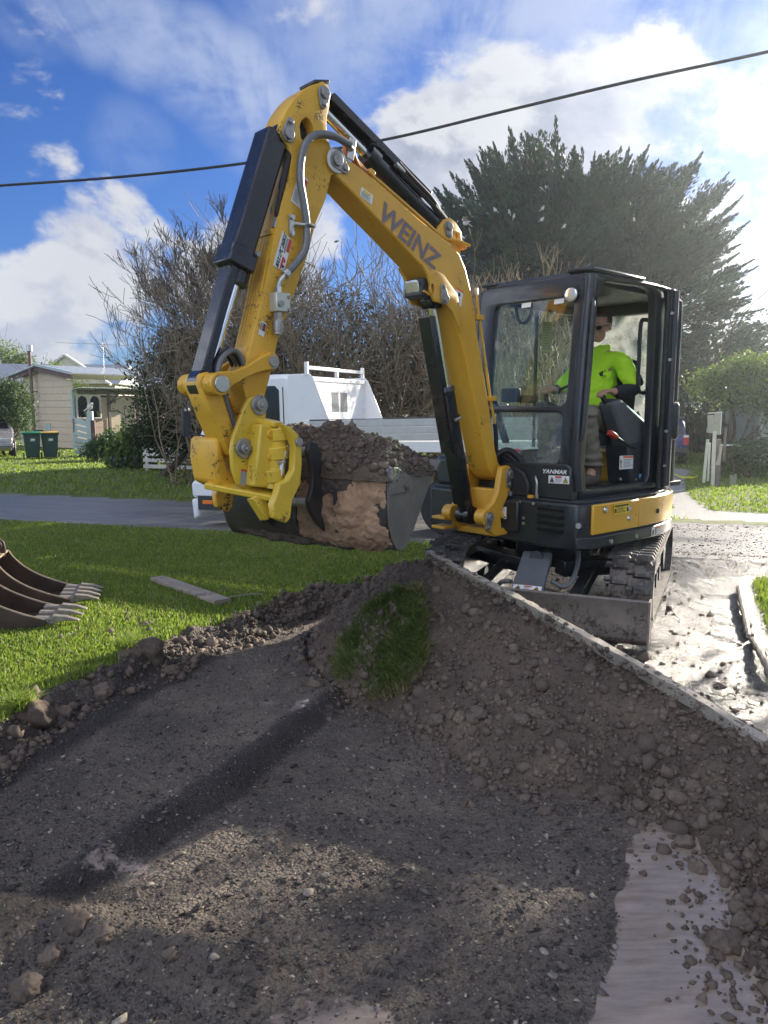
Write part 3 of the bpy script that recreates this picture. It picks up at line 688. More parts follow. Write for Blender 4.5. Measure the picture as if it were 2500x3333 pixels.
def scatter_trench():
    n=130000; y=1.62*(7.0/1.62)**(rng.uniform(0,1,n)); x=rng.uniform(-1,1,n)*(.58*y+.5)
    z,f=height(x,y); keep=f['trench']&(rng.uniform(0,1,n)>f['clay']*1.25-.05)
    x,y,z=x[keep][:38000],y[keep][:38000],z[keep][:38000]
    s=np.clip(rng.lognormal(-5.05,.60,len(x)),.004,.045)
    tag(instances('shale_gravel',chip_t,chip_f,x,y,z+s*.10,s,'shale_chips',1,.35),kind='stuff')
    T=[ico(1,i,.62,2.6) for i in range(7)]; tv=[t[0] for t in T]; tf=[t[1] for t in T]
    n=90000; y=1.7*(6.8/1.7)**(rng.uniform(0,1,n)); x=rng.uniform(-1.2,2.6,n)
    z,f=height(x,y); w=np.where(f['mound'],np.where(f['dR']>0,np.where(z>.03,.35,.03),.55),0)
    w=np.where(f['trench']&(f['dF']>-.30),.22*(1+f['dF']/.30),w); w=np.where(f['trench']&(f['dE']<.22),.5,w)
    k=rng.uniform(0,1,n)<w; xa,ya,za=x[k],y[k],z[k]; x,y,z=xa[:2300],ya[:2300],za[:2300]
    s=np.clip(rng.lognormal(-4.15,.42,len(x)),.010,.048)
    tag(instances('soil_crumbs',tv,tf,x,y,z+s*.02,s,'clod_soil',.85,.6),kind='stuff')
    T0=[octa(i) for i in range(10)]; xa,ya,za=xa[2300:19300],ya[2300:19300],za[2300:19300]; s=np.clip(rng.lognormal(-5.05,.50,len(xa)),.0035,.016)
    tag(instances('fine_soil_crumbs',[t[0] for t in T0],[t[1] for t in T0],xa,ya,za+s*.25,s,'clod_soil',.9,.7),kind='stuff')
    n=40000; y=rng.uniform(2.4,6.7,n); x=rng.uniform(-2.3,.4,n); z,f=height(x,y); dd=f['dE']+.05*rng.normal(0,1,n)
    k=(f['dE']>-.07)&(f['dE']<.24)&~f['mound']&(fbm(x,y,2.5,3,47)+.12*rng.normal(0,1,n)>-.02); x,y,z=x[k][:3200],y[k][:3200],z[k][:3200]; s=np.clip(rng.lognormal(-4.75,.60,len(x)),.005,.04)
    T2=[ico(1,i+80,.66,2.8) for i in range(7)]
    tag(instances('heaved_soil',[t[0] for t in T2],[t[1] for t in T2],x,y,z+s*.25,s,'clod_soil',.85,.7),kind='stuff')
    # crumbs thrown on to the driveway and the lawn
    n=2200; x=np.concatenate([rng.normal(1.75,.45,n),rng.normal(-1.5,.6,300)]); y=np.concatenate([rng.uniform(2.3,6,n),rng.uniform(3.6,6.3,300)]); z,f=height(x,y)
    k=~f['trench']&~f['mound']; x,y,z=x[k],y[k],z[k]; s=np.clip(rng.lognormal(-4.6,.6,len(x)),.004,.03)
    tag(instances('scattered_crumbs',tv,tf,x,y,z+s*.3,s,'clod_soil',.85,.6),kind='stuff')
    # gravel stones lying on the driveway
    n=42000; y=2.2*(11/2.2)**rng.uniform(0,1,n); x=rng.uniform(.6,6.5,n); z,f=height(x,y)
    e=sdist(x,y,[(1.7,-3),(1.80,2.9),(2.22,4.27),(2.55,5.2),(3.01,6.36),(3.6,7.6)])
    k=~f['trench']&~f['mound']&((e<.2)|(f['s']>7.4))&(np.abs(x)<.6*y+.4); x,y,z=x[k][:15000],y[k][:15000],z[k][:15000]; s=np.clip(rng.lognormal(-4.5,.5,len(x)),.005,.04)
    tag(instances('driveway_stones',chip_t,chip_f,x,y,z+s*.1,s,'shale_chips',1,.3),kind='stuff')
scatter_trench()
# the clods one can pick out at the foot of the mound and on the bank
def clods():
    spots=[(1425, 2350, 0.085, 'fist sized soil clod at the foot of the soil heap, leftmost'), (1500, 2340, 0.075, 'fist sized soil clod at the foot of the soil heap, second from left'), (1545, 2385, 0.06, 'small soil clod at the foot of the soil heap, third from left'), (1560, 2330, 0.1, 'large soil clod at the foot of the soil heap, fourth from left'), (1580, 2490, 0.06, 'small soil clod at the foot of the soil heap, fifth from left'), (1700, 2350, 0.075, 'fist sized soil clod at the foot of the soil heap, sixth from left'), (1750, 2330, 0.085, 'fist sized soil clod at the foot of the soil heap, seventh from left'), (1780, 2650, 0.07, 'fist sized soil clod at the foot of the soil heap, rightmost'), (1990, 2600, 0.1, 'large soil clod above the top of the smooth clay strip, leftmost'), (2030, 2660, 0.05, 'small soil clod above the top of the smooth clay strip, second from left'), (2080, 2480, 0.05, 'small soil clod above the top of the smooth clay strip, third from left'), (2140, 2590, 0.07, 'fist sized soil clod above the top of the smooth clay strip, fourth from left'), (2150, 2550, 0.05, 'small soil clod above the top of the smooth clay strip, fifth from left'), (2200, 2600, 0.075, 'fist sized soil clod above the top of the smooth clay strip, sixth from left'), (2260, 2570, 0.085, 'fist sized soil clod above the top of the smooth clay strip, seventh from left'), (2330, 2670, 0.06, 'small soil clod above the top of the smooth clay strip, rightmost'), (90, 3230, 0.09, 'fist sized soil clod in the near left corner of the trench, leftmost'), (170, 3120, 0.07, 'fist sized soil clod in the near left corner of the trench, second from left'), (250, 3010, 0.08, 'fist sized soil clod in the near left corner of the trench, third from left'), (340, 3050, 0.06, 'fist sized soil clod in the near left corner of the trench, fourth from left'), (560, 3110, 0.05, 'fist sized soil clod in the near left corner of the trench, rightmost'), (200, 2330, 0.11, 'large soil clod along the cut lawn edge, leftmost'), (215, 2370, 0.06, 'small soil clod along the cut lawn edge, second from left'), (330, 2260, 0.12, 'large soil clod along the cut lawn edge, third from left'), (560, 2190, 0.1, 'large soil clod along the cut lawn edge, fourth from left'), (690, 2100, 0.09, 'fist sized soil clod along the cut lawn edge, fifth from left'), (760, 2065, 0.07, 'fist sized soil clod along the cut lawn edge, rightmost'), (2230, 2750, 0.075, 'fist sized soil clod beside the smooth clay strip near the right bank, leftmost'), (2270, 2830, 0.08, 'fist sized soil clod beside the smooth clay strip near the right bank, second from left'), (2340, 3080, 0.09, 'fist sized soil clod beside the smooth clay strip near the right bank, third from left'), (2390, 3080, 0.1, 'large soil clod beside the smooth clay strip near the right bank, fourth from left'), (2400, 2960, 0.06, 'small soil clod beside the smooth clay strip near the right bank, fifth from left'), (2420, 3020, 0.08, 'fist sized soil clod beside the smooth clay strip near the right bank, rightmost')]
    for i,(u,v,s,lab) in enumerate(spots):
        p=drop(u,v)
        V,F=ico(4,500+i,.30,1.7)
        rr=random.Random(i); V=V*np.array([s*rr.uniform(.42,.55),s*rr.uniform(.42,.55),s*.40])
        o=npmesh('soil_clod',V,F,MATS['clod_soil'],smooth=True,attrs={'rnd':np.full(len(V),rr.random())})
        o.location=(p.x,p.y,p.z+s*.12); o.rotation_euler=(rr.uniform(-.4,.4),rr.uniform(-.4,.4),rr.uniform(0,6))
        tag(o,lab,'soil clod',group='clods of soil in and around the trench')
clods()
def stones():
    for i,(u,v,s) in enumerate([(1005,2910,.05),(700,3115,.035),(490,2880,.028),(1060,2850,.03),(1770,3100,.03),(1625,2890,.03),(1800,3180,.03),(1130,2990,.026)]):
        p=drop(u,v)
        rr=random.Random(60+i); V,F=ico(2,700+i,.4,1.2); V=V*np.array([s*.55,s*.4,s*.28])
        o=npmesh('pale_stone',V,F,MATS['shale_chips'],attrs={'rnd':np.full(len(V),rr.uniform(.85,1))}); o.location=(p.x,p.y,p.z+s*.1); o.rotation_euler=(rr.uniform(-.3,.3),rr.uniform(-.3,.3),rr.uniform(0,6))
        tag(o,'pale flat stone '+['right of the middle of the near trench','near the heap of clods at bottom left','alone on the left half of the trench','just behind the middle stone of the trench','near the bottom edge beside the clay strip','left of the upper clay strip','lowest one beside the clay strip','below the middle of the trench'][i],'stone',group='pale stones in the trench')
stones()
def turf_clod():
    root=empty('turf_clod',(.02,4.40,H(.02,4.40)),0,'large torn slab of green turf lying on the soil heap','turf')
    o0=Vector(root.location)
    nu,nv=70,90; X=np.linspace(-1.25,1.25,nu);T=np.linspace(-1.25,1.25,nv); gx,gt=np.meshgrid(X,T)
    th=np.arctan2(gt,gx); rr=np.hypot(gx,gt)*1.06*(1+.36*fbm(np.cos(th)*2+5,np.sin(th)*2,1.3,4,74,.65)+.12*np.cos(3*th+.6))
    cx=.0+.295*gx-.06*gt+.03*fbm(gx*3,gt*3,1,3,70); cy=4.62+.40*gt+.03*fbm(gx*3,gt*3,1,3,71)
    rim=np.clip(1-rr**5,0,1); g=height(cx,cy)[0]
    z=np.where(rim>.0,g+.015+.10*rim**.45+.075*fbm(cx,cy,5,4,72)*rim,g-.06)
    P=np.stack([cx-o0.x,cy-o0.y,z-o0.z],-1).reshape(-1,3); idx=np.arange(nu*nv).reshape(nv,nu)
    F=np.stack([idx[:-1,:-1],idx[:-1,1:],idx[1:,1:],idx[1:,:-1]],-1).reshape(-1,4)
    npmesh('soil_slab',P,F,MATS['loose_soil'],root,smooth=True)
    n=42000; i=rng.integers(0,nu,n); t=rng.integers(0,nv,n)
    m=(rim[t,i]>.04)&(fbm(gx[t,i]*2.2,gt[t,i]*2.2,1.5,4,73)+.10*rng.normal(0,1,n)>-.05); i,t=i[m],t[m]; Q=P.reshape(nv,nu,3)[t,i]
    edge=1-rim[t,i]
    tag(blades('grass_cover',Q[:,0]+rng.normal(0,.010,len(i)),Q[:,1]+rng.normal(0,.010,len(i)),Q[:,2],rng.uniform(.014,.042,len(i))*(1+.9*edge),.0062+0*i,root,2.0,'turf_blade',rnd=np.clip(.12+.5*rng.beta(1.5,3,len(i))+.65*np.maximum(0,fbm(gx[t,i]*3,gt[t,i]*3,1.7,4,75)+.05)+.35*edge**2,0,1)),kind='stuff')
    T_=[ico(1,i+60,.6,2.6) for i in range(5)]; k=rng.choice(len(P),2600); k=k[(rim.ravel()[k]>.02)&(fbm(gx.ravel()[k]*2.2,gt.ravel()[k]*2.2,1.5,4,73)<.03)][:700]; s=np.clip(rng.lognormal(-4.7,.5,len(k)),.005,.03)
    instances('soil_crumbs_on_turf',[q[0] for q in T_],[q[1] for q in T_],P[k,0],P[k,1],P[k,2]+s*.4,s,'clod_soil',.9,.6,root)['kind']='stuff'
turf_clod()
def small_turf():
    for k,(px,py,r,lab) in enumerate([(-1.52,4.62,.13,'small upturned turf clod with bright grass fringe on the lawn edge'),(-1.78,3.72,.10,'ragged tuft of pale grass hanging over the trench edge at the far left')]):
        z0=H(px,py); root=empty('grass_sod',(px,py,z0),0,lab,'turf'); V,F=ico(3,900+k,.5,1.5); V=V*np.array([r,r*.8,r*.75])
        npmesh('soil_lump',V,F,MATS['loose_soil'],root,smooth=True)
        n=420; a=rng.uniform(0,6.28,n); q=rng.uniform(.2,1,n)**.5
        tag(blades('grass_cover',-r*.55+np.cos(a)*q*r*.5,np.sin(a)*q*r*.7,r*.35+0*a,rng.uniform(.03,.10,n),.005+0*a,root,1.3),kind='stuff')
small_turf()
# ------------------------------------------------------------------ excavator
# local axes: x forward, y to the machine's left, z up; the undercarriage is slewed against the upper body
EXC=empty('mini_excavator',(1.51,6.48,0),math.atan2(-math.cos(R(48)),-math.sin(R(48))),'yellow and black mini excavator with a loaded bucket standing behind the soil heap','excavator')
SL=R(24)
def sticker(name,pts,mat,parent,extra=None,rz=None,lab=None):
    """flat decal: quad of 3-D corners (tl,tr,br,bl), printed bars as (x0,y0,x1,y1,mat) in 0..1 from the top left"""
    P=[Vector(p) for p in pts]; n=(P[1]-P[0]).cross(P[3]-P[0]).normalized()*-1
    V=[p+n*.0015 for p in P]; F=[(0,3,2,1)]; mats=[mat]; mi=[0]
    def q(x,y): return (P[0]*(1-x)+P[1]*x)*(1-y)+(P[3]*(1-x)+P[2]*x)*y+n*.0027
    for e in extra or []:
        if len(e)==5: sh=[(e[0],e[1]),(e[2],e[1]),(e[2],e[3]),(e[0],e[3])]; m=e[4]
        else: sh,m=e
        b=len(V); V+=[q(*c) for c in sh]; F.append(tuple(range(b,b+len(sh)))[::-1])
        if m not in mats: mats.append(m)
        mi.append(mats.index(m))
    o=meshobj(name,V,F,mats,parent,rz=rz)
    for p,i in zip(o.data.polygons,mi): p.material_index=i
    if lab: o['label']=lab
    return o
def lines(x0,x1,y0,y1,n,m,frac=.45):
    r=random.Random(n*7+int(x0*100)); h=(y1-y0)/n
    return [(x0,y0+i*h,x0+(x1-x0)*r.uniform(.65,1),y0+i*h+h*frac,m) for i in range(n)]
def warn_tri(cx,cy,w,h):
    return [([(cx,cy-h),(cx+w,cy+h),(cx-w,cy+h)],STK),([(cx,cy-h*.68),(cx+w*.74,cy+h*.82),(cx-w*.74,cy+h*.82)],STY),([(cx-w*.3,cy+h*.55),(cx-w*.1,cy-h*.1),(cx+w*.05,cy-h*.15),(cx+w*.38,cy+h*.3),(cx+w*.28,cy+h*.55)],STK)]
def head(pos,v0,v1,r,mat,parent,name='pin'):
    o=pins(pos,v0,v1,r,22).build(name,mat,parent,bevel=.004); return o
def flag_pin(name,pos,bolt,v,r,parent):
    """pin head with its retaining plate and bolt, lying on the side plate"""
    a,b=Vector((pos[0],0,pos[1])),Vector((bolt[0],0,bolt[1])); d=(b-a).normalized(); n=Vector((-d.z,0,d.x))
    P=[]
    for c,rr,a0 in ((a,r*1.25,90),(b,r*.75,-90)):
        for i in range(9):
            t=R(a0+i*22.5); w=c+d*math.cos(t)*rr+n*math.sin(t)*rr; P.append((w.x,w.z))
    m=MB().prism(P,v,v+.012,1); m.cyl((pos[0],v,pos[1]),(pos[0],v+.028,pos[1]),r*.85,None,18); m.cyl((bolt[0],v,bolt[1]),(bolt[0],v+.026,bolt[1]),r*.42,None,6)
    return m.build(name,STEELD,parent,bevel=.002)

# --- undercarriage ------------------------------------------------
def undercarriage():
    m=MB().box((0,0,.33),(.62,.62,.20)).box((.42,.36,.30),(.16,.62,.13),(0,0,R(38))).box((.42,-.36,.30),(.16,.62,.13),(0,0,R(-38))).box((-.42,.36,.30),(.16,.62,.13),(0,0,R(-38))).box((-.42,-.36,.30),(.16,.62,.13),(0,0,R(38)))
    m.build('undercarriage_frame',BLK,EXC,bevel=.012,rz=SL)
    MB().cyl((0,0,.43),(0,0,.56),.42,.42,40).build('slew_ring',BLKM,EXC,True,40,rz=SL)
    prof=[]
    cs=[(-.82,.25,.235),(.80,.235,.22)]
    for i in range(13): a=R(90+180*i/12); prof.append((cs[0][0]+cs[0][2]*math.cos(a),cs[0][1]+cs[0][2]*math.sin(a)))
    for i in range(1,8): prof.append((-.82+1.62*i/8,.012))
    for i in range(13): a=R(-90+180*i/12); prof.append((cs[1][0]+cs[1][2]*math.cos(a),cs[1][1]+cs[1][2]*math.sin(a)))
    for i in range(1,6): x=.80-1.62*i/6; prof.append((x,.455+.03*i/6-.012*math.sin(math.pi*i/6)))
    lug=MB().box((0,.005,.010),(.034,.135,.034),None,.7); lug.box((.022,.085,.010),(.034,.06,.030),None,.7)
    lm=None
    for side in (1,-1):
        y0,y1=sorted((side*.545,side*.845)); yc=(y0+y1)/2
        n=len(prof); inner=[]
        for i,(a,b) in enumerate(prof):
            p,q=prof[i-1],prof[(i+1)%n]; tx,tz=q[0]-p[0],q[1]-p[1]; L=math.hypot(tx,tz); inner.append((a+tz/L*-.028*-1*-1,b-tx/L*-.028*-1*-1))
        cx=sum(p[0] for p in prof)/n; cz=.235
        inner=[]
        for i,(a,b) in enumerate(prof):
            p,q=prof[i-1],prof[(i+1)%n]; tx,tz=q[0]-p[0],q[1]-p[1]; L=math.hypot(tx,tz); nx,nz=tz/L,-tx/L
            if (a-cx)*nx+(b-cz)*nz>0: nx,nz=-nx,-nz
            inner.append((a+nx*.030,b+nz*.030))
        V=[];F=[]
        for (a,b),(c,d) in zip(prof,inner): V+= [(a,y0,b),(a,y1,b),(c,y1,d),(c,y0,d)]
        for i in range(n):
            j=(i+1)%n
            for k in range(4): F.append((i*4+k,i*4+(k+1)%4,j*4+(k+1)%4,j*4+k))
        belt=meshobj('rubber_track',V,F,TRK,EXC,True,50,0,SL)
        # lugs round the belt, staggered left and right
        per=[0]
        for i in range(n): per.append(per[-1]+math.hypot(prof[(i+1)%n][0]-prof[i][0],prof[(i+1)%n][1]-prof[i][1]))
        N=42
        for i in range(N):
            for half in (-1,1):
                t=per[-1]*((i+(.5 if half>0 else 0))%N)/N; k=max(j for j in range(n) if per[j]<=t); f=(t-per[k])/(per[k+1]-per[k]); a,b=prof[k],prof[(k+1)%n]
                x,z=a[0]+(b[0]-a[0])*f,a[1]+(b[1]-a[1])*f; tx,tz=b[0]-a[0],b[1]-a[1]; L=math.hypot(tx,tz); tx/=L;tz/=L
                nx,nz=tz,-tx
                if (x-cx)*nx+(z-cz)*nz<0: nx,nz=-nx,-nz
                if lm is None:
                    lo=lug.build('track_lug',TRK,belt); lm=lo
                else:
                    lo=lm.copy(); COL.objects.link(lo); lo.parent=belt
                M=Matrix(((tx,0,nx,x),(0,1 if tx*nz-tz*nx>0 else -1,0,yc+half*.075),(tz,0,nz,z),(0,0,0,1)))
                lo.matrix_local=M
        fr=MB().box((0,yc,.24),(1.30,.16,.17)); fr.cyl((.80,yc-.10,.235),(.80,yc+.10,.235),.17,None,24); fr.cyl((-.82,yc-.10,.25),(-.82,yc+.10,.25),.185,None,24)
        fr.build('track_frame',BLK,EXC,bevel=.008,rz=SL)
        for x in (-.45,-.15,.15,.45): pins((x,.10),yc-.09,yc+.09,.062,18).build('track_roller',BLKM,EXC,True,rz=SL)
    # dozer blade
    P=[(1.50,.02),(1.535,.07),(1.515,.16),(1.525,.25),(1.555,.315),(1.535,.325),(1.49,.26),(1.47,.16),(1.48,.07),(1.475,.02)]
    MB().prism(P,-.86,.86,1).build('dozer_blade',MUDM,EXC,True,60,rz=SL)
    for s in (1,-1): MB().bar((.35,s*.34,.27),(1.47,s*.34,.17),.09,.10).build('blade_arm',BLK,EXC,bevel=.008,rz=SL)
    for s in (1,-1): MB().box((1.50,s*.868,.165),(.10,.014,.31)).build('blade_end_plate',MUDM,EXC,rz=SL)
    V=[(.94,-.09,.475),(.94,.125,.475),(1.27,.13,.245),(1.27,-.10,.245),(.94,-.09,.41),(.94,.125,.41),(1.27,.13,.20),(1.27,-.10,.20)]
    cov=meshobj('blade_cylinder_cover',V,[(0,1,2,3)[::-1],(4,5,6,7),(0,1,5,4),(1,2,6,5),(2,3,7,6),(3,0,4,7)],GREYP,EXC,bevel=.006,rz=SL)
    a,b,c,d=[Vector(V[i]) for i in (0,1,2,3)]
    def cq(x,y): return (a*(1-x)+b*x)*(1-y)+(d*(1-x)+c*x)*y
    sticker('warning_sticker',[cq(.05,.86),cq(.95,.86),cq(.95,.995),cq(.05,.995)],STW,cov,[(.38,.08,.64,.3,STR)]+lines(.38,.64,.36,.9,4,STWG)+warn_tri(.18,.5,.13,.40)+warn_tri(.82,.5,.13,.40))
    MB().cyl((.70,.02,.42),(1.0,.02,.44),.05,None,16).build('blade_cylinder',BLKM,EXC,True,rz=SL)
    MB().tube(smoothpath([(.72,.26,.56),(.86,.30,.42),(1.00,.29,.30),(1.08,.24,.26),(1.12,.16,.30)]),.018,10).build('hydraulic_hose',HOSE,EXC,True,rz=SL)
    MB().tube(smoothpath([(1.0,-.28,.14),(1.1,-.22,.25),(1.16,-.12,.28)]),.016,10).build('hydraulic_hose',HOSE,EXC,True,rz=SL)
undercarriage()

# --- upper body ---------------------------------------------------
PLAN=[(.95,-.02),(.945,.35),(.935,.62),(.91,.76),(.83,.825),(.5,.84),(.25,.84),(-.02,.835),(-.25,.805),(-.45,.735),(-.62,.61),(-.75,.45),(-.83,.25),(-.86,0),(-.83,-.25),(-.75,-.45),(-.62,-.61),(-.45,-.735),(-.25,-.805),(.1,-.84),(.5,-.84),(.78,-.80),(.80,-.35),(.80,-.05)]
def offset_plan(d,poly=PLAN):
    out=[];n=len(poly)
    for i in range(n):
        p,q=poly[i-1],poly[(i+1)%n]; tx,ty=q[0]-p[0],q[1]-p[1]; L=math.hypot(tx,ty); nx,ny=-ty/L,tx/L
        if nx*poly[i][0]+ny*poly[i][1]<0: nx,ny=-nx,-ny
        out.append((poly[i][0]+nx*d,poly[i][1]+ny*d))
    return out
def ring_shell(name,i0,i1,z0,z1,d0,d1,mat,parent,bev=.006,endcut=None):
    """curved cover that follows the body's plan between two corners"""
    A=offset_plan(d0); B=offset_plan(d1); ids=list(range(i0,i1+1)); V=[];F=[]
    for i in ids: V+=[(*A[i],z0),(*B[i],z0),(*B[i],z1),(*A[i],z1)]
    n=len(ids)
    for i in range(n-1):
        for k in range(4): F.append((i*4+k,i*4+(k+1)%4,(i+1)*4+(k+1)%4,(i+1)*4+k))
    F+= [(0,1,2,3),tuple((n-1)*4+k for k in (3,2,1,0))]
    bm=bmesh.new(); vs=[bm.verts.new(v) for v in V]
    for f in F: bm.faces.new([vs[i] for i in f])
    bmesh.ops.recalc_face_normals(bm,faces=bm.faces); me=bpy.data.meshes.new(name); bm.to_mesh(me); bm.free()
    return finish(name,me,mat,parent,True,50,bev)
def upper():
    sk=MB().prism(PLAN,.535,.865,2).build('body_skirt',BLK,EXC,bevel=.02)
    MB().prism([(p[0]*.97,p[1]*.97) for p in PLAN],.865,.885,2).build('deck_plate',BLKM,EXC,bevel=.004)
    # bulging bumper under the covers
    ring_shell('lower_bumper',3,15,.545,.635,-.01,.022,BLK,EXC,.012)
    # yellow covers
    c1=ring_shell('side_cover',4,6,.648,.862,-.005,.022,YEL,EXC,.010); c1['label']='front yellow cover with warning sticker'
    c2=ring_shell('side_cover',6,11,.648,.862,-.005,.022,YEL,EXC,.010)
    y=.8635
    for (x,z) in ((.70,.82),(.385,.80),(.385,.73)):
        MB().cyl((x,y-.004,z),(x,y+.004,z),.024,.020,18).cyl((x,y,z),(x,y+.010,z),.011,None,6).build('cover_bolt',STEEL,c1)
    MB().cyl((-.03,.858,.745),(-.03,.864,.745),.020,None,16).build('keyhole',STK,c2)
    sticker('warning_sticker',[(.60,.8645,.845),(.40,.8645,.845),(.40,.8645,.775),(.60,.8645,.775)],STY,c1,[(.04,.06,.96,.24,STK),(.04,.4,.16,.85,STK),(.84,.4,.96,.85,STK)]+lines(.2,.8,.32,.92,5,STK))
    for x,z in ((.62,.585),(.28,.585)): MB().cyl((x,.855,z),(x,.872,z),.016,None,12).build('bumper_bolt',STEEL,EXC)
    sticker('safety_sticker',[(.05,.860,.625),(-.09,.850,.625),(-.09,.850,.560),(.05,.860,.560)],STW,EXC,[(.45,.06,.97,.3,STO),(.1,.35,.3,.9,STK)]+lines(.45,.95,.4,.9,3,STWG))
    # front panel with louvres
    for i,z in enumerate((.815,.765,.715,.665)):
        MB().box((.948,.565,z),(.016,.215,.020),(0,R(18),0)).build('louvre_slat',STK,EXC)
    for v,z in ((.30,.845),(.42,.845),(.335,.73),(.335,.69)):
        MB().cyl((.94,v,z),(.956,v,z),.012,None,6).build('panel_bolt',STEEL,EXC)
    MB().cyl((.90,.78,.72),(.925,.79,.72),.020,None,14).build('panel_bolt',STEEL,EXC)
    tb=MB().box((.90,.13,.735),(.16,.34,.235)).build('valve_box',BLK,EXC,bevel=.012)
    sticker('data_plate',[(.982,.055,.80),(.982,.20,.80),(.982,.20,.71),(.982,.055,.71)],STW,tb,lines(.12,.6,.15,.5,3,STR)+[(.04,.80,.96,.93,STK)])
    MB().box((.15,-.55,1.0),(1.15,.50,.27)).build('engine_bonnet',BLK,EXC,bevel=.05)
    MB().box((-.55,.05,1.02),(.42,1.15,.30)).build('rear_bonnet',YEL,EXC,bevel=.06)
    # grab rails on the front edge
    for v in (.05,.43): MB().tube(smoothpath([(.93,v-.0,.90),(.93,v,1.00),(.92,v-.02,1.035),(.88,v-.04,1.04)]),.0085,8).build('grab_rail',STEEL,EXC,True)
    for v in (-.05,.18,.21,.45): MB().cyl((.95,v,.885),(.95,v,.915),.011,None,6).build('deck_bolt',STEEL,EXC)
    MB().box((.955,.40,.895),(.03,.04,.02)).build('deck_clip',YEL,EXC)
    # tangle of hoses coming up behind the boom foot
    for i in range(4):
        v=-.02+i*.055
        MB().tube(smoothpath([(1.00,-.06+.02*i,1.10),(.93,v,1.16+.02*i),(.86,v+.10,1.13),(.84,v+.16,1.02),(.87,v+.17,.90)]),.021,10).build('hydraulic_hose',RUB,EXC,True)
upper()

# --- swing bracket --------------------------------------------------
def swing_bracket():
    P=[(1.124,1.100),(1.048,1.108),(1.000,1.09),(.985,1.04),(1.000,.933),(1.035,.880),(1.095,.800),(1.120,.72),(1.105,.64),(1.03,.63),(1.03,.585),(1.18,.585),(1.262,.640),(1.275,.690),(1.31,.712),(1.315,.77),(1.27,.810),(1.205,.850),(1.165,.913),(1.145,1.0)]
    P=[(a-.095+.0,b) for a,b in P]
    m=MB().prism(P,.135,.185,1).prism(P,-.185,-.135,1)
    m.box((.985,0,.80),(.06,.27,.26)).box((1.0,0,.615),(.24,.36,.05)).box((1.0,0,.735),(.20,.36,.045))
    o=m.build('swing_bracket',YEL,EXC,bevel=.012)
    for b in (1,-1):
        pins((1.20,.742),b*.12,b*.205,.062,24).build('boss',YEL,o,bevel=.006)
    for p,r in (((.942,1.039),.038),((1.19,.742),.034)):
        a,b=Vector((p[0],.19,p[1])),Vector((p[0]+.02,.19,p[1]-.075))
        flag_pin('pin',p,(p[0]+.012,p[1]-.07),.206 if r<.036 else .187,r,o)
    MB().cyl((.90,0,.58),(.90,0,.86),.065,None,24).build('swing_pin',BLKM,o,True)
    for z in (.70,.625): MB().box((1.20,-.24,z),(.13,.13,.022)).build('hose_guide',YEL,o,bevel=.005)
swing_bracket()

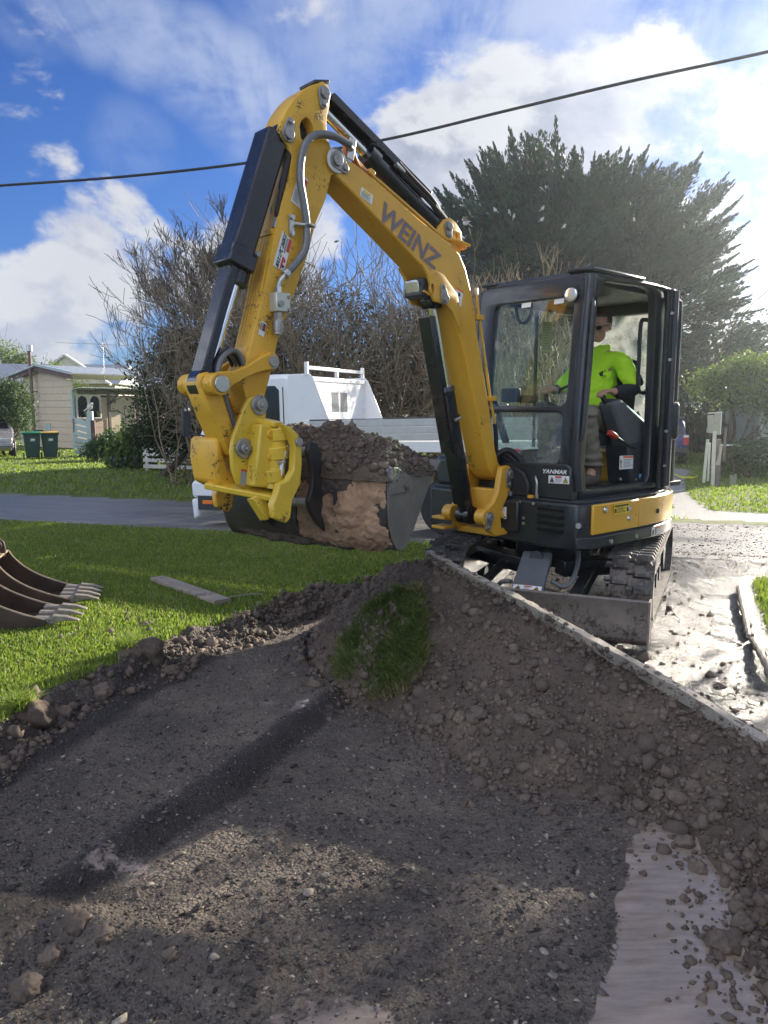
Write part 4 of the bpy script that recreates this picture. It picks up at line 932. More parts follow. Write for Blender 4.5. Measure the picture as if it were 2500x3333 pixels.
# --- boom -----------------------------------------------------------
def boom():
    out=[(2.526,2.915),(2.543,2.955),(2.530,3.005),(2.487,3.030),(2.433,3.030),(2.404,2.992),(2.344,2.978),(2.199,2.924),(2.004,2.836),(1.832,2.757),(1.650,2.682),(1.500,2.625),(1.420,2.575),(1.360,2.49),(1.309,2.366),(1.265,2.235),(1.232,2.073),(1.180,1.90),(1.110,1.640),(1.008,1.241),(.965,1.12),(.91,1.09),(.885,1.04),(.905,.985),(.955,.985),(1.03,1.03),(1.087,1.104),(1.161,1.336),(1.234,1.537),(1.292,1.709),(1.348,1.876),(1.403,2.000),(1.448,2.085),(1.500,2.175),(1.56,2.26),(1.62,2.33),(1.70,2.395),(1.805,2.465),(1.935,2.546),(2.114,2.655),(2.273,2.749),(2.390,2.822),(2.480,2.875)]
    b=MB().prism(out,-.10,.10,1).build('boom',YEL,EXC,bevel=.010)
    # bracket of the boom cylinder, two plates with the work lamp between them
    br=[(1.805,2.467),(1.745,2.40),(1.722,2.33),(1.700,2.262),(1.680,2.238),(1.569,2.225),(1.515,2.19),(1.47,2.13),(1.42,2.05),(1.40,2.10),(1.46,2.30),(1.60,2.42)]
    br2=[(a,c) for a,c in br]
    # the plate is solid but for one oval hole
    hole=[(1.706+.020*math.cos(t),2.318+.036*math.sin(t)) for t in [2*math.pi*i/14 for i in range(14)]]
    for s in (1,-1):
        curve_plate('cylinder_bracket',br2,[hole] if s>0 else [],.011,.003,lambda x,y,z,s=s:Vector((x,s*.108-z,y)),YEL,b)
    MB().box((1.735,0,2.29),(.06,.20,.012),(0,R(-20),0)).build('lamp_shelf',YEL,b)
    lp=MB().box((1.735,0,2.325),(.07,.165,.125),(0,R(-12),0)).build('work_lamp',BLKM,b,bevel=.012)
    lens=curve_plate('lens',round_rect(-.062,-.048,.062,.048,.02),[],.006,.003,lambda x,y,z:Vector((1.776+y*.21+z,x,2.328+y*.98)),LENS,lp)
    flag_pin('pin',(1.595,2.262),(1.612,2.335),.120,.030,b)
    flag_pin('pin',(2.499,2.969),(2.440,2.935),.101,.040,b)
    curve_plate('pin_plate',[(2.499+.072*math.cos(t),2.969+.072*math.sin(t)) for t in [2*math.pi*i/24 for i in range(24)]],[],.004,.001,lambda x,y,z:Vector((x,.104-z,y)),STEEL,b)
    # ears on the back of the boom for the arm cylinder
    ear=[(1.64,2.672),(1.60,2.74),(1.555,2.79),(1.50,2.808),(1.44,2.785),(1.385,2.73),(1.375,2.67),(1.40,2.565),(1.44,2.58)]
    for s in (1,-1): curve_plate('cylinder_ear',ear,[[(1.43+.012*math.cos(t),2.70+.02*math.sin(t)) for t in [2*math.pi*i/10 for i in range(10)]]],.013,.004,lambda x,y,z,s=s:Vector((x,s*.065-z,y)),YEL,b)
    flag_pin('pin',(1.525,2.745),(1.515,2.685),.080,.030,b)
    # steel pipes along the back of the boom
    for k,dy in enumerate((.075,.045,-.045,-.075)):
        MB().tube(smoothpath([(2.40,dy,3.035),(2.33,dy,3.02),(2.26,dy,2.972),(2.12,dy,2.915),(1.985,dy,2.857),(1.75,dy,2.753),(1.56,dy,2.672),(1.45,dy*1.4,2.66),(1.36,dy*1.8,2.635)]),.011,8).build('steel_pipe',YEL,b,True)
    for p,q in (((2.24,2.965),(2.20,2.945)),((1.42,2.65),(1.36,2.63))): MB().bar((p[0],0,p[1]),(q[0],0,q[1]),.215,.035).build('pipe_clamp',YEL,b,bevel=.004)
    MB().box((2.385,.104,3.055),(.050,.012,.125),(0,R(-12),0)).build('hose_bracket',STEEL,b,bevel=.003)
    MB().box((2.41,.085,3.055),(.03,.04,.10)).build('hose_block',paint('orange_paint',(.42,.13,.03),.4),b,bevel=.004)
    MB().tube(smoothpath([(2.36,.085,3.06),(2.33,.085,3.0),(2.29,.085,2.965),(2.22,.085,2.95)]),.013,8).build('steel_pipe',paint('orange_paint',(.42,.13,.03),.4),b,True)
    # pipe down the lower back
    MB().tube([(1.225,.085,2.33),(1.205,.085,2.22),(1.165,.085,2.05),(1.06,.085,1.617),(1.00,.085,1.414)],.010,8).build('steel_pipe',YEL,b,True)
    for p in ((1.205,2.17),(1.05,1.60)): MB().box((p[0]-.005,.085,p[1]),(.07,.05,.035)).build('pipe_clamp',YEL,b,bevel=.004)
    MB().cyl((1.225,.085,2.33),(1.232,.085,2.37),.014,None,8).build('pipe_fitting',STEEL,b)
    MB().tube(smoothpath([(1.00,.085,1.414),(.985,.085,1.34),(.965,.075,1.22),(.94,.07,1.12),(.93,.05,1.02)]),.016,8).build('hydraulic_hose',RUB,b,True)
    MB().tube(smoothpath([(1.30,-.02,2.40),(1.25,-.03,2.30),(1.215,-.03,2.15),(1.17,-.03,2.0)]),.014,8).build('hydraulic_hose',RUB,b,True)
    # lettering
    o=Vector((2.179,.1012,2.695)); x=Vector((1.659,.1012,2.432))-o; yv=Vector((2.173,.1012,2.830))-o
    yd=(yv-x*(yv.dot(x)/x.dot(x)))
    text_obj('lettering_outline','WEINZ',LTRO,b,o-Vector((0,-.0008,.004)),x,yd,x.length*1.005,yd.length*1.07,.0004,.045,.08)
    text_obj('lettering','WEINZ',LTR,b,o,x,yd,x.length,yd.length,.0018,.022,.08)
    def P(a,c): return (a,.1005,c)
    sticker('white_sticker',[P(2.309,2.859),P(2.212,2.823),P(2.223,2.765),P(2.319,2.805)],STW,b,[(.2,.1,.8,.35,STY)]+lines(.08,.92,.42,.92,5,STWG))
    sticker('warning_sticker',[P(1.455,2.356),P(1.382,2.332),P(1.406,2.225),P(1.483,2.255)],STW,b,[(0,0,1,.14,STO),([(.4,.22),(.62,.25),(.7,.4),(.55,.5),(.35,.45)],STK)]+lines(.1,.9,.56,.95,5,STWG))
boom()

# --- boom cylinder ---------------------------------------------------
def cyl_unit(name,a,b,split,r_b,r_r,v=0.0,flip=False):
    """hydraulic cylinder: barrel from a to the split, chrome rod on to b"""
    A,B=Vector((a[0],v,a[1])),Vector((b[0],v,b[1])); M=A.lerp(B,split)
    m=MB().cyl(A,M,r_b,None,28).cyl(M,M+(B-A).normalized()*.03,r_b*1.12,r_b*1.0,28).cyl((a[0],v-.06,a[1]),(a[0],v+.06,a[1]),r_b*1.15,None,24)
    o=m.build(name,CYLB,EXC,True,40)
    MB().cyl(M,B,r_r,None,24).build('piston_rod',CHROME,o,True,40)
    MB().cyl((b[0],v-.055,b[1]),(b[0],v+.055,b[1]),r_r*1.9,None,22).build('rod_eye',CYLB,o,True,40)
    return o
def boom_cylinder():
    o=cyl_unit('boom_cylinder',(1.20,.742),(1.595,2.262),.60,.058,.031)
    d=(Vector((1.595,0,2.262))-Vector((1.20,0,.742))).normalized(); n=Vector((d.z,0,-d.x))
    a=Vector((1.20,0,.742))
    # the black guard on the forward side
    m=MB()
    for t0,t1,w,off in ((.50,1.47,.105,.066),(.10,.92,.105,.058)):
        sh=Vector((0,-.028 if t1>1 else 0,0)); p,q=a+d*t0+n*off+sh,a+d*t1+n*off+sh; m.bar(p,q,w,.012,(n.x,0,n.z))
        for s in (1,-1): m.bar(p-n*.022+Vector((0,s*w/2,0)),q-n*.022+Vector((0,s*w/2,0)),.010,.055,(n.x,0,n.z))
    m.build('cylinder_guard',CYLB,o,bevel=.003)
    c=a+d*.74; MB().cyl(c-d*.015,c+d*.015,.070,None,26).build('clamp_band',CYLB,o,True)
    for s in (1,-1): MB().cyl(c+Vector((0,s*.078,0))-n*.02,c+Vector((0,s*.078,0))+n*.04,.012,None,8).build('clamp_bolt',STEEL,o)
boom_cylinder()

# --- arm cylinder ----------------------------------------------------
def arm_cylinder():
    a,b=(1.525,2.745),(2.583,3.300)
    o=cyl_unit('arm_cylinder',a,b,.60,.056,.030)
    A,B=Vector((a[0],0,a[1])),Vector((b[0],0,b[1])); d=(B-A).normalized(); n=Vector((-d.z,0,d.x))
    m=MB()
    p,q=A+d*.20+n*.125,A+d*1.12+n*.110; m.bar(p,q,.085,.010,(n.x,0,n.z))
    for s in (1,-1): m.bar(p-n*.018+Vector((0,s*.042,0)),q-n*.018+Vector((0,s*.042,0)),.008,.05,(n.x,0,n.z))
    m.build('cylinder_guard',CYLB,o,bevel=.003)
    c=A.lerp(B,.60); m=MB().cyl(c-d*.05,c+d*.03,.072,None,26).box(c+n*.09,(.05,.06,.06)); m.build('gland_nut',CYLB,o,True)
    MB().cyl(c+n*.085-Vector((0,.04,0)),c+n*.085+Vector((0,.055,0)),.022,None,14).build('guard_bolt',BLKM,o,True)
    for k,off in enumerate((.045,.075)):
        MB().tube(smoothpath([A+d*.04+Vector((0,.05,0))+n*.05,A+d*.20+Vector((0,.066,0))+n*off,A+d*.40+Vector((0,.068,0))+n*off,A+d*.54+Vector((0,.062,0))+n*(off+.01)]),.015,8).build('hydraulic_hose',RUB,o,True)
    MB().cyl(A+d*.48+Vector((0,.066,0))+n*.06,A+d*.56+Vector((0,.066,0))+n*.06,.017,None,10).build('hose_fitting',STEEL,o)
    MB().cyl(A+d*.02+Vector((0,.05,0))+n*.05,A+d*.16+Vector((0,.062,0))+n*.05,.021,None,12).build('hose_fitting',BLKM,o)
arm_cylinder()

# --- arm --------------------------------------------------------------
def arm():
    P=[(2.582,3.384),(2.545,3.374),(2.531,3.345),(2.535,3.264),(2.555,3.200),(2.558,3.153),(2.548,3.083),(2.530,3.040),(2.470,3.03),(2.425,2.99),(2.430,2.935),(2.475,2.905),(2.526,2.883),(2.569,2.743),(2.647,2.590),(2.703,2.417),(2.768,2.264),(2.844,2.104),(2.919,1.925),(2.963,1.775),(2.985,1.70),(3.020,1.60),(3.045,1.515),(3.085,1.490),(3.12,1.51),(3.140,1.58),(3.165,1.66),(3.175,1.72),(3.139,1.769),(3.097,1.891),(3.066,1.990),(3.034,2.096),(3.002,2.211),(2.947,2.434),(2.910,2.566),(2.881,2.674),(2.851,2.758),(2.827,2.826),(2.809,2.932),(2.831,2.982),(2.865,3.014),(2.896,3.038),(2.873,3.105),(2.832,3.176),(2.781,3.243),(2.719,3.305),(2.667,3.342)]
    hole=[(2.706,3.162),(2.737,3.136),(2.748,3.102),(2.742,3.049),(2.713,3.019),(2.677,3.011),(2.651,3.036),(2.645,3.078),(2.660,3.130),(2.680,3.157)]
    b=curve_plate('arm',P,[hole],.09,.007,lambda x,y,z:Vector((x,-z,y)),YELD,EXC)
    MB().prism(hole,-.02,.02,1).build('hole_backing',CYLB,b)
    flag_pin('pin',(2.580,3.318),(2.586,3.258),.091,.034,b)
    flag_pin('pin',(2.834,3.041),(2.819,3.108),.091,.034,b)
    pins((2.492,2.969),.05,.0995,.075,28).build('boss',YELD,b,bevel=.004)
    MB().box((2.575,0,3.392),(.11,.15,.018),(0,R(14),0)).build('top_guard',BLKM,b,bevel=.004)
    flag_pin('pin',(3.009,1.793),(3.009,1.795),.150,.036,b)
    for s in (1,-1): pins((3.009,1.793),s*.085,s*.15,.052,24).build('boss',YELD,b,bevel=.005)
    # bundle of pipes on the front face
    L=[(2.905,2.52),(2.955,2.36),(3.022,2.11),(3.085,1.88),(3.125,1.77)]
    for k,v in enumerate((-.066,-.036,-.006,.024,.054)):
        MB().tube([(a+.006,v,c) for a,c in L],.0125,8).build('steel_pipe',YELD,b,True)
    for i,v in enumerate((-.066,-.006,.024,.054)):
        MB().tube([(2.905,v,2.52),(2.895,v,2.57+.02*(i%2)),(2.885,v,2.60+.025*(i%2))],.010,8).build('pipe_elbow',YELD if i%2 else STEEL,b,True)
        MB().cyl((2.885,v,2.60+.025*(i%2)),(2.878,v,2.635+.03*(i%2)),.012,None,8).build('pipe_fitting',STEEL,b)
    MB().bar((2.915,-.075,2.515),(2.915,.065,2.515),.045,.03).build('pipe_clamp',YELD,b,bevel=.004)
    MB().bar((3.105,-.075,1.85),(3.105,.065,1.85),.02,.05).build('pipe_clamp',YELD,b,bevel=.004)
    # auxiliary hose, its clamp and the coupling block
    def S(pts,dy=.0): return [(a,.135+dy,c) for a,c in pts]
    hp=S([(2.420,3.065),(2.451,3.070),(2.528,3.085),(2.624,3.078),(2.698,3.050),(2.751,2.987),(2.778,2.896),(2.785,2.800),(2.771,2.723),(2.752,2.630),(2.743,2.559),(2.744,2.494),(2.760,2.427),(2.813,2.356),(2.896,2.274)])
    MB().tube(smoothpath(hp,5),.022,14).build('auxiliary_hose',HOSE,b,True)
    MB().cyl((2.455,.135,3.072),(2.395,.12,3.050),.018,None,12).build('hose_fitting',STEEL,b)
    MB().tube(smoothpath([(2.885,.135,2.285),(2.925,.132,2.245),(2.940,.13,2.215),(2.944,.13,2.18)]),.014,10).build('steel_elbow',STEEL,b,True)
    MB().cyl((2.880,.135,2.29),(2.900,.135,2.27),.027,None,16).build('hose_ferrule',STEEL,b)
    MB().cyl((2.943,.13,2.20),(2.943,.13,2.155),.022,None,6).build('hose_nut',STEEL,b)
    vb=MB().box((2.93,.125,2.12),(.095,.075,.105)).build('coupling_block',paint('pale_zinc',(.56,.57,.50),.42,.06,12,metal=.5),b,bevel=.006)
    for dx,dz in ((-.035,.03),(-.035,-.038)): MB().cyl((2.93+dx,.16,2.12+dz),(2.93+dx,.172,2.12+dz),.010,None,6).build('block_bolt',STEELD,vb)
    MB().cyl((2.95,.16,2.11),(2.95,.172,2.11),.018,None,16).build('block_plug',STEELD,vb)
    m=MB().cyl((2.942,.125,2.068),(2.944,.125,2.02),.026,None,6).cyl((2.944,.125,2.02),(2.945,.125,1.965),.029,None,20).cyl((2.945,.125,1.965),(2.946,.125,1.945),.024,None,20)
    m.build('quick_coupling',STEELD,vb,True,30)
    m=MB().cyl((2.823,.10,2.60),(2.823,.118,2.60),.014,None,6).cyl((2.825,.10,2.515),(2.825,.118,2.515),.014,None,6).box((2.824,.098,2.557),(.03,.012,.115))
    m.cyl((2.815,.112,2.565),(2.705,.165,2.56),.011,None,10); m.tube([(2.768,.162,2.562),(2.74,.167,2.562),(2.713,.160,2.562),(2.713,.118,2.562),(2.768,.115,2.562)],.008,8)
    m.build('hose_clamp',STEEL,b,True,30)
    def Q(a,c): return (a,.0915,c)
    sticker('load_sticker',[Q(2.763,2.858),Q(2.696,2.826),Q(2.746,2.652),Q(2.822,2.692)],STW,b,[(.66,.06,.97,.3,STR),([(.2,.25),(.45,.3),(.5,.45),(.3,.5)],STK)]+lines(.08,.6,.56,.95,7,STWG)+lines(.66,.95,.36,.9,5,STWG))
    s1=sticker('load_sticker',[Q(2.881,2.523),Q(2.816,2.476),Q(2.876,2.298),Q(2.950,2.326)],STW,b,[(.72,.02,.97,.42,STR),(.56,.62,.70,.97,STR),(.52,.06,.68,.50,STWG),([(.72,.62),(.86,.66),(.90,.74),(.72,.76)],STR),([(.72,.82),(.9,.86),(.84,.93),(.70,.90)],STK)])
    tl=Vector(Q(2.881,2.523)); bl=Vector(Q(2.950,2.326)); tr_=Vector(Q(2.816,2.476))
    xd=(tl-bl); 
    text_obj('lettering','MAX LPC 260KG',STK,b,bl+(tr_-tl)*.47+xd*.02+Vector((0,.0025,0)),xd,tl-tr_+xd*.2,xd.length*.93,.032,.0008,.03)
    s2=sticker('danger_sticker',[Q(3.034,2.018),Q(2.999,2.002),Q(3.021,1.928),Q(3.057,1.944)],STW,b,[(.08,.08,.92,.62,STK),(.16,.14,.84,.54,STR)])
    o=Vector(Q(3.036,1.995)); text_obj('lettering','DANGER',STW,b,Vector(Q(3.046,1.950))+Vector((-.009,.0035,.0)),Vector((-.019,0,.062)),Vector((-.9,0,-.3))*-1,.060,.012,.0008,.01)
    # hoses looping over the nose
    for k,v in enumerate((-.055,-.015,.03,.065)):
        MB().tube(smoothpath([(3.125,v,1.76),(3.165,v,1.83),(3.22,v+.01,1.845),(3.285,v+.02,1.80),(3.31,v+.02,1.72),(3.27,v+.01,1.60),(3.23,v,1.50),(3.20,v,1.40)]),.015,10).build('hydraulic_hose',HOSE if k%2 else RUB,b,True)
arm()

# --- bucket cylinder ----------------------------------------------------
def bucket_cylinder():
    a,b=(2.835,3.04),(3.345,1.665)
    A,B=Vector((a[0],0,a[1])),Vector((b[0],0,b[1])); d=(B-A).normalized(); n=Vector((-d.z,0,d.x))*1.0
    if n.x<0: n=-n
    m=MB().cyl(A+d*.05,A+d*.80,.056,None,28).cyl((a[0],-.06,a[1]),(a[0],.06,a[1]),.07,None,24)
    o=m.build('bucket_cylinder',CYLB,EXC,True,40)
    MB().cyl(A+d*.78,B,.029,None,24).build('piston_rod',CHROME,o,True,40)
    m=MB().cyl((b[0],-.085,b[1]),(b[0],.085,b[1]),.062,None,26).cyl((b[0],-.05,b[1]),(b[0],.05,b[1]),.085,None,26).cyl(B-d*.10,B,.05,.065,20); m.build('rod_eye',CYLB,o,True,40)
    # channel shaped guard over the barrel and the lower rod guard it slides on
    def channel(t0,t1,w,depth,off,nm,tap=0):
        p,q=A+d*t0+n*off,A+d*t1+n*(off-tap); m=MB().bar(p,q,w,.010,(n.x,0,n.z))
        for s in (1,-1): m.bar(p-n*depth/2+Vector((0,s*w/2,0)),q-n*depth/2+Vector((0,s*w/2,0)),.008,depth,(n.x,0,n.z))
        return m.build(nm,CYLB,o,bevel=.004)
    channel(.01,.76,.150,.12,.105,'cylinder_guard')
    channel(.70,1.42,.120,.045,.085,'rod_guard',.02)
    c=A+d*.75; MB().bar(c-d*.06+n*.035,c+d*.06+n*.035,.175,.17,(n.x,0,n.z)).build('guard_collar',CYLB,o,bevel=.012)
    MB().cyl(c-d*.03,c+d*.13,.066,None,26).build('gland_nut',CYLB,o,True,40)
    MB().cyl(c-d*.05+n*-.03+Vector((0,.08,0)),c-d*.05+n*-.03+Vector((0,.105,0)),.016,None,6).build('guard_bolt',STEELD,o)
    for k,(t0,t1) in enumerate(((.03,.30),(.05,.44))):
        MB().tube(smoothpath([A+d*t0+Vector((0,.05,0))-n*.04,A+d*(t0+.06)+Vector((0,.075,0))-n*.055,A+d*(t1-.05)+Vector((0,.07,0))-n*(.06+.02*k),A+d*t1+Vector((0,.06,0))-n*(.085+.02*k)]),.015,8).build('hydraulic_hose',RUB,o,True)
        e=A+d*t1+Vector((0,.06,0))-n*(.085+.02*k); MB().cyl(e-d*.02,e+d*.06,.019,None,10).build('hose_fitting',STEEL,o)
bucket_cylinder()

# --- links, hitch, bucket -------------------------------------------------
def links():
    P=[(2.985,1.79),(2.995,1.82),(3.020,1.835),(3.050,1.830),(3.110,1.800),(3.170,1.765),(3.257,1.733),(3.340,1.728),(3.395,1.710),(3.425,1.665),(3.405,1.62),(3.360,1.600),(3.306,1.615),(3.268,1.655),(3.203,1.690),(3.127,1.722),(3.069,1.738),(3.020,1.748)]
    for s in (1,-1):
        l=MB().prism(P,s*.125 if s>0 else -.165,.165 if s>0 else -.125,1).build('side_link',YELD,EXC,bevel=.006)
        pins((3.355,1.662),s*.09,s*.19,.060,26).build('boss',YELD,l,bevel=.005)
        pins((3.355,1.662),s*.19,s*.206,.044,22).build('pin',STEEL,l,bevel=.003)
    P=[(3.420,1.665),(3.405,1.715),(3.355,1.730),(3.305,1.700),(3.285,1.65),(3.200,1.39),(3.165,1.335),(3.175,1.285),(3.215,1.262),(3.255,1.285),(3.290,1.36),(3.345,1.48)]
    P=[(a+.012,b) for a,b in P]
    h=MB().prism(P,-.088,.088,1).build('bucket_link',YELD,EXC,bevel=.014)
links()
def hitch():
    # two cheek plates that take the arm and link pins
    P=[(3.126,1.600),(3.072,1.615),(3.046,1.575),(3.052,1.492),(3.060,1.440),(3.062,1.30),(3.075,1.20),(3.10,1.105),(3.178,1.090),(3.245,1.115),(3.278,1.205),(3.283,1.305),(3.270,1.375),(3.236,1.450),(3.200,1.530),(3.164,1.588)]
    o=MB().prism(P,.120,.152,1).build('tilt_hitch',LIME,EXC,bevel=.008)
    MB().prism(P,-.152,-.120,1).build('hitch_cheek',YELD,o,bevel=.008)
    for p in ((3.102,1.552),(3.208,1.317)):
        q=[(p[0]+.050*math.cos(t)*(1 if k%4 else 1.06),p[1]+.056*math.sin(t)) for k,t in enumerate([2*math.pi*i/16 for i in range(16)])]
        m=MB().prism(q,.152,.168,1).cyl((p[0],.168,p[1]),(p[0],.192,p[1]),.030,None,20).cyl((p[0],.192,p[1]),(p[0],.205,p[1]),.014,None,6)
        m.build('pin',STEELD,o,bevel=.003)
    # raised pads cast on the cheek
    for x0,z0,x1,z1 in ((3.055,1.44,3.135,1.335),(3.035,1.43,3.062,1.34)): MB().box(((x0+x1)/2,.160,(z0+z1)/2),(abs(x1-x0),.02,abs(z1-z0)),(0,R(12),0)).build('cast_pad',LIME,o,bevel=.006)
    sticker('name_plate',[(3.225,.1535,1.205),(3.180,.1535,1.195),(3.180,.1535,1.105),(3.235,.1535,1.120)],STWG,o,[(0,0,1,.12,STR)])
    # the rocking block with the tilt cylinder, lying across the cheeks
    y0=.17
    def Lp(t,w,v,z): return (t,v,z)
    body=MB().bar((3.075,.20,1.44),(3.125,.20,1.10),.16,.10,(0,1,0)).build('rocker_block',LIME,o,bevel=.012)
    for k,(z,r,c) in enumerate(((1.395,.070,3.020),(1.355,.052,3.030),(1.290,.066,3.040),(1.235,.050,3.052),(1.165,.062,3.064))):
        MB().cyl((c+.006,.235,z+.035),(c-.001,.235,z-.035),r,None,26).build('cylinder_ring',LIME,o,bevel=.006)
    MB().cyl((3.010,.235,1.44),(3.075,.235,1.09),.048,None,24).build('tilt_cylinder',LIME,o,True)
    for z in (1.395,1.27,1.165): MB().cyl((3.095,.21,z),(3.093,.262,z),.024,None,16).build('block_plug',YELD,o,bevel=.004)
    # outer fork that carries the bucket hooks
    F=[(3.085,1.452),(3.030,1.432),(2.985,1.395),(2.965,1.33),(2.960,1.24),(2.975,1.12),(3.03,1.03),(3.045,.935),(3.075,.910),(3.150,.945),(3.160,1.02),(3.130,1.08),(3.115,1.13),(3.055,1.15),(3.02,1.20),(3.01,1.33),(3.04,1.395)]
    f=MB().prism(F,.305,.360,1).build('hook_plate',LIME,o,bevel=.008)
    pins((2.985,1.352),.36,.372,.024,18).build('pin',STEELD,f,bevel=.003)
    MB().prism(F,-.30,-.25,1).build('hook_plate',YELD,o,bevel=.008)
    MB().prism([(3.32,1.37),(3.33,1.25),(3.31,1.12),(3.22,1.075),(3.10,1.075),(3.10,1.12),(3.17,1.15),(3.24,1.2),(3.27,1.30),(3.28,1.38)],-.24,.05,1).build('hitch_back',YELD,o,bevel=.02)
    MB().bar((3.315,-.05,1.115),(3.05,.31,1.045),.12,.035,(.2,0,1)).build('hitch_crossbar',LIME,o,bevel=.008)
    MB().bar((3.05,.27,1.445),(3.10,.10,1.475),.07,.03).build('hitch_crossbar',LIME,o,bevel=.006)
    MB().bar((3.17,.19,1.06),(3.10,.22,.93),.07,.09,(0,1,0)).build('hook',LIME,o,bevel=.01)
    MB().bar((3.10,.24,1.06),(3.06,.29,.95),.07,.08,(0,1,0)).build('hook',BUCKD,o,bevel=.01)
    MB().tube(smoothpath([(2.995,.300,1.36),(2.990,.312,1.30),(2.996,.315,1.24),(3.010,.315,1.17),(3.045,.308,1.115),(3.085,.285,1.095)]),.0155,10).build('hydraulic_hose',HOSE,o,True)
    m=MB().cyl((3.045,.285,1.235),(3.055,.285,1.165),.014,None,10).cyl((3.03,.285,1.24),(3.072,.285,1.24),.013,None,10).cyl((3.045,.29,1.235),(3.028,.30,1.30),.008,None,8); m.build('hose_fitting',STEEL,o,True)
hitch()
BYAW=math.atan2(.303,.953)
def bucket():
    """wide batter bucket, swung a little by the tilt hitch"""
    root=bpy.data.objects.new('mud_bucket',None); COL.objects.link(root); root.parent=EXC; root.location=(2.732,0,0); root.rotation_euler=(0,0,BYAW)
    W=.625
    # profile: x runs from the lip (machine side, negative) to the back (positive)
    prof=[(-.585,1.135),(-.49,1.02),(-.36,.862),(-.29,.768),(-.23,.715),(-.165,.696),(-.10,.715),(-.045,.785),(-.012,.87),(.0,.955),(.0,1.06),(-.004,1.18)]
    th=.016; inn=[]
    n=len(prof)
    for i,(a,b) in enumerate(prof):
        p,q=prof[max(i-1,0)],prof[min(i+1,n-1)]; tx,tz=q[0]-p[0],q[1]-p[1]; L=math.hypot(tx,tz); inn.append((a-tz/L*th,b+tx/L*th))
    MB().prism(prof+inn[::-1],-W,W,1).build('bucket_shell',BUCKD,root,True,50)
    side=prof+[(-.03,1.20),(-.09,1.197),(-.16,1.165)]
    for s in (1,-1):
        a,b=(W-.02,W+.004) if s>0 else (-W-.004,-W+.02)
        sp=MB().prism(side,a,b,1).build('side_plate',BUCKS,root,bevel=.004)
        up=[(-.002,1.045),(-.002,1.17),(-.035,1.202),(-.09,1.197),(-.155,1.165),(-.26,1.13),(-.26,1.045)]
        c,d=(W+.006,W+.022) if s>0 else (-W-.022,-W-.006)
        MB().prism(up,c,d,1).build('side_cutter',BUCKS,sp,bevel=.004)
    MB().prism([(-.585,1.135),(-.66,1.20),(-.645,1.21),(-.565,1.15)],-W-.02,W+.02,1).build('cutting_edge',BUCKS,root,bevel=.003)
    for y in (-.30,-.02,.28): MB().prism([(.0,.80),(.022,.86),(.022,1.12),(.0,1.16)],y-.012,y+.012,1).build('wear_strip',BUCKD,root)
    # pin ears welded on the back, seen as dark curved plates
    E=[(-.02,1.235),(.06,1.335),(.125,1.345),(.155,1.29),(.125,1.22),(.105,1.13),(.120,1.06),(.155,1.0),(.135,.94),(.06,.85),(-.03,.79),(-.02,.95),(-.006,1.1)]
    for y in (.155,-.245): MB().prism(E,y,y+.030,1).build('pin_ear',BUCKD,root,bevel=.008)
    for z in (1.285,.985): pins((.115,z),-.215,.155,.028,18).build('bucket_pin',STEELD,root,True)
    # soil and clay caked on the outside of the shell, hugging its curve
    pr=smoothpath([(a,0,b) for a,b in prof],8); pr=np.array([(q.x,q.z) for q in pr]); tg=np.gradient(pr,axis=0); tg/=np.linalg.norm(tg,axis=1)[:,None]; nr=np.stack([tg[:,1],-tg[:,0]],-1)
    def caked(y0,y1,i0,i1,seed,thick,cover,mat,ny=90):
        ii=np.linspace(i0,i1,80); ys=np.linspace(y0,y1,ny); gi,gy=np.meshgrid(ii,ys); bi=np.interp(gi,np.arange(len(pr)),pr[:,0]); bz=np.interp(gi,np.arange(len(pr)),pr[:,1]); nx=np.interp(gi,np.arange(len(pr)),nr[:,0]); nz=np.interp(gi,np.arange(len(pr)),nr[:,1])
        e=np.minimum(np.minimum((gi-i0)/(i1-i0),(i1-gi)/(i1-i0))*2,np.minimum((gy-y0)/(y1-y0),(y1-gy)/(y1-y0))*2); e=np.clip(e*1.6,0,1)
        m=cover+.75*fbm(gy*3.4,gi*.045,1.6,5,seed,.66)+.35*(e-1); t=np.clip(m,-.12,.6)*thick*1.6+.012*fbm(gy,bz,26,4,seed+5)*(m>0)
        V=np.stack([bi+nx*t,gy,bz+nz*t],-1).reshape(-1,3); idx=np.arange(80*ny).reshape(ny,80); Fq=np.stack([idx[:-1,:-1],idx[:-1,1:],idx[1:,1:],idx[1:,:-1]],-1).reshape(-1,4)
        return npmesh('caked_soil',V,Fq,mat,root,smooth=True)
    N=len(pr)-1
    caked(-.02,.62,int(N*.44),N-2,207,.07,.29,TAN)['label']='tan clay caked on the near half of the bucket back'
    caked(-.62,.62,int(N*.30),int(N*.62),202,.055,.16,SOILC,160); caked(-.6,.15,int(N*.60),N-1,203,.04,-.02,SOILC); caked(-.62,.62,int(N*.86),N,204,.06,.18,SOILC,160)
    return root
BK=bucket()
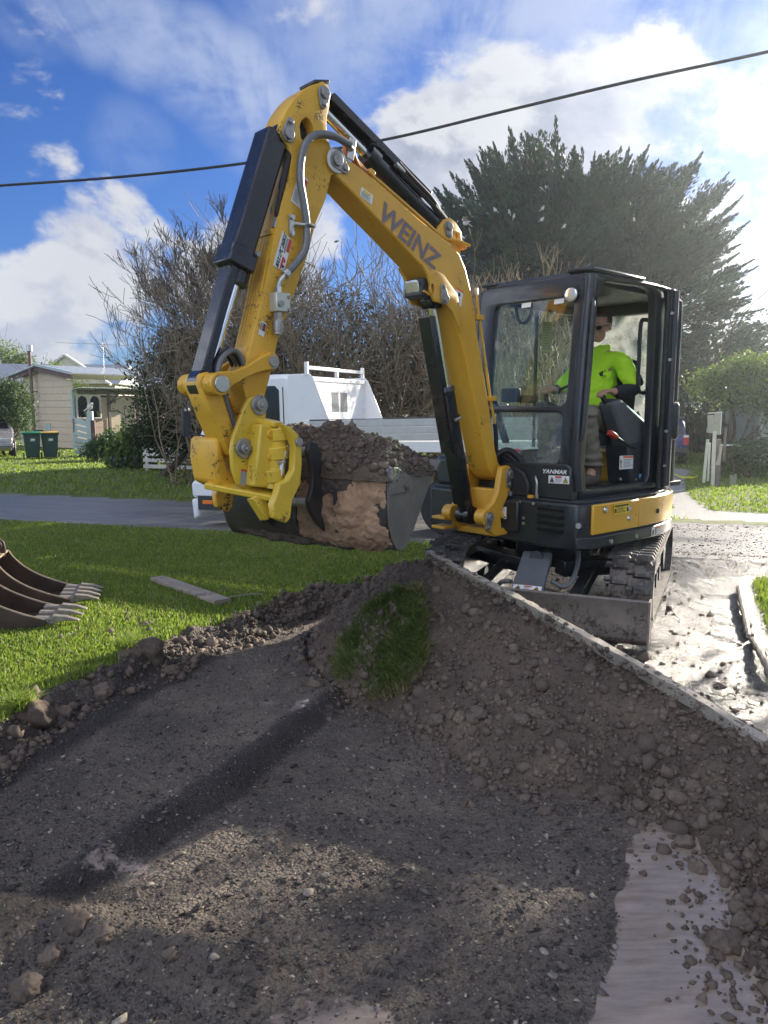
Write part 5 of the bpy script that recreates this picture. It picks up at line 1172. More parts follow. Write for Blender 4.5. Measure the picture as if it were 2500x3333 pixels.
def bucket_soil():
    M=Matrix.Translation(EXC.location)@Matrix.Rotation(EXC.rotation_euler.z,4,'Z')@Matrix.Translation(Vector((2.732,0,0)))@Matrix.Rotation(BYAW,4,'Z')
    n=210; a=np.linspace(-1,1,n); gx,gy=np.meshgrid(a,a)
    px=-.30+.335*gx; py=.640*gy
    d=np.clip(1-np.abs(gx)**2.6,0,1)**.55*np.clip(1-np.abs(gy)**3.0,0,1)**.6
    z=1.125+.26*d*(1-.10*gy)+.13*fbm(px+5,py,3.6,5,90,.58)*d+.055*fbm(px,py,15,5,91,.62)*np.clip(d*2,0.3,1)
    P=np.stack([px+.03*fbm(px,py,9,3,92),py+.03*fbm(px,py,9,3,93),z],-1).reshape(-1,3); P=np.array([(M@Vector(p))[:] for p in P]); c=np.array((M@Vector((-.3,0,1.0)))[:])
    idx=np.arange(n*n).reshape(n,n); F=np.stack([idx[:-1,:-1],idx[:-1,1:],idx[1:,1:],idx[1:,:-1]],-1).reshape(-1,4)
    o=npmesh('soil_load',P-c,F,MATS['loose_soil'],smooth=True); o.location=c
    tag(o,'heaped dark soil filling the excavator bucket','soil heap')
    T=[ico(1,i+40,.62,2.6) for i in range(7)]
    k=rng.choice(n*n,2600); Q=P[k]; s=np.clip(rng.lognormal(-4.75,.6,len(k)),.004,.035)
    instances('soil_lumps',[t[0] for t in T],[t[1] for t in T],Q[:,0]-c[0],Q[:,1]-c[1],Q[:,2]-c[2]+s*.2,s,'clod_soil',.85,.6,o)['kind']='stuff'
bucket_soil()

# --- cab ---------------------------------------------------------------
def cab():
    C=bpy.data.objects.new('cab',None); COL.objects.link(C); C.parent=EXC
    def u_of(z): return .735+.115*np.clip((2.45-z)/1.4,0,1)
    # front frame with two glass openings
    outer=[(-.27,.885),(.70,.885)]+[(.70,2.30),(.695,2.38),(.67,2.435),(.62,2.455),(-.20,2.440),(-.245,2.425),(-.265,2.39),(-.27,2.32)]
    g1=round_rect(-.125,1.545,.595,2.305,.06); g2=round_rect(-.125,1.135,.575,1.500,.05)
    curve_plate('front_frame',outer,[g1,g2],.035,.012,lambda x,y,z:Vector((float(u_of(y))-z,x,y)),BLK,C)
    for nm,g in (('windscreen',g1),('lower_windscreen',g2)):
        meshobj(nm,[(float(u_of(q[1]))+.012,q[0]*1.0,q[1]) for q in g],[tuple(range(len(g)))],GLASS if nm=='windscreen' else GLASSD,C)
    for v in (.13,.42): sticker('clear_sticker',[(.767,v,2.300),(.767,v+.085,2.302),(.772,v+.085,2.268),(.772,v,2.266)],STW,C)
    sticker('sticker',[(.858,.125,1.225),(.858,.215,1.228),(.862,.215,1.155),(.862,.125,1.152)],STWG,C,[(.3,.05,1,.25,STR),(.05,.1,.25,.9,STW)])
    # left side frame with the door opening
    so=[(.80,.885),(.86,1.10),(.845,1.25),(.755,2.35),(.725,2.43),(.66,2.462),(.30,2.475),(-.18,2.475),(-.255,2.44),(-.285,2.37),(-.30,1.6),(-.30,.885)]
    si=[(.705,.955),(.735,1.12),(.725,1.28),(.665,2.02),(.640,2.30),(.605,2.385),(.54,2.415),(.05,2.43),(-.09,2.42),(-.135,2.38),(-.15,2.30),(-.165,1.5),(-.165,1.0),(-.13,.955)]
    curve_plate('side_frame',so,[si],.035,.012,lambda x,y,z:Vector((x,.665-z,y)),BLK,C)
    # right side frame and window, rear frame and window
    ro=[(.80,.885),(.86,1.10),(.755,2.35),(.72,2.42),(-.50,2.42),(-.56,2.35),(-.58,.885)]
    ri=[(.72,1.18),(.66,2.28),(.60,2.33),(-.42,2.33),(-.48,2.27),(-.50,1.25),(-.44,1.18)]
    curve_plate('right_frame',ro,[ri],.03,.01,lambda x,y,z:Vector((x,-.235-z,y)),BLK,C)
    rp=meshobj('side_window',[(a,-.235,b) for a,b in ri],[tuple(range(len(ri)))],GLASS,C)
    MB().bar((.10,-.235,1.2),(.10,-.235,2.33),.02,.02).build('window_bar',BLK,C)
    bo=[(-.24,.90),(.68,.90),(.68,2.38),(.62,2.44),(-.18,2.44),(-.24,2.38)]; bi=round_rect(-.16,1.35,.60,2.31,.07)
    curve_plate('rear_frame',bo,[bi],.03,.01,lambda x,y,z:Vector((-.585-z,x,y)),BLK,C)
    meshobj('rear_window',[(-.585,a,b) for a,b in bi],[tuple(range(len(bi)))],GLASSD,C)
    # rear quarter with a curved corner
    MB().prism([(-.30,.70),(-.44,.685),(-.56,.64),(-.615,.58),(-.555,.56),(-.30,.64)],.90,1.30,2).build('rear_quarter',BLK,C,bevel=.01)
    MB().prism([(-.30,.70),(-.44,.685),(-.56,.64),(-.615,.58),(-.555,.56),(-.30,.64)],2.30,2.46,2).build('rear_quarter',BLK,C,bevel=.01)
    qv=[(-.30,.69),(-.44,.675),(-.56,.63),(-.605,.58)]
    V=[(a,b,1.3) for a,b in qv]+[(a,b,2.3) for a,b in qv]; meshobj('quarter_window',V,[(0,1,5,4),(1,2,6,5),(2,3,7,6)],GLASSD,C,True)
    # roof
    ro=[(.745,-.24),(.755,.0),(.755,.45),(.755,.64),(.72,.70),(.40,.715),(-.25,.71),(-.50,.66),(-.60,.55),(-.62,.2),(-.60,-.2),(-.52,-.265),(.70,-.275)]
    MB().prism(ro,2.435,2.470,2).build('roof',BLK,C,bevel=.014)
    MB().prism([(a*.9,.2+(b-.2)*.88) for a,b in ro],2.470,2.492,2).build('roof_panel',BLK,C,bevel=.010)
    MB().prism([(.775,.52),(.775,.66),(.73,.715),(.40,.725),(.05,.72),(.05,.60),(.55,.56)],2.468,2.500,2).build('roof_corner',BLK,C,bevel=.014)
    MB().prism([(.765,-.275),(.765,-.14),(.70,-.10),(.45,-.15),(.45,-.285),(.72,-.29)],2.455,2.482,2).build('roof_corner',BLK,C,bevel=.012)
    MB().prism([(.70,-.21),(.70,.62),(-.28,.62),(-.55,.55),(-.55,-.21)],2.40,2.434,2).build('headliner',BLKM,C)
    # front left corner post with its rounded outer column and the hand rail
    MB().tube([(.740,.695,2.44),(.775,.695,2.05),(.815,.695,1.55),(.845,.695,1.15),(.815,.70,.95)],.040,14).build('corner_post',BLK,C,True)
    MB().tube(smoothpath([(.765,.738,2.27),(.785,.752,2.18),(.830,.752,1.62),(.850,.752,1.38),(.850,.735,1.30)]),.014,10).build('hand_rail',BLKM,C,True)
    MB().tube(smoothpath([(.80,.50,1.66),(.815,.60,1.69),(.80,.70,1.74)]),.010,8).build('lever_rod',BLKM,C,True)
    MB().tube([(.745,-.27,2.42),(.78,-.275,2.0),(.83,-.275,1.4),(.86,-.272,1.1)],.030,12).build('corner_post',BLK,C,True)
    # work lamp at the top corner
    lp=MB().cyl((.755,.585,2.325),(.815,.587,2.318),.064,.058,26).build('work_lamp',BLKM,C,True,40)
    MB().ball((.812,.587,2.318),.054,(.22,1,1),20,12).build('lens',paint('lamp_glass',(.80,.80,.78),.08,.02,3,metal=.55),lp,True)
    # lower front panel, dark with an arch for the hoses
    V=[];
    MB().prism([(-.27,.885),(.70,.885),(.70,1.12),(.66,1.14),(-.23,1.13),(-.27,1.10)],.872,.905,0).build('front_panel',BLK,C,bevel=.012)
    text_obj('lettering','YANMAR',STW,C,(.9065,.463,1.066),(0,1,0.018),(0,-.018,1),.205,.030,.0012,.03,.25)
    sticker('warning_sticker',[(.906,.515,1.054),(.906,.690,1.059),(.906,.690,1.003),(.906,.515,.998)],STW,C,[(.33,.06,.64,.28,STR)]+lines(.33,.66,.34,.92,5,STWG)+warn_tri(.17,.5,.12,.38)+warn_tri(.83,.5,.12,.38))
    MB().prism([(-.02,.885),(.36,.885),(.36,.97),(.31,1.06),(.22,1.10),(.10,1.10),(.02,1.04),(-.02,.97)],.903,.93,0).build('hose_arch',RUB,C,bevel=.03)
    # floor, pedals and the inner cab furniture
    MB().box((.28,.215,.905),(1.05,.86,.03)).build('cab_floor',BLKM,C)
    MB().box((-.02,.635,.905),(1.40,.10,.042)).build('door_sill',paint('worn_sill',(.075,.07,.065),.6,.3,8,dirt=(.14,.12,.1),dirt_amt=.15),C,bevel=.006)
    # left console with joystick
    m=MB().prism([(.22,1.58),(.10,1.60),(-.25,1.44),(-.36,1.40),(-.38,1.22),(-.30,1.10),(-.02,1.10),(.02,1.25),(.20,1.50)],.45,.60,1); m.build('left_console',CONS,C,bevel=.03)
    m=MB().prism([(.02,1.25),(-.34,1.28),(-.36,.93),(-.05,.93)],.40,.615,1); m.build('seat_box',BLKM,C,bevel=.02)
    for k in range(6):
        z=1.585-.012*k; MB().ball((.165-.022*k,.525,z),.052+.004*k,(1,1,.35),16,8).build('lever_boot',RUB,C,True)
    MB().tube([(.19,.515,1.56),(.235,.505,1.62)],.022,10).build('joystick',RUB,C,True)
    m=MB().prism([(.22,1.58),(.10,1.58),(-.25,1.44),(-.36,1.22),(-.02,1.20),(.18,1.48)],-.15,-.04,1); m.build('right_console',CONS,C,bevel=.02)
    MB().tube([(.17,-.06,1.55),(.19,-.06,1.66)],.02,10).build('joystick',RUB,C,True)
    # safety lever with its red knob
    MB().tube(smoothpath([(-.12,.60,1.215),(.02,.62,1.24),(.19,.62,1.305),(.24,.62,1.325)]),.013,10).build('safety_lever',BLKM,C,True)
    MB().tube([(.20,.62,1.308),(.24,.62,1.322),(.30,.62,1.345),(.315,.62,1.348)],[.018,.026,.026,.016],12).build('lever_knob',REDP,C,True)
    sticker('instruction_sticker',[(.145,.618,1.165),(-.055,.618,1.160),(-.055,.618,1.055),(.145,.618,1.060)],STW,C,[(.25,.03,.98,.17,STO),([(.05,.3),(.16,.35),(.12,.7),(.2,.95),(.08,.8)],STK)]+lines(.28,.97,.26,.92,6,STWG))
    m=MB().cyl((-.17,.622,.985),(-.17,.628,.985),.022,None,20); m.build('round_sticker',STB,C)
    for x,z in ((.13,.985),(-.11,.965),(-.22,1.0)): MB().cyl((x,.618,z),(x,.63,z),.010,None,8).build('sill_bolt',STEEL,C)
    MB().tube(smoothpath([(-.20,.55,1.50),(-.235,.60,1.36),(-.21,.63,1.20),(-.20,.63,1.08)]),.016,8).build('trim_pipe',CONS,C,True)
    # seat
    m=MB().box((-.12,.215,1.29),(.44,.42,.12)); m.build('seat_cushion',SEATM,C,bevel=.04)
    m=MB().box((-.37,.215,1.62),(.11,.42,.62),(0,R(-9),0)); m.build('seat_back',SEATM,C,bevel=.045)
    # grab loop on the rear post, fire extinguisher, monitor, papers, wiper
    MB().tube(smoothpath([(-.34,.60,2.12),(-.30,.585,2.20),(-.24,.56,2.22),(-.20,.55,2.18),(-.195,.55,1.9),(-.20,.55,1.70),(-.24,.57,1.65),(-.32,.60,1.68)]),.016,10).build('grab_loop',BLKM,C,True)
    ex=MB().cyl((-.42,.02,1.55),(-.42,.02,1.92),.058,None,22).ball((-.42,.02,1.92),.058,(1,1,.7),20,8).build('fire_extinguisher_body',REDP,C,True,50)
    MB().cyl((-.42,.02,1.96),(-.42,.02,2.02),.02,None,12).box((-.40,.02,2.035),(.10,.03,.02)).build('extinguisher_valve',BLKM,ex)
    sticker('extinguisher_label',[(-.358,-.02,1.86),(-.358,.06,1.86),(-.358,.06,1.72),(-.358,-.02,1.72)],STW,ex,lines(.1,.9,.1,.9,6,STWG))
    mn=MB().box((.60,-.09,1.63),(.05,.16,.11)).build('monitor',BLKM,C,bevel=.01)
    MB().box((.52,.02,1.60),(.10,.12,.06)).build('switch_pod',BLKM,C,bevel=.012)
    sticker('paper_notice',[(-.40,-.13,1.78),(-.40,.0,1.78),(-.40,.0,1.58),(-.40,-.13,1.58)],STW,C,[(.1,.04,.9,.14,STR)]+lines(.1,.9,.2,.92,8,STWG))
    sticker('paper_notice',[(.05,-.215,2.25),(-.08,-.215,2.25),(-.08,-.215,2.0),(.05,-.215,2.0)],paint('paper_yellow',(.50,.50,.30),.6),C,lines(.1,.9,.08,.95,10,STWG))
    MB().tube(smoothpath([(.70,.02,2.29),(.715,.055,2.20),(.72,.10,2.165),(.72,.15,2.18),(.71,.19,2.28)]),.012,8).build('cable_loop',RUB,C,True)
    MB().bar((.50,-.21,1.25),(.70,-.20,1.62),.06,.02).build('dash_fin',BLKM,C)
    # the door, folded back round the curved rear corner
    D=[(-.27,.742),(-.41,.715),(-.56,.635),(-.69,.505),(-.76,.41)]
    def band(name,z0,z1,mat,th=.03,i0=0,i1=4):
        V=[];F=[]
        for (a,b) in D[i0:i1+1]:
            V+=[(a,b,z0),(a-.3*th,b+th,z0),(a-.3*th,b+th,z1),(a,b,z1)]
        n=i1-i0+1
        for i in range(n-1):
            for k in range(4): F.append((i*4+k,i*4+(k+1)%4,(i+1)*4+(k+1)%4,(i+1)*4+k))
        F+=[(0,1,2,3),tuple((n-1)*4+k for k in (3,2,1,0))]
        return meshobj(name,V,F,mat,dr,True,40)
    dr=bpy.data.objects.new('door',None); COL.objects.link(dr); dr.parent=C
    band('door_panel',.90,1.38,BLK); band('door_header',2.36,2.44,BLK)
    for a,b in (D[0],D[-1]): MB().bar((a-.004,b+.015,.90),(a-.004,b+.015,2.44),.045,.05).build('door_stile',BLK,dr,bevel=.012)
    MB().tube([(-.26,.795,.92),(-.26,.80,2.42)],.026,10).build('door_edge_seal',BLKM,dr,True)
    MB().tube([(-.215,.755,.90),(-.215,.76,2.43)],.020,10).build('door_seal',RUB,dr,True)
    V=[(a-.005,b+.015,1.38) for a,b in D]+[(a-.005,b+.015,2.36) for a,b in D]; meshobj('door_glass',V,[(i,i+1,6+i,5+i) for i in range(4)],GLASSD,dr,True)
    for z in (1.08,1.35,1.9,2.25): MB().cyl((-.235,.795,z),(-.21,.80,z),.012,None,8).build('hinge_bolt',STEEL,dr)
    MB().box((-.33,.80,1.43),(.10,.07,.30),(0,0,.2)).build('mirror',BLKM,C,bevel=.04)
cab()
# ------------------------------------------------------------------ operator
SKIN=paint('skin',(.50,.27,.19),.5,.10,14)
HIVIS=paint('hivis_yellow_fabric',(.50,.86,.02),.75,.06,8,bump=.25,bscale=14)
NAVY=paint('navy_fabric',(.016,.018,.026),.85,.2,20,bump=.2,bscale=30)
KHAKI=paint('khaki_fabric',(.185,.165,.125),.85,.14,9,bump=.4,bscale=16,dirt=(.10,.08,.06),dirt_amt=.07)
BOOT=paint('brown_boot_leather',(.085,.066,.052),.6,.25,12,bump=.3,bscale=25)
HAIR=paint('short_brown_hair',(.055,.036,.022),.7,.35,60,bump=.8,bscale=110)
def skin_mesh(verts,edges,radii,root=0,sub=2):
    me=bpy.data.meshes.new('tmp'); me.from_pydata(verts,edges,[]); o=bpy.data.objects.new('tmp',me); COL.objects.link(o)
    sk=o.modifiers.new('skin','SKIN'); sk.use_smooth_shade=True; sk.branch_smoothing=.4
    for i,r in enumerate(radii):
        d=me.skin_vertices[0].data[i]; d.radius=(r,r) if not isinstance(r,tuple) else r; d.use_root=(i==root)
    s=o.modifiers.new('sub','SUBSURF'); s.levels=sub; s.render_levels=sub
    dg=bpy.context.evaluated_depsgraph_get(); out=bpy.data.meshes.new_from_object(o.evaluated_get(dg)); bpy.data.objects.remove(o); return out
def fuse(name,meshes,mat,parent,voxel,smooth=3):
    bm=bmesh.new()
    for m in meshes: bm.from_mesh(m)
    me=bpy.data.meshes.new(name); bm.to_mesh(me); bm.free(); o=bpy.data.objects.new('tmp',me); COL.objects.link(o)
    r=o.modifiers.new('remesh','REMESH'); r.mode='VOXEL'; r.voxel_size=voxel
    if smooth: c=o.modifiers.new('smooth','SMOOTH'); c.iterations=smooth; c.factor=.5
    dg=bpy.context.evaluated_depsgraph_get(); out=bpy.data.meshes.new_from_object(o.evaluated_get(dg)); bpy.data.objects.remove(o)
    out.name=name; out.materials.clear(); return finish(name,out,mat,parent,True,180)
def mbmesh(m):
    me=bpy.data.meshes.new('tmp'); me.from_pydata([tuple(v) for v in m.V],[],m.F); return me
def person():
    M=EXC.matrix_basis
    MW=Matrix.Translation(EXC.location)@Matrix.Rotation(EXC.rotation_euler.z,4,'Z')
    pel=Vector((-.12,.215,1.40))
    J=dict(pel=(-.12,.215,1.40),waist=(-.16,.215,1.56),chest=(-.19,.215,1.78),neck0=(-.20,.215,1.95),neck1=(-.175,.215,2.03),
      shl=(-.20,.41,1.905),ell=(-.215,.505,1.67),wrl=(.12,.50,1.655),
      shr=(-.18,.03,1.905),elr=(-.06,-.07,1.675),wrr=(.115,-.06,1.685),
      hil=(-.10,.315,1.40),knl=(.30,.40,1.50),anl=(.19,.42,1.06),tol=(.27,.43,.965),
      hir=(-.10,.115,1.40),knr=(.32,.06,1.48),anr=(.30,.06,1.06),tor=(.37,.06,.965))
    keys=list(J); ix={k:i for i,k in enumerate(keys)}
    E=[('pel','waist'),('waist','chest'),('chest','neck0'),('neck0','neck1'),('neck0','shl'),('shl','ell'),('ell','wrl'),('neck0','shr'),('shr','elr'),('elr','wrr'),('pel','hil'),('hil','knl'),('knl','anl'),('anl','tol'),('pel','hir'),('hir','knr'),('knr','anr'),('anr','tor')]
    rb=dict(pel=.13,waist=.125,chest=.14,neck0=.075,neck1=.056,shl=.062,ell=.043,wrl=.029,shr=.062,elr=.043,wrr=.029,hil=.085,knl=.060,anl=.042,tol=.035,hir=.085,knr=.060,anr=.042,tor=.035)
    body=skin_mesh([J[k] for k in keys],[(ix[a],ix[b]) for a,b in E],[rb[k] for k in keys])
    # head: skull, jaw, nose, ears, brow, turned a little down towards the bucket
    H0=Vector((-.150,.215,2.185)); yaw=Matrix.Rotation(R(6),3,'Z')@Matrix.Rotation(R(7),3,'Y')
    hd=MB(); 
    def hp(x,y,z): return H0+yaw@Vector((x,y,z))
    hd.ball(hp(-.012,0,.035),.1,(1.0,.79,.98),26,18).ball(hp(.030,0,-.045),.074,(.92,.80,1.05),20,14).ball(hp(.062,0,-.088),.036,(.9,1.1,.8),14,10)
    hd.ball(hp(.083,0,.018),.045,(.5,1.25,.42),14,8)
    hd.cyl(hp(.092,0,.018),hp(.122,0,-.030),.010,.017,12).ball(hp(.112,0,-.030),.017,(1,1.05,.8),12,8)
    hd.ball(hp(.094,0,-.066),.020,(.6,1.35,.42),12,8)
    for s in (1,-1):
        hd.ball(hp(-.010,s*.083,-.005),.033,(.62,.28,1.0),14,10); hd.ball(hp(.070,s*.045,-.022),.030,(.7,.9,.8),12,8)
    # hands: palm and five bent fingers each, closed round the levers
    def hand(w,fwd,down,side):
        f,d=Vector(fwd).normalized(),Vector(down).normalized(); sd=f.cross(d).normalized()*side; w=Vector(w)
        ms=[]
        pm=MB().ball(w+f*.048,.05,(1,1,1),18,12)
        P=mbmesh(pm)
        rot=Matrix((f,sd,d)).transposed()
        for v in P.vertices:
            q=v.co-(w+f*.048); v.co=w+f*.048+f*(q.x*1.02)+sd*(q.y*.86)+d*(q.z*.36)
        ms.append(P)
        for k,(off,L,r) in enumerate(((-.034,.078,.0088),(-.012,.088,.0092),(.011,.082,.009),(.032,.064,.008))):
            b=w+f*.078+sd*off; p=[b-f*.02,b+f*L*.34+d*.008,b+f*L*.55+d*L*.42,b+f*L*.30+d*L*.68]
            ms.append(skin_mesh([tuple(x) for x in p],[(0,1),(1,2),(2,3)],[r*1.12,r*1.08,r,r*.85],0,1))
        b=w+f*.028-sd*.032; p=[b,b+f*.03-sd*.020+d*.010,b+f*.056-sd*.016+d*.028,b+f*.070+sd*.002+d*.040]
        ms.append(skin_mesh([tuple(x) for x in p],[(0,1),(1,2),(2,3)],[.014,.0115,.0105,.008],0,1))
        return ms
    meshes=[body,mbmesh(hd)]+hand(J['wrl'],(1,-.02,.03),(.30,0,-1),1)+hand(J['wrr'],(1,.1,.05),(.30,0,-1),-1)
    root=fuse('person',meshes,SKIN,None,.0068,2)
    for m in [root.data]:
        for v in m.vertices: v.co-=pel
    root.matrix_basis=MW@Matrix.Translation(pel)
    tag(root,'operator in a bright yellow green work shirt and khaki trousers seated in the cab','person')
    def child(name,meshes,mat,vox,sm=2):
        o=fuse(name,meshes,mat,root,vox,sm)
        for v in o.data.vertices: v.co-=pel
        return o
    L=lambda a,b,t:tuple(Vector(J[a]).lerp(Vector(J[b]),t))
    # jacket with sleeves; the sleeve ends are navy
    jk=['waist0','waist','chest','neck0','shl','ml','sl1','shr','mr','sr1']
    jp=[(-.135,.215,1.46),(-.15,.215,1.58),(-.18,.215,1.79),(-.195,.215,1.945),J['shl'],L('shl','ell',.55),L('shl','ell',.98),J['shr'],L('shr','elr',.6),L('elr','wrr',.45)]
    je=[(0,1),(1,2),(2,3),(3,4),(4,5),(5,6),(3,7),(7,8),(8,9)]
    jr=[(.150,.165),(.150,.165),(.150,.175),(.085,.10),.088,.076,.076,.085,.072,.062]
    s=skin_mesh(jp,je,jr)
    from mathutils import noise as mn
    def creases(o,amp,sc):
        N=[v.normal.copy() for v in o.data.vertices]
        for v,nn in zip(o.data.vertices,N):
            q=v.co.copy(); v.co=q+nn*amp*(mn.noise(Vector((q.x*9*sc,q.y*9*sc,q.z*22*sc)))+.6*mn.noise(Vector((q.x*24*sc+q.z*20,q.y*24*sc,q.z*16*sc))))
    col=skin_mesh([(-.20,.215,1.95),(-.188,.215,2.005),(-.180,.215,2.045)],[(0,1),(1,2)],[.085,.079,.076])
    creases(child('work_shirt',[s,col],HIVIS,.008,3),.011,1)
    child('navy_sleeve',[skin_mesh([L('shl','ell',.86),J['ell'],L('ell','wrl',.45),L('ell','wrl',.86)],[(0,1),(1,2),(2,3)],[.069,.070,.058,.046])],NAVY,.007,2)
    child('navy_sleeve',[skin_mesh([L('elr','wrr',.3),L('elr','wrr',.86)],[(0,1)],[.055,.046])],NAVY,.007,2)
    child('elbow_panel',[skin_mesh([(-.262,.485,1.815),(-.265,.52,1.75),(-.262,.54,1.70)],[(0,1),(1,2)],[(.030,.030),(.036,.036),(.03,.03)])],NAVY,.006,1)
    def leg(h,kn,an,side):
        pts=[(J['pel'][0]-.02,J['pel'][1]+side*.07,J['pel'][2]+.03),J[h],L(h,kn,.5),J[kn],L(kn,an,.45),L(kn,an,.98)]
        out=[skin_mesh(pts,[(i,i+1) for i in range(5)],[.120,.118,.104,.090,.084,.080])]
        for f,rr in ((.05,.093),(.80,.086),(.93,.088)): out.append(mbmesh(MB().ball(L(kn,an,f),rr,(1,1,.30),16,8)))
        return out
    hip=MB().ball((-.13,.215,1.43),.17,(.95,1.1,.62),22,14)
    child('work_trousers',leg('hil','knl','anl',1)+leg('hir','knr','anr',-1)+[mbmesh(hip)],KHAKI,.008,3); creases(bpy.data.objects['work_trousers'],.010,1)
    for s,kn,an,to in (('l','knl','anl','tol'),('r','knr','anr','tor')):
        a=Vector(J[an]);t=Vector(J[to])
        bt=skin_mesh([tuple(a+Vector((-.0,0,.10))),tuple(a+Vector((0,0,.0))),tuple(a+Vector((-.03,0,-.095))),tuple(a+Vector((.07,.003,-.085))),tuple(a+Vector((.165,.008,-.10)))],[(0,1),(1,2),(2,3),(3,4)],[.066,.062,.058,.060,.050])
        so=MB().box(a+Vector((.06,.003,-.138)),(.29,.095,.022))
        child('work_boot',[bt],BOOT,.006,2)
        b=so.build('boot_sole',RUB,root,bevel=.008)
        for v in b.data.vertices: v.co-=pel
    # hair cap, cut above ears and forehead
    hm=MB().ball(hp(-.018,0,.042),.104,(1.0,.81,.99),30,22); me=mbmesh(hm); bm=bmesh.new(); bm.from_mesh(me); yi=yaw.inverted()
    dl=[v for v in bm.verts if (lambda q:(q.x>.035 and q.z<.075) or (q.z<-.055) or (q.x>-.035 and q.z<.02))(yi@(v.co-H0))]
    bmesh.ops.delete(bm,geom=dl,context='VERTS'); bm.to_mesh(me); bm.free(); me.materials.clear()
    h=finish('hair',me,HAIR,root,True,180)
    for v in h.data.vertices: v.co-=pel
    sol=h.modifiers.new('s','SOLIDIFY'); sol.thickness=.004
    # safety glasses
    g=MB()
    for s in (1,-1):
        g.tube([hp(.096,s*.012,.004),hp(.100,s*.034,.012),hp(.090,s*.060,.006),hp(.094,s*.050,-.020),hp(.100,s*.024,-.020),hp(.096,s*.012,.004)],.003,6)
        g.tube([hp(.090,s*.060,.006),hp(.04,s*.080,.010),hp(-.015,s*.086,.012)],.003,6)
    g=g.build('glasses',STK,root,True)
    for v in g.data.vertices: v.co-=pel
    l=MB()
    for s in (1,-1): l.ball(hp(.093,s*.036,-.004),.026,(.12,1,.62),14,8)
    l=l.build('glasses_lens',DGL,g,True)
    for v in l.data.vertices: v.co-=pel
    # stubble, mouth line and eyes are too small to matter behind the post; the printed badge on the chest is not
    bd=MB(); c=Vector((-.045,.345,1.80)); xd=Vector((-.48,.88,0)).normalized(); n=Vector((.84,.46,.05)).normalized(); yd=n.cross(xd)*1.0
    def bq(pts):
        b=len(bd.V); bd.add([c+xd*a+yd*e+n*.004 for a,e in pts],[tuple(range(len(pts)))])
    for k in range(5):
        a=R(60+72*k); bq([(-.03+.004*math.cos(a-1),.012+.004*math.sin(a-1)),(-.03+.017*math.cos(a-.35),.012+.017*math.sin(a-.35)),(-.03+.017*math.cos(a+.3),.012+.017*math.sin(a+.3)),(-.03+.004*math.cos(a+1),.012+.004*math.sin(a+1))])
    for e in (.024,.008,-.008): bq([(-.006,e),(.036,e+.002),(.032,e-.004),(-.008,e-.006)])
    b=bd.build('badge',NAVY,root)
    t=text_obj('badge_lettering','WEINZ',NAVY,root,c+xd*-.035+yd*-.034+n*.004,xd,yd,.066,.016,.0008,.02)
    for o in (b,t):
        for v in o.data.vertices: v.co-=pel
        s=o.modifiers.new('wrap','SHRINKWRAP'); s.target=next(ch for ch in root.children if ch.name.startswith('work_shirt')); s.wrap_method='NEAREST_SURFACEPOINT'; s.wrap_mode='ABOVE_SURFACE'; s.offset=.003
person()
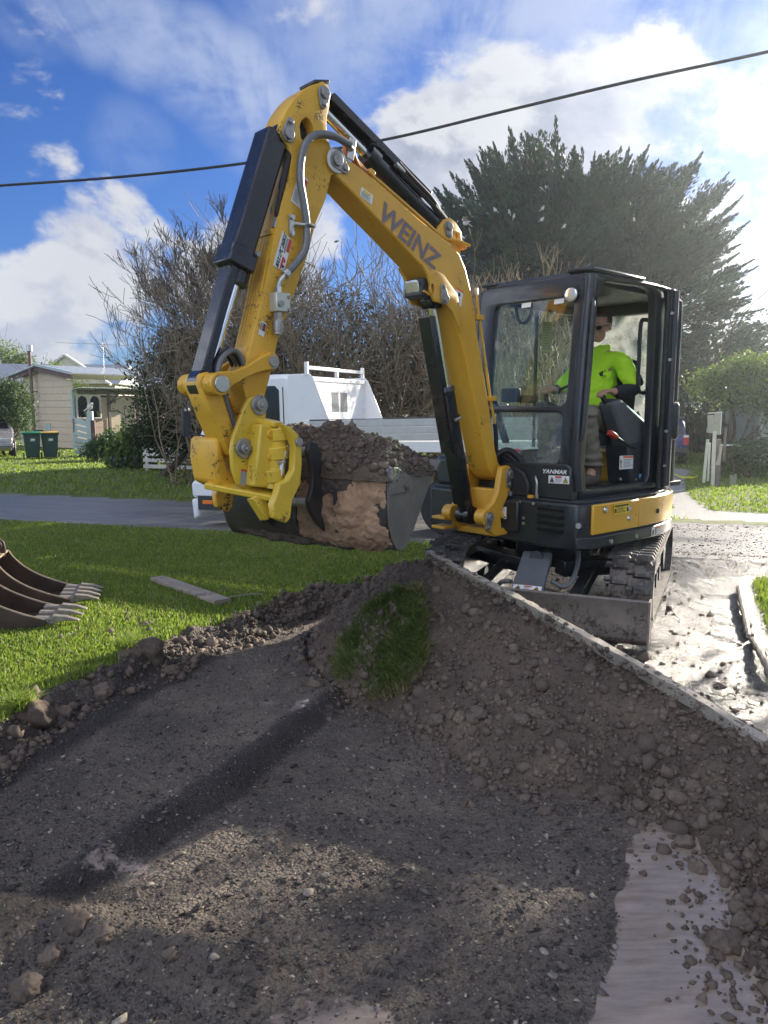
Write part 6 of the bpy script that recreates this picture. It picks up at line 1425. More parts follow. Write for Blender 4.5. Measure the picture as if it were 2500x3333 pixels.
# ------------------------------------------------------------------ tray truck on the road
TK=empty('tray_truck',(-.51,10.83,0),math.atan2(.375,-.927),'white cab over tray truck parked on the road behind the excavator bucket','truck')
def truck():
    cab=[(1.86,.42),(1.93,.62),(1.92,1.15),(1.80,1.35),(1.42,1.93),(1.34,2.00),(1.20,2.03),(.48,2.03),(.34,2.00),(.28,1.92),(.27,.62),(.55,.60),(.62,.78),(.90,.90),(1.20,.80),(1.32,.55),(1.36,.42)]
    c=MB().prism(cab,-.86,.86,1).build('cab_body',WHT,TK,bevel=.06)
    MB().prism([(1.55,1.27),(1.38,1.80),(1.30,1.88),(.62,1.88),(.56,1.82),(.56,1.27)],.858,.866,1).build('side_window',DGL,c)
    MB().prism([(1.88,1.22),(1.79,1.32),(1.46,1.84),(1.41,1.90),(1.45,1.93),(1.83,1.37),(1.93,1.2)],-.74,.74,1).build('windscreen',DGL,c)
    MB().bar((1.05,.867,.70),(.55,.867,.70),.004,.012).build('door_line',STK,c)
    MB().bar((1.62,.866,.60),(1.62,.866,1.25),.012,.004,(0,1,0)).build('door_line',STK,c)
    MB().bar((.50,.866,.70),(.50,.866,1.86),.012,.004,(0,1,0)).build('door_line',STK,c)
    MB().box((1.44,.868,1.00),(.10,.02,.03)).build('door_handle',BLKM,c)
    MB().prism([(1.99,.36),(2.00,.58),(1.93,.62),(1.60,.60),(1.60,.36)],-.92,.92,1).build('bumper',WHT,TK,bevel=.05)
    MB().prism([(1.97,.05),(1.99,.35),(1.88,.36),(1.88,.10)],-.93,.93,1).build('front_apron',WHT,TK,bevel=.03)
    MB().box((1.64,.905,.30),(.50,.03,.20)).build('step_panel',BLKM,TK,bevel=.008)
    lt=MB().box((1.72,.925,.31),(.17,.012,.055)).build('marker_lamp',paint('amber_lens',(.75,.20,.03),.25,.05,20),TK,bevel=.004)
    MB().box((1.66,.870,.62),(.17,.02,.12)).build('indicator',paint('clear_lens',(.60,.60,.50),.2,.05,20),TK,bevel=.01)
    for k in range(6): MB().box((1.80,.864,.82+k*.055),(.035,.006,.018+.012*(k%2))).build('door_badge',STWG,c)
    m=MB().tube([(1.72,.88,1.75),(1.90,1.02,1.72),(1.92,1.03,1.30),(1.74,.88,1.22)],.012,8); mm=m.build('mirror_arm',BLKM,TK,True)
    MB().box((1.93,1.03,1.42),(.05,.16,.40)).build('mirror',BLKM,mm,bevel=.02)
    # tray, dropsides and headboard
    MB().box((-1.55,0,1.07),(3.55,1.84,.10)).build('tray',WHT,TK,bevel=.008)
    MB().box((-1.5,0,.80),(4.2,.62,.18)).build('chassis',BLKM,TK)
    for s in (1,-1):
        d=None
        for k in range(3):
            z=1.155+k*.088; p=MB().box((-1.60,s*.925,z+.042),(3.36,.028,.084)).build('dropside_plank',ALU,TK,bevel=.006)
        MB().box((.105,s*.925,1.24),(.06,.05,.36)).build('corner_post',WHT,TK,bevel=.006)
        MB().box((-3.32,s*.925,1.24),(.06,.05,.36)).build('corner_post',WHT,TK,bevel=.006)
        MB().box((-1.6,s*.925,1.425),(3.36,.034,.010)).build('top_rail',BLKM,TK)
        MB().box((-1.55,s*.925,1.075),(3.55,.02,.13)).build('tray_side',WHT,TK,bevel=.004)
    for k in range(3): MB().box((-3.33,0,1.155+k*.088+.042),(.028,1.80,.084)).build('tailgate_plank',ALU,TK,bevel=.006)
    hp=MB().box((.10,0,1.68),(.03,1.76,.60)).build('headboard',WHT,TK,bevel=.006)
    for s in (1,-1):
        MB().prism([(.42,1.12),(.40,1.99),(.37,2.02),(.08,2.02),(.03,1.97),(-.20,1.40),(-.22,1.12)],s*.885 if s>0 else -.915,.915 if s>0 else -.885,1).build('headboard_wing',WHT,TK,bevel=.012)
    MB().box((.085,0,1.955),(.05,1.76,.06)).build('headboard_top',WHT,hp,bevel=.01)
    for g in (.145,-.135):
        for k in range(9): MB().box((.0835,g-.105+k*.0262,1.655),(.004,.009,.27)).build('vent_slot',BLKM,hp)
    for y,h in ((.90,.17),(-.90,.17),(0,.12)): MB().box((.12,y,2.0+h/2),(.045,.045,h)).build('rack_post',WHT,TK,bevel=.004)
    MB().box((.12,0,2.10),(.045,1.80,.045)).build('ladder_rack_bar',WHT,TK,bevel=.004)
    for x in (.95,-1.75):
        for s in (1,-1):
            w=MB().cyl((x,s*.66,.33),(x,s*.88,.33),.36,None,32).build('wheel',RUB,TK,bevel=.03); MB().cyl((x,s*.80,.33),(x,s*.895,.33),.20,.17,24).build('rim',WHT,w,True)
    for s in (1,-1): MB().prism([(-1.28,.62),(-1.35,.80),(-1.50,.93),(-1.75,.98),(-2.0,.93),(-2.15,.80),(-2.22,.62),(-2.17,.62),(-2.10,.78),(-1.97,.89),(-1.75,.94),(-1.53,.89),(-1.40,.78),(-1.33,.62)],s*.62 if s>0 else -.9,.9 if s>0 else -.62,1).build('mudguard',BLKM,TK)
    MB().box((-1.0,.80,.62),(.55,.20,.34)).build('toolbox',WHT,TK,bevel=.02)
    TK.location.z=-.15; TK.rotation_euler=Euler((0,R(1.2),TK.rotation_euler.z),'XYZ')
truck()
TK.location.z=-.06
# ------------------------------------------------------------------ things on the lawn and beside the trench
def spare_bucket(loc,rz,width,teeth,label,scale=1.0):
    root=empty('digging_bucket',loc,rz,label,'excavator bucket','spare buckets on the lawn')
    S=scale; W=width/2
    # x forward to the teeth (0 at the lip); the open side faces up and forward
    back=[(.0,.030),(-.12,.004),(-.50,.0),(-.64,.03),(-.745,.12),(-.79,.25),(-.775,.36),(-.72,.435)]
    edge=[(-.60,.435),(-.565,.375),(-.50,.300),(-.42,.235),(-.32,.175),(-.16,.105),(-.02,.060)]
    back=[(a*S,b*S) for a,b in back]; edge=[(a*S,b*S) for a,b in edge]
    n=len(back); th=.016; inn=[]
    for i,(a,b) in enumerate(back):
        p,q=back[max(i-1,0)],back[min(i+1,n-1)]; tx,tz=q[0]-p[0],q[1]-p[1]; L=math.hypot(tx,tz); inn.append((a+tz/L*th*-1*-1,b-tx/L*th*1*1) if False else (a+tz/L*th,b-tx/L*th))
    inn=[(a-2*(a-x)*0,b) for (a,b),x in zip(inn,[0]*n)]
    cx=-.4*S;cz=.2*S; inn=[]
    for i,(a,b) in enumerate(back):
        p,q=back[max(i-1,0)],back[min(i+1,n-1)]; tx,tz=q[0]-p[0],q[1]-p[1]; L=math.hypot(tx,tz); nx,nz=-tz/L,tx/L
        if (cx-a)*nx+(cz-b)*nz<0: nx,nz=-nx,-nz
        inn.append((a+nx*th,b+nz*th))
    MB().prism(back+inn[::-1],-W,W,1).build('bucket_shell',RUST,root,True,50)
    for s in (1,-1):
        a,b=(W-.014,W+.006) if s>0 else (-W-.006,-W+.014)
        sp=MB().prism(back+edge,a,b,1).build('side_plate',RUST,root,bevel=.003)
        sm=smoothpath([(x+.003,(a+b)/2,z+.003) for x,z in edge],4); MB().tube(sm,.0085,6).build('worn_edge',RUSTE,sp,True)
    for k in range(teeth):
        y=-W+.04+(width-.08)*k/(teeth-1)
        t=MB().box((-.03*S,y,.050*S),(.14,.062,.055),(0,R(4),0)); t.build('tooth_adapter',TEETH,root,bevel=.012)
        V=[(.03,y-.030,.022),(.03,y+.030,.022),(.03,y+.030,.082),(.03,y-.030,.082),(.125,y-.026,.040),(.125,y+.026,.040),(.125,y+.026,.068),(.125,y-.026,.068),(.205,y-.022,.030),(.205,y+.022,.030),(.205,y+.022,.038),(.205,y-.022,.038)]
        F=[(0,3,2,1)]+[(b+0,b+1,b+5,b+4) for b in (0,4)]+[(b+1,b+2,b+6,b+5) for b in (0,4)]+[(b+2,b+3,b+7,b+6) for b in (0,4)]+[(b+3,b+0,b+4,b+7) for b in (0,4)]+[(8,9,10,11)]
        meshobj('tooth',V,F,TEETH,root,bevel=.006)
    E=[(-.60*S,.40*S),(-.585*S,.47*S),(-.595*S,.545*S),(-.64*S,.585*S),(-.70*S,.585*S),(-.745*S,.545*S),(-.77*S,.48*S),(-.84*S,.43*S),(-.86*S,.34*S),(-.78*S,.30*S),(-.70*S,.42*S)]
    for y in (.10,-.10):
        e=MB().prism(E,y-.013,y+.013,1).build('pin_ear',RUST,root,bevel=.005); 
        for sgn in (1,-1): pins((-.67*S,.515*S),y+sgn*.012,y+sgn*.030,.050,22).build('boss',RUST,e,bevel=.004)
    MB().prism([(-.73*S,.425*S),(-.60*S,.425*S),(-.595*S,.445*S),(-.73*S,.45*S)],-W,W,1).build('top_plate',RUSTE,root,bevel=.003)
    return root
AX=math.atan2(.25,.97)
spare_bucket((-2.50,6.05,.005),AX,.46,4,'rusty digging bucket with pin ears and four pointed teeth lying on the lawn',.86)
spare_bucket((-2.40,5.42,.005),AX-.05,.40,3,'rusty digging bucket with three blunt teeth at the left edge of the lawn',.92)
# planks
def plank(name,p,q,w,t,label,mat=TIMB,cat='plank'):
    a,b=Vector(p),Vector(q); c=(a+b)/2; root=MB(); n=7; d=b-a; L=d.length
    r=random.Random(len(label)); V=[];F=[]
    for i in range(n):
        x=-L/2+L*i/(n-1)
        for y,z in ((-w/2,0),(w/2,0),(w/2,t),(-w/2,t)): V.append((x+(r.uniform(-.01,.01) if i in(0,n-1) else 0),y+r.uniform(-.002,.002),z+r.uniform(-.002,.002)))
    for i in range(n-1):
        for k in range(4): F.append((i*4+k,i*4+(k+1)%4,i*4+4+(k+1)%4,i*4+4+k))
    F+=[(0,1,2,3),tuple((n-1)*4+k for k in(3,2,1,0))]
    o=meshobj(name,V,[f[::-1] for f in F],mat,bevel=.003); o.location=c
    o.rotation_mode='QUATERNION'; o.rotation_quaternion=d.to_track_quat('X','Z'); return tag(o,label,cat)
plank('timber_plank',(-2.02,6.70,.008),(-1.26,5.86,.012),.135,.032,'weathered flat timber plank lying on the lawn')
MB().tube(smoothpath([(-1.36,5.96,.02),(-1.2,6.02,.03),(-1.08,6.03,.045),(-.98,6.02,.05)]),.006,6).build('stick',GTIMB,None,True)
tag(bpy.data.objects['stick'],'thin pale stick lying beside the end of the plank','stick')
# the long edging board lifted on the heap
def edging():
    P=[(1.70,3.24,.06),(1.46,3.58,.165),(1.12,4.05,.285),(.80,4.50,.395),(.52,4.88,.475),(.30,5.18,.545)]
    sm=smoothpath(P,10); V=[];F=[]; r=random.Random(4)
    for i,p in enumerate(sm):
        t=(sm[min(i+1,len(sm)-1)]-sm[max(i-1,0)]).normalized(); s=Vector((-t.y,t.x,0)).normalized(); up=t.cross(s)*1; up=up if up.z>0 else -up
        up=(up+s*.25).normalized(); j=lambda:r.uniform(-.004,.004)
        w,h=.025,.095
        for a,b in ((-w,-h),(w,-h),(w,-.020),(-w,-.018)): V.append(p+s*(a+j())+up*(b+.042+j()))
    n=len(sm)
    for i in range(n-1):
        for k in range(4): F.append((i*4+k,i*4+4+k,i*4+4+(k+1)%4,i*4+(k+1)%4))
    F+=[(3,2,1,0)[::-1],tuple((n-1)*4+k for k in(0,1,2,3))[::-1]]
    o=meshobj('edging_board',V,F,paint('bleached_timber',(.36,.32,.26),.7,.4,9,dirt=(.085,.066,.05),dirt_amt=.19,dscale=9,bump=.7,bscale=60),None,False,bevel=.003); bm=bmesh.new(); bm.from_mesh(o.data); bmesh.ops.recalc_face_normals(bm,faces=bm.faces); bm.to_mesh(o.data); bm.free()
    tag(o,'long weathered edging board lying along the crest of the soil heap','timber board')
    T=[ico(1,i+20,.4) for i in range(5)]; n=900; t=rng.uniform(0,1,n)**.8; idx=(t*(len(sm)-1)).astype(int); Q=np.array([sm[i][:] for i in idx]); k=rng.normal(0,.055,n)
    s=np.clip(rng.lognormal(-5.0,.6,n),.003,.020)
    tag(instances('soil_on_board',[q[0] for q in T],[q[1] for q in T],Q[:,0]+k*.8,Q[:,1]+k*.6+rng.normal(0,.02,n),Q[:,2]+.014+s*.2-np.abs(k)*.5,s,'clod_soil',.8,.5),kind='stuff')
edging()
# low timber edge along the far side of the driveway
def edge_strip(P,label):
    m=MB(); sm=smoothpath(P,6)
    m.tube(sm,[.021+.005*math.sin(i*1.7) for i in range(len(sm))],8); o=m.build('driveway_edging',TIMB,None,True,30); tag(o,label,'timber edging',group='timber edging along the driveway')
edge_strip([(2.98,6.30,.035),(2.75,5.75,.04),(2.55,5.25,.03),(2.44,4.98,.02)],'far length of pale round timber edging along the driveway')
edge_strip([(2.43,4.90,.02),(2.33,4.62,.045),(2.24,4.35,.055),(2.16,4.12,.03)],'near length of pale round timber edging at the right of the driveway')
def twigs():
    m=MB(); r=random.Random(9)
    for i in range(46):
        x,y=r.uniform(1.75,2.3),r.uniform(3.2,4.2); a=r.uniform(0,6.3); L=r.uniform(.04,.13); z=H(x,y)+.008
        m.tube([(x,y,z),(x+math.cos(a)*L*.5,y+math.sin(a)*L*.5,z+r.uniform(0,.012)),(x+math.cos(a+.4)*L,y+math.sin(a+.4)*L,z)],.003,4)
    tag(m.build('bark_litter',TIMB,None,True),kind='stuff')
twigs()
# ------------------------------------------------------------------ background
_P=R(7.9)
def at(u,v,Y):
    xc=(u-1250)/2500; yc=(1666.5-v)/2500; d=Vector((xc,math.cos(_P)+yc*math.sin(_P),-math.sin(_P)+yc*math.cos(_P))); return Vector((0,0,1.55))+d*(Y/d.y)
class Segs:
    """collects thin branches and turns them into one light mesh"""
    def __init__(s): s.a=[];s.b=[];s.ra=[];s.rb=[]
    def add(s,a,b,ra,rb): s.a.append(a[:]);s.b.append(b[:]);s.ra.append(ra);s.rb.append(rb)
    def build(s,name,mat,parent=None,n=3,stuff=False):
        A=np.array(s.a);B=np.array(s.b);ra=np.array(s.ra)[:,None];rb=np.array(s.rb)[:,None]
        d=B-A; d/=np.linalg.norm(d,axis=1)[:,None]+1e-9; ref=np.where(np.abs(d[:,2:3])>.9,np.array([[1,0,0.]]),np.array([[0,0,1.]]))
        u=np.cross(d,ref);u/=np.linalg.norm(u,axis=1)[:,None]+1e-9;w=np.cross(d,u)
        N=len(A);V=np.empty((N,2*n,3))
        for j in range(n):
            t=2*math.pi*j/n; o=u*math.cos(t)+w*math.sin(t); V[:,j]=A+o*ra; V[:,n+j]=B+o*rb
        F=np.array([[j,(j+1)%n,n+(j+1)%n,n+j] for j in range(n)]); F=(np.arange(N)[:,None,None]*2*n+F[None]).reshape(-1,4)
        o=npmesh(name,V.reshape(-1,3),F,mat,parent,smooth=True)
        if stuff: o['kind']='stuff'
        return o
def grow(S,r,p,d,L,rad,lev,maxlev,up=.12,wob=.22,kids=(2,4),spread=(22,48),shrink=(.55,.78),minr=.005,tips=None):
    steps=4 if lev<maxlev else 3; q=p.copy(); dd=d.normalized(); n=r.randint(*kids) if lev<maxlev else 0
    at_=sorted(r.uniform(.25,1.0) for _ in range(n)); k=0
    for i in range(steps):
        nd=(dd+Vector((r.gauss(0,wob),r.gauss(0,wob),r.gauss(0,wob*.7)+up))).normalized(); e=q+nd*L/steps
        r0=max(minr,rad*(1-.5*i/steps)); r1=max(minr,rad*(1-.5*(i+1)/steps)); S.add(q,e,r0,r1)
        while k<n and at_[k]<=(i+1)/steps+1e-6:
            a=R(r.uniform(*spread)); ax=nd.orthogonal().normalized(); ax=Matrix.Rotation(r.uniform(0,6.28),3,nd)@ax; cd=Matrix.Rotation(a,3,ax)@nd
            grow(S,r,e,cd,L*r.uniform(*shrink),r1*r.uniform(.5,.7),lev+1,maxlev,up,wob,kids,spread,shrink,minr,tips); k+=1
        q,dd=e,nd
    if tips is not None and lev>=maxlev-1: tips.append((q[:],dd[:]))
def quads(name,C,U,W,mat,parent=None,rnd=None,stuff=False):
    """leaf quads: centre, half-length vector, half-width vector"""
    n=len(C); V=np.stack([C-U,C+W-.15*U,C+U,C-W-.15*U],1); F=np.arange(n*4).reshape(n,4)
    r=np.repeat(rng.uniform(0,1,n) if rnd is None else rnd,4)
    o=npmesh(name,V.reshape(-1,3),F,mat,parent,attrs={'rnd':r})
    if stuff: o['kind']='stuff'
    return o
def rdir(n):
    v=rng.normal(0,1,(n,3)); return v/np.linalg.norm(v,axis=1)[:,None]
def perp(U):
    W=np.cross(U,rdir(len(U))); return W/(np.linalg.norm(W,axis=1)[:,None]+1e-9)
def lumpy(centres,n,shell=.55,clump=9,jit=.16):
    """points spread as clumps through a set of ellipsoids (cx,cy,cz,rx,ry,rz)"""
    out=[];w=np.array([c[3]*c[4]*c[5] for c in centres])**.7; w=w/w.sum(); per=rng.multinomial(n,w)
    for c,m in zip(centres,per):
        k=max(6,m//clump); d=rdir(k); rad=(shell+(1-shell)*rng.uniform(0,1,k)**.6)*(1+.22*np.sin(d[:,0]*7+c[0])*np.cos(d[:,2]*6+c[1]))
        g=d*rad[:,None]; idx=rng.integers(0,k,m); p=g[idx]+rng.normal(0,jit,(m,3)); out.append(p*np.array(c[3:6])+np.array(c[:3]))
    return np.concatenate(out)
def leafy(name,centres,n,size,mat,parent,aspect=.5,shell=.5,up=.25,clump=9,jit=.16,zmin=None):
    C=lumpy(centres,n,shell,clump,jit)
    if zmin is not None: C=C[C[:,2]>zmin]
    n=len(C); U=rdir(n); U[:,2]+=up; U/=np.linalg.norm(U,axis=1)[:,None]; s=size*rng.uniform(.6,1.35,n)[:,None]
    o=quads(name,C,U*s*.5,perp(U)*s*.5*aspect,mat,parent); o['kind']='stuff'; return o
def gz(x,y): return float(height(np.array([x]),np.array([y]),False)[0][0])

# --- big dark cypress --------------------------------------------------
def cypress():
    Yc=30.0; q=at(1850,900,Yc); cx,cy,cz=q.x,Yc,q.z; m1=Yc/2500
    root=empty('cypress_tree',(cx,cy,gz(cx,cy)),0,'huge dark spreading cypress tree behind the excavator cab','tree'); o=np.array(root.location[:])
    ang=np.radians([-180,-150,-120,-90,-60,-40,-25,-10,0,12,25,38,50,62,75,90,100,112,130,150,165,180]); rad=[420,455,480,480,480,490,500,570,575,505,530,505,425,395,345,340,435,430,465,480,455,420]
    R0=lambda a: np.interp(a,ang,rad)*m1
    S=Segs(); r=random.Random(5)
    for k in range(9):
        a=r.uniform(0,6.28); grow(S,r,Vector((r.uniform(-.8,.8),r.uniform(-.4,.4),0)),Vector((math.cos(a)*.55,math.sin(a)*.3,1)),5.6,.26,0,2,.05,.12,(3,5),(20,45),(.5,.7),.025)
    S.build('trunk',BARK,root,5)
    # tongues of foliage on the limbs: broad at the base, drawn out to a point that lifts at the tip
    P=[];U=[];RN=[];SZ=[]
    def tongue(base,d,L,w,shade,k):
        t=rng.uniform(0,1,k)**.85; side=perp(np.repeat(d[None],k,0)); rad_=w*(1-t)**.75*np.sqrt(rng.uniform(0,1,k))*(1+.35*np.sin(t*15+base[0]*9))
        c=base+d*(t*L)[:,None]+np.array([0,0,1])*(.16*L*t*t)[:,None]+side*rad_[:,None]*np.array([1.1,1.1,.42])
        u=d[None]*.9+side*.45+np.array([0,0,.34])+rng.normal(0,.22,(k,3)); u/=np.linalg.norm(u,axis=1)[:,None]
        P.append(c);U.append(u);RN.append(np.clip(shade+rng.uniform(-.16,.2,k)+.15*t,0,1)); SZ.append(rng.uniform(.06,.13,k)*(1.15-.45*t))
    nt=330
    for i in range(nt):
        a=rng.uniform(-np.pi,np.pi); ph=rng.uniform(-1,.35) if i%4 else rng.uniform(-.2,1)
        c=math.sqrt(max(.02,1-ph*ph)); rr=float(R0(a)); tip=np.array([math.cos(a)*c*rr,ph*5.0,math.sin(a)*c*rr])*rng.uniform(.90,1.0)
        d=tip/np.linalg.norm(tip)*np.array([.8,.8,.5])+rng.normal(0,.30,3)*np.array([1,1,.4])+np.array([0,0,.20]); d/=np.linalg.norm(d); L=rng.uniform(1.3,2.6); tongue(tip-d*L*.92-np.array([0,0,.12*L]),d,L,rng.uniform(.50,.95),rng.uniform(.0,.95)**1.5,int(L*150))
    for i in range(150):   # the rim that draws the outline
        a=rng.uniform(-.55,np.pi+.5); rr=float(R0(a)); tip=np.array([math.cos(a)*rr,rng.uniform(-1.4,1.4),math.sin(a)*rr])*rng.uniform(.93,1.04)
        d=tip/np.linalg.norm(tip)+np.array([0,0,.22]); d/=np.linalg.norm(d); L=rng.uniform(1.0,2.1); tongue(tip-d*L-np.array([0,0,.1*L]),d,L,rng.uniform(.20,.42),rng.uniform(.1,.5),int(L*135))
    P=np.concatenate(P);U=np.concatenate(U);RN=np.concatenate(RN);s=np.concatenate(SZ)[:,None]; k=P[:,2]+cz>1.15; P,U,RN,s=P[k],U[k],RN[k],s[k]
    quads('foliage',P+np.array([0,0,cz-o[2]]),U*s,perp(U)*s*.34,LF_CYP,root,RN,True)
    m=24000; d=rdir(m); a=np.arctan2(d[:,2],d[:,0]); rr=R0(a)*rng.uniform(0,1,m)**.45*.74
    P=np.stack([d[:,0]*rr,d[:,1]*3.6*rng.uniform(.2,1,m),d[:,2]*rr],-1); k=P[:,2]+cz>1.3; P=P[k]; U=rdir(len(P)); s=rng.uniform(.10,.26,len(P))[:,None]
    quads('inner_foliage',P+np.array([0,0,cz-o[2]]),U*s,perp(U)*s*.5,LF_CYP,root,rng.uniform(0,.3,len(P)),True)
    def front(u,v):
        p=at(u,v,Yc); x,z=p.x-cx,p.z-cz; a=math.atan2(z,x); q=min(.98,math.hypot(x,z)/float(R0(a))); return Yc-5.0*math.sqrt(1-q*q)
    return front
FRONT=cypress()
def low_cypress():
    x,y=13.2,32.0
    root=empty('cypress_tree',(x,y,gz(x,y)),0,'low feathery cypress reaching out at the right edge of the big cypress','tree')
    S=Segs(); r=random.Random(8); grow(S,r,Vector((0,0,0)),Vector((.05,0,1)),4.2,.2,0,2,.05,.12,(3,4),(25,50),(.5,.7),.02); S.build('trunk',BARK,root,5)
    m=360; ph=rng.uniform(-.2,1,m); a=rng.uniform(0,6.28,m); C=np.stack([np.cos(a)*rng.uniform(.3,2.0,m)+.3,np.sin(a)*rng.uniform(.3,1.6,m),.5+ph*4.6],-1)
    D=np.stack([np.cos(a)*.8+.35,np.sin(a)*.5,.35+0*a],-1)+rng.normal(0,.2,(m,3)); D/=np.linalg.norm(D,axis=1)[:,None]; K=34
    t=rng.uniform(0,1,(m,K)); side=perp(D); sp=(1-t)**.7*.22
    P=C[:,None]+D[:,None]*(t*1.0)[...,None]+side[:,None]*(rng.normal(0,1,(m,K))*sp)[...,None]
    U=D[:,None]+rng.normal(0,.33,(m,K,3)); U/=np.linalg.norm(U,axis=2)[...,None]; P=P.reshape(-1,3);U=U.reshape(-1,3); s=rng.uniform(.07,.15,len(P))[:,None]
    quads('foliage',P,U*s,perp(U)*s*.36,LF_CYP,root,None,True)
low_cypress()

# --- bare tree and thicket --------------------------------------------------
def bare_tree():
    p=Vector((-3.75,20.5,0)); p.z=gz(p.x,p.y); root=empty('bare_tree',p,0,'leafless tree with fine bare branches behind the excavator arm','tree')
    S=Segs(); T=Segs(); r=random.Random(21)
    for k,(dx,dz,L) in enumerate([(-1.15,1.15,3.3),(-.9,1.3,3.4),(-.65,1.5,3.6),(-.3,1.6,3.5),(.1,1.7,3.3),(.5,1.5,3.2),(-1.15,1.15,3.2),(.9,1.2,3.0),(-.1,1.7,3.1)]):
        b=Vector((r.uniform(-.25,.35),r.uniform(-.8,.8),r.uniform(.9,1.6)))
        S.add(Vector((r.uniform(-.1,.1),0,0)),b,.10,.08)
        grow(T,r,b,Vector((dx,r.uniform(-.5,.5),dz)),L*.76,.058,0,5,.085,.12,(3,4),(16,34),(.54,.70),.0065)
    S.build('trunk',BARK,root,6); o=T.build('branches',TWIG,root,3,True)
bare_tree()
def thicket():
    p=Vector((-.6,17.6,0)); root=empty('thicket',(p.x,p.y,gz(p.x,p.y)),0,'tall brown thicket of tangled bare stems behind the white truck','thicket'); o=Vector(root.location)
    S=Segs(); r=random.Random(31); tips=[]
    topx=[-5.0,-4.2,-3.4,-2.6,-2.0,-1.4,-.7,0.0,.7,1.5,2.4,3.2]; toph=[3.9,4.3,4.5,4.9,5.2,5.4,5.2,4.8,4.5,4.5,4.8,4.2]
    for i in range(165):
        x=r.uniform(-4.6,3.0); y=r.uniform(16.2,19.0); h=np.interp(x,topx,toph)*r.uniform(.55,.98)
        lean=Vector((r.uniform(-.28,.28),r.uniform(-.2,.2),1)); q=Vector((x,y,gz(x,y)))-o
        grow(S,r,q,lean,h*.62,.020,0,3,.10,.16,(3,4),(15,42),(.45,.66),.0055,tips)
    S.build('stems',TWIGD,root,3,True)
    # arching dead canes and bits of dry leaf through the mass
    T=Segs()
    for i in range(900):
        x=r.uniform(-4.4,2.9); y=r.uniform(15.6,18.6); h=float(np.interp(x,topx,toph))*r.uniform(.15,.8); q=Vector((x,y,h))-o; a=r.uniform(0,6.28)
        grow(T,r,q,Vector((math.cos(a),math.sin(a)*.5,r.uniform(-.7,.6))),r.uniform(.5,1.1),.011,0,1,-.06,.25,(2,3),(20,60),(.4,.7),.005)
    T.build('dead_canes',TWIGD,root,3,True)
    n=24000; x=rng.uniform(-4.6,2.9,n); y=rng.uniform(15.9,18.9,n); hh=np.interp(x,topx,toph); z=hh*rng.uniform(0,1,n)**1.2*.80
    dn=fbm(x*1.0,z*1.0+y,.9,4,80); k=dn>-.05*rng.uniform(0,1,n); x,y,z=x[k],y[k],z[k]; C=np.stack([x-o.x,y-o.y,z],-1); U=rdir(len(C)); s=rng.uniform(.022,.055,len(C))[:,None]
    rn=np.clip(rng.beta(2,4,len(C))+.0,0,1); rn[rng.uniform(0,1,len(C))>.975]=.97
    quads('dry_leaves',C,U*s,perp(U)*s*.55,LF_BR,root,rn,True)
    # a darker evergreen climber runs through the middle
    leafy('climber_leaves',[(-.9-o.x,17.6-o.y,2.9,1.0,.8,1.1),(.3-o.x,17.4-o.y,2.6,.9,.7,1.0),(-2.4-o.x,17.6-o.y,2.6,.9,.8,.9),(.9-o.x,17.0-o.y,3.3,.45,.4,.5)],4200,.085,LF_DK,root,.55,.25,.2,6,.3)
    leafy('inner_leaves',[(x-o.x,18.4-o.y,1.7,1.0,.6,1.9) for x in (-4,-3,-2,-1,0,1,2,2.8)],11000,.13,LF_BR,root,.6,.1,.2,5,.35)
thicket()
def bare_shrub():
    p=Vector((2.5,14.6,0)); root=empty('bare_shrub',(p.x,p.y,gz(p.x,p.y)),0,'pale leafless shrub showing between the boom and the cab roof','shrub')
    S=Segs(); r=random.Random(51)
    for i in range(34): grow(S,r,Vector((r.uniform(-.6,.9),r.uniform(-.4,.4),0)),Vector((r.uniform(-.25,.28),r.uniform(-.2,.2),1)),r.uniform(1.9,2.75),.022,0,3,.10,.12,(2,3),(15,38),(.42,.6),.0065)
    S.build('stems',TWIGD,root,3,True)
bare_shrub()

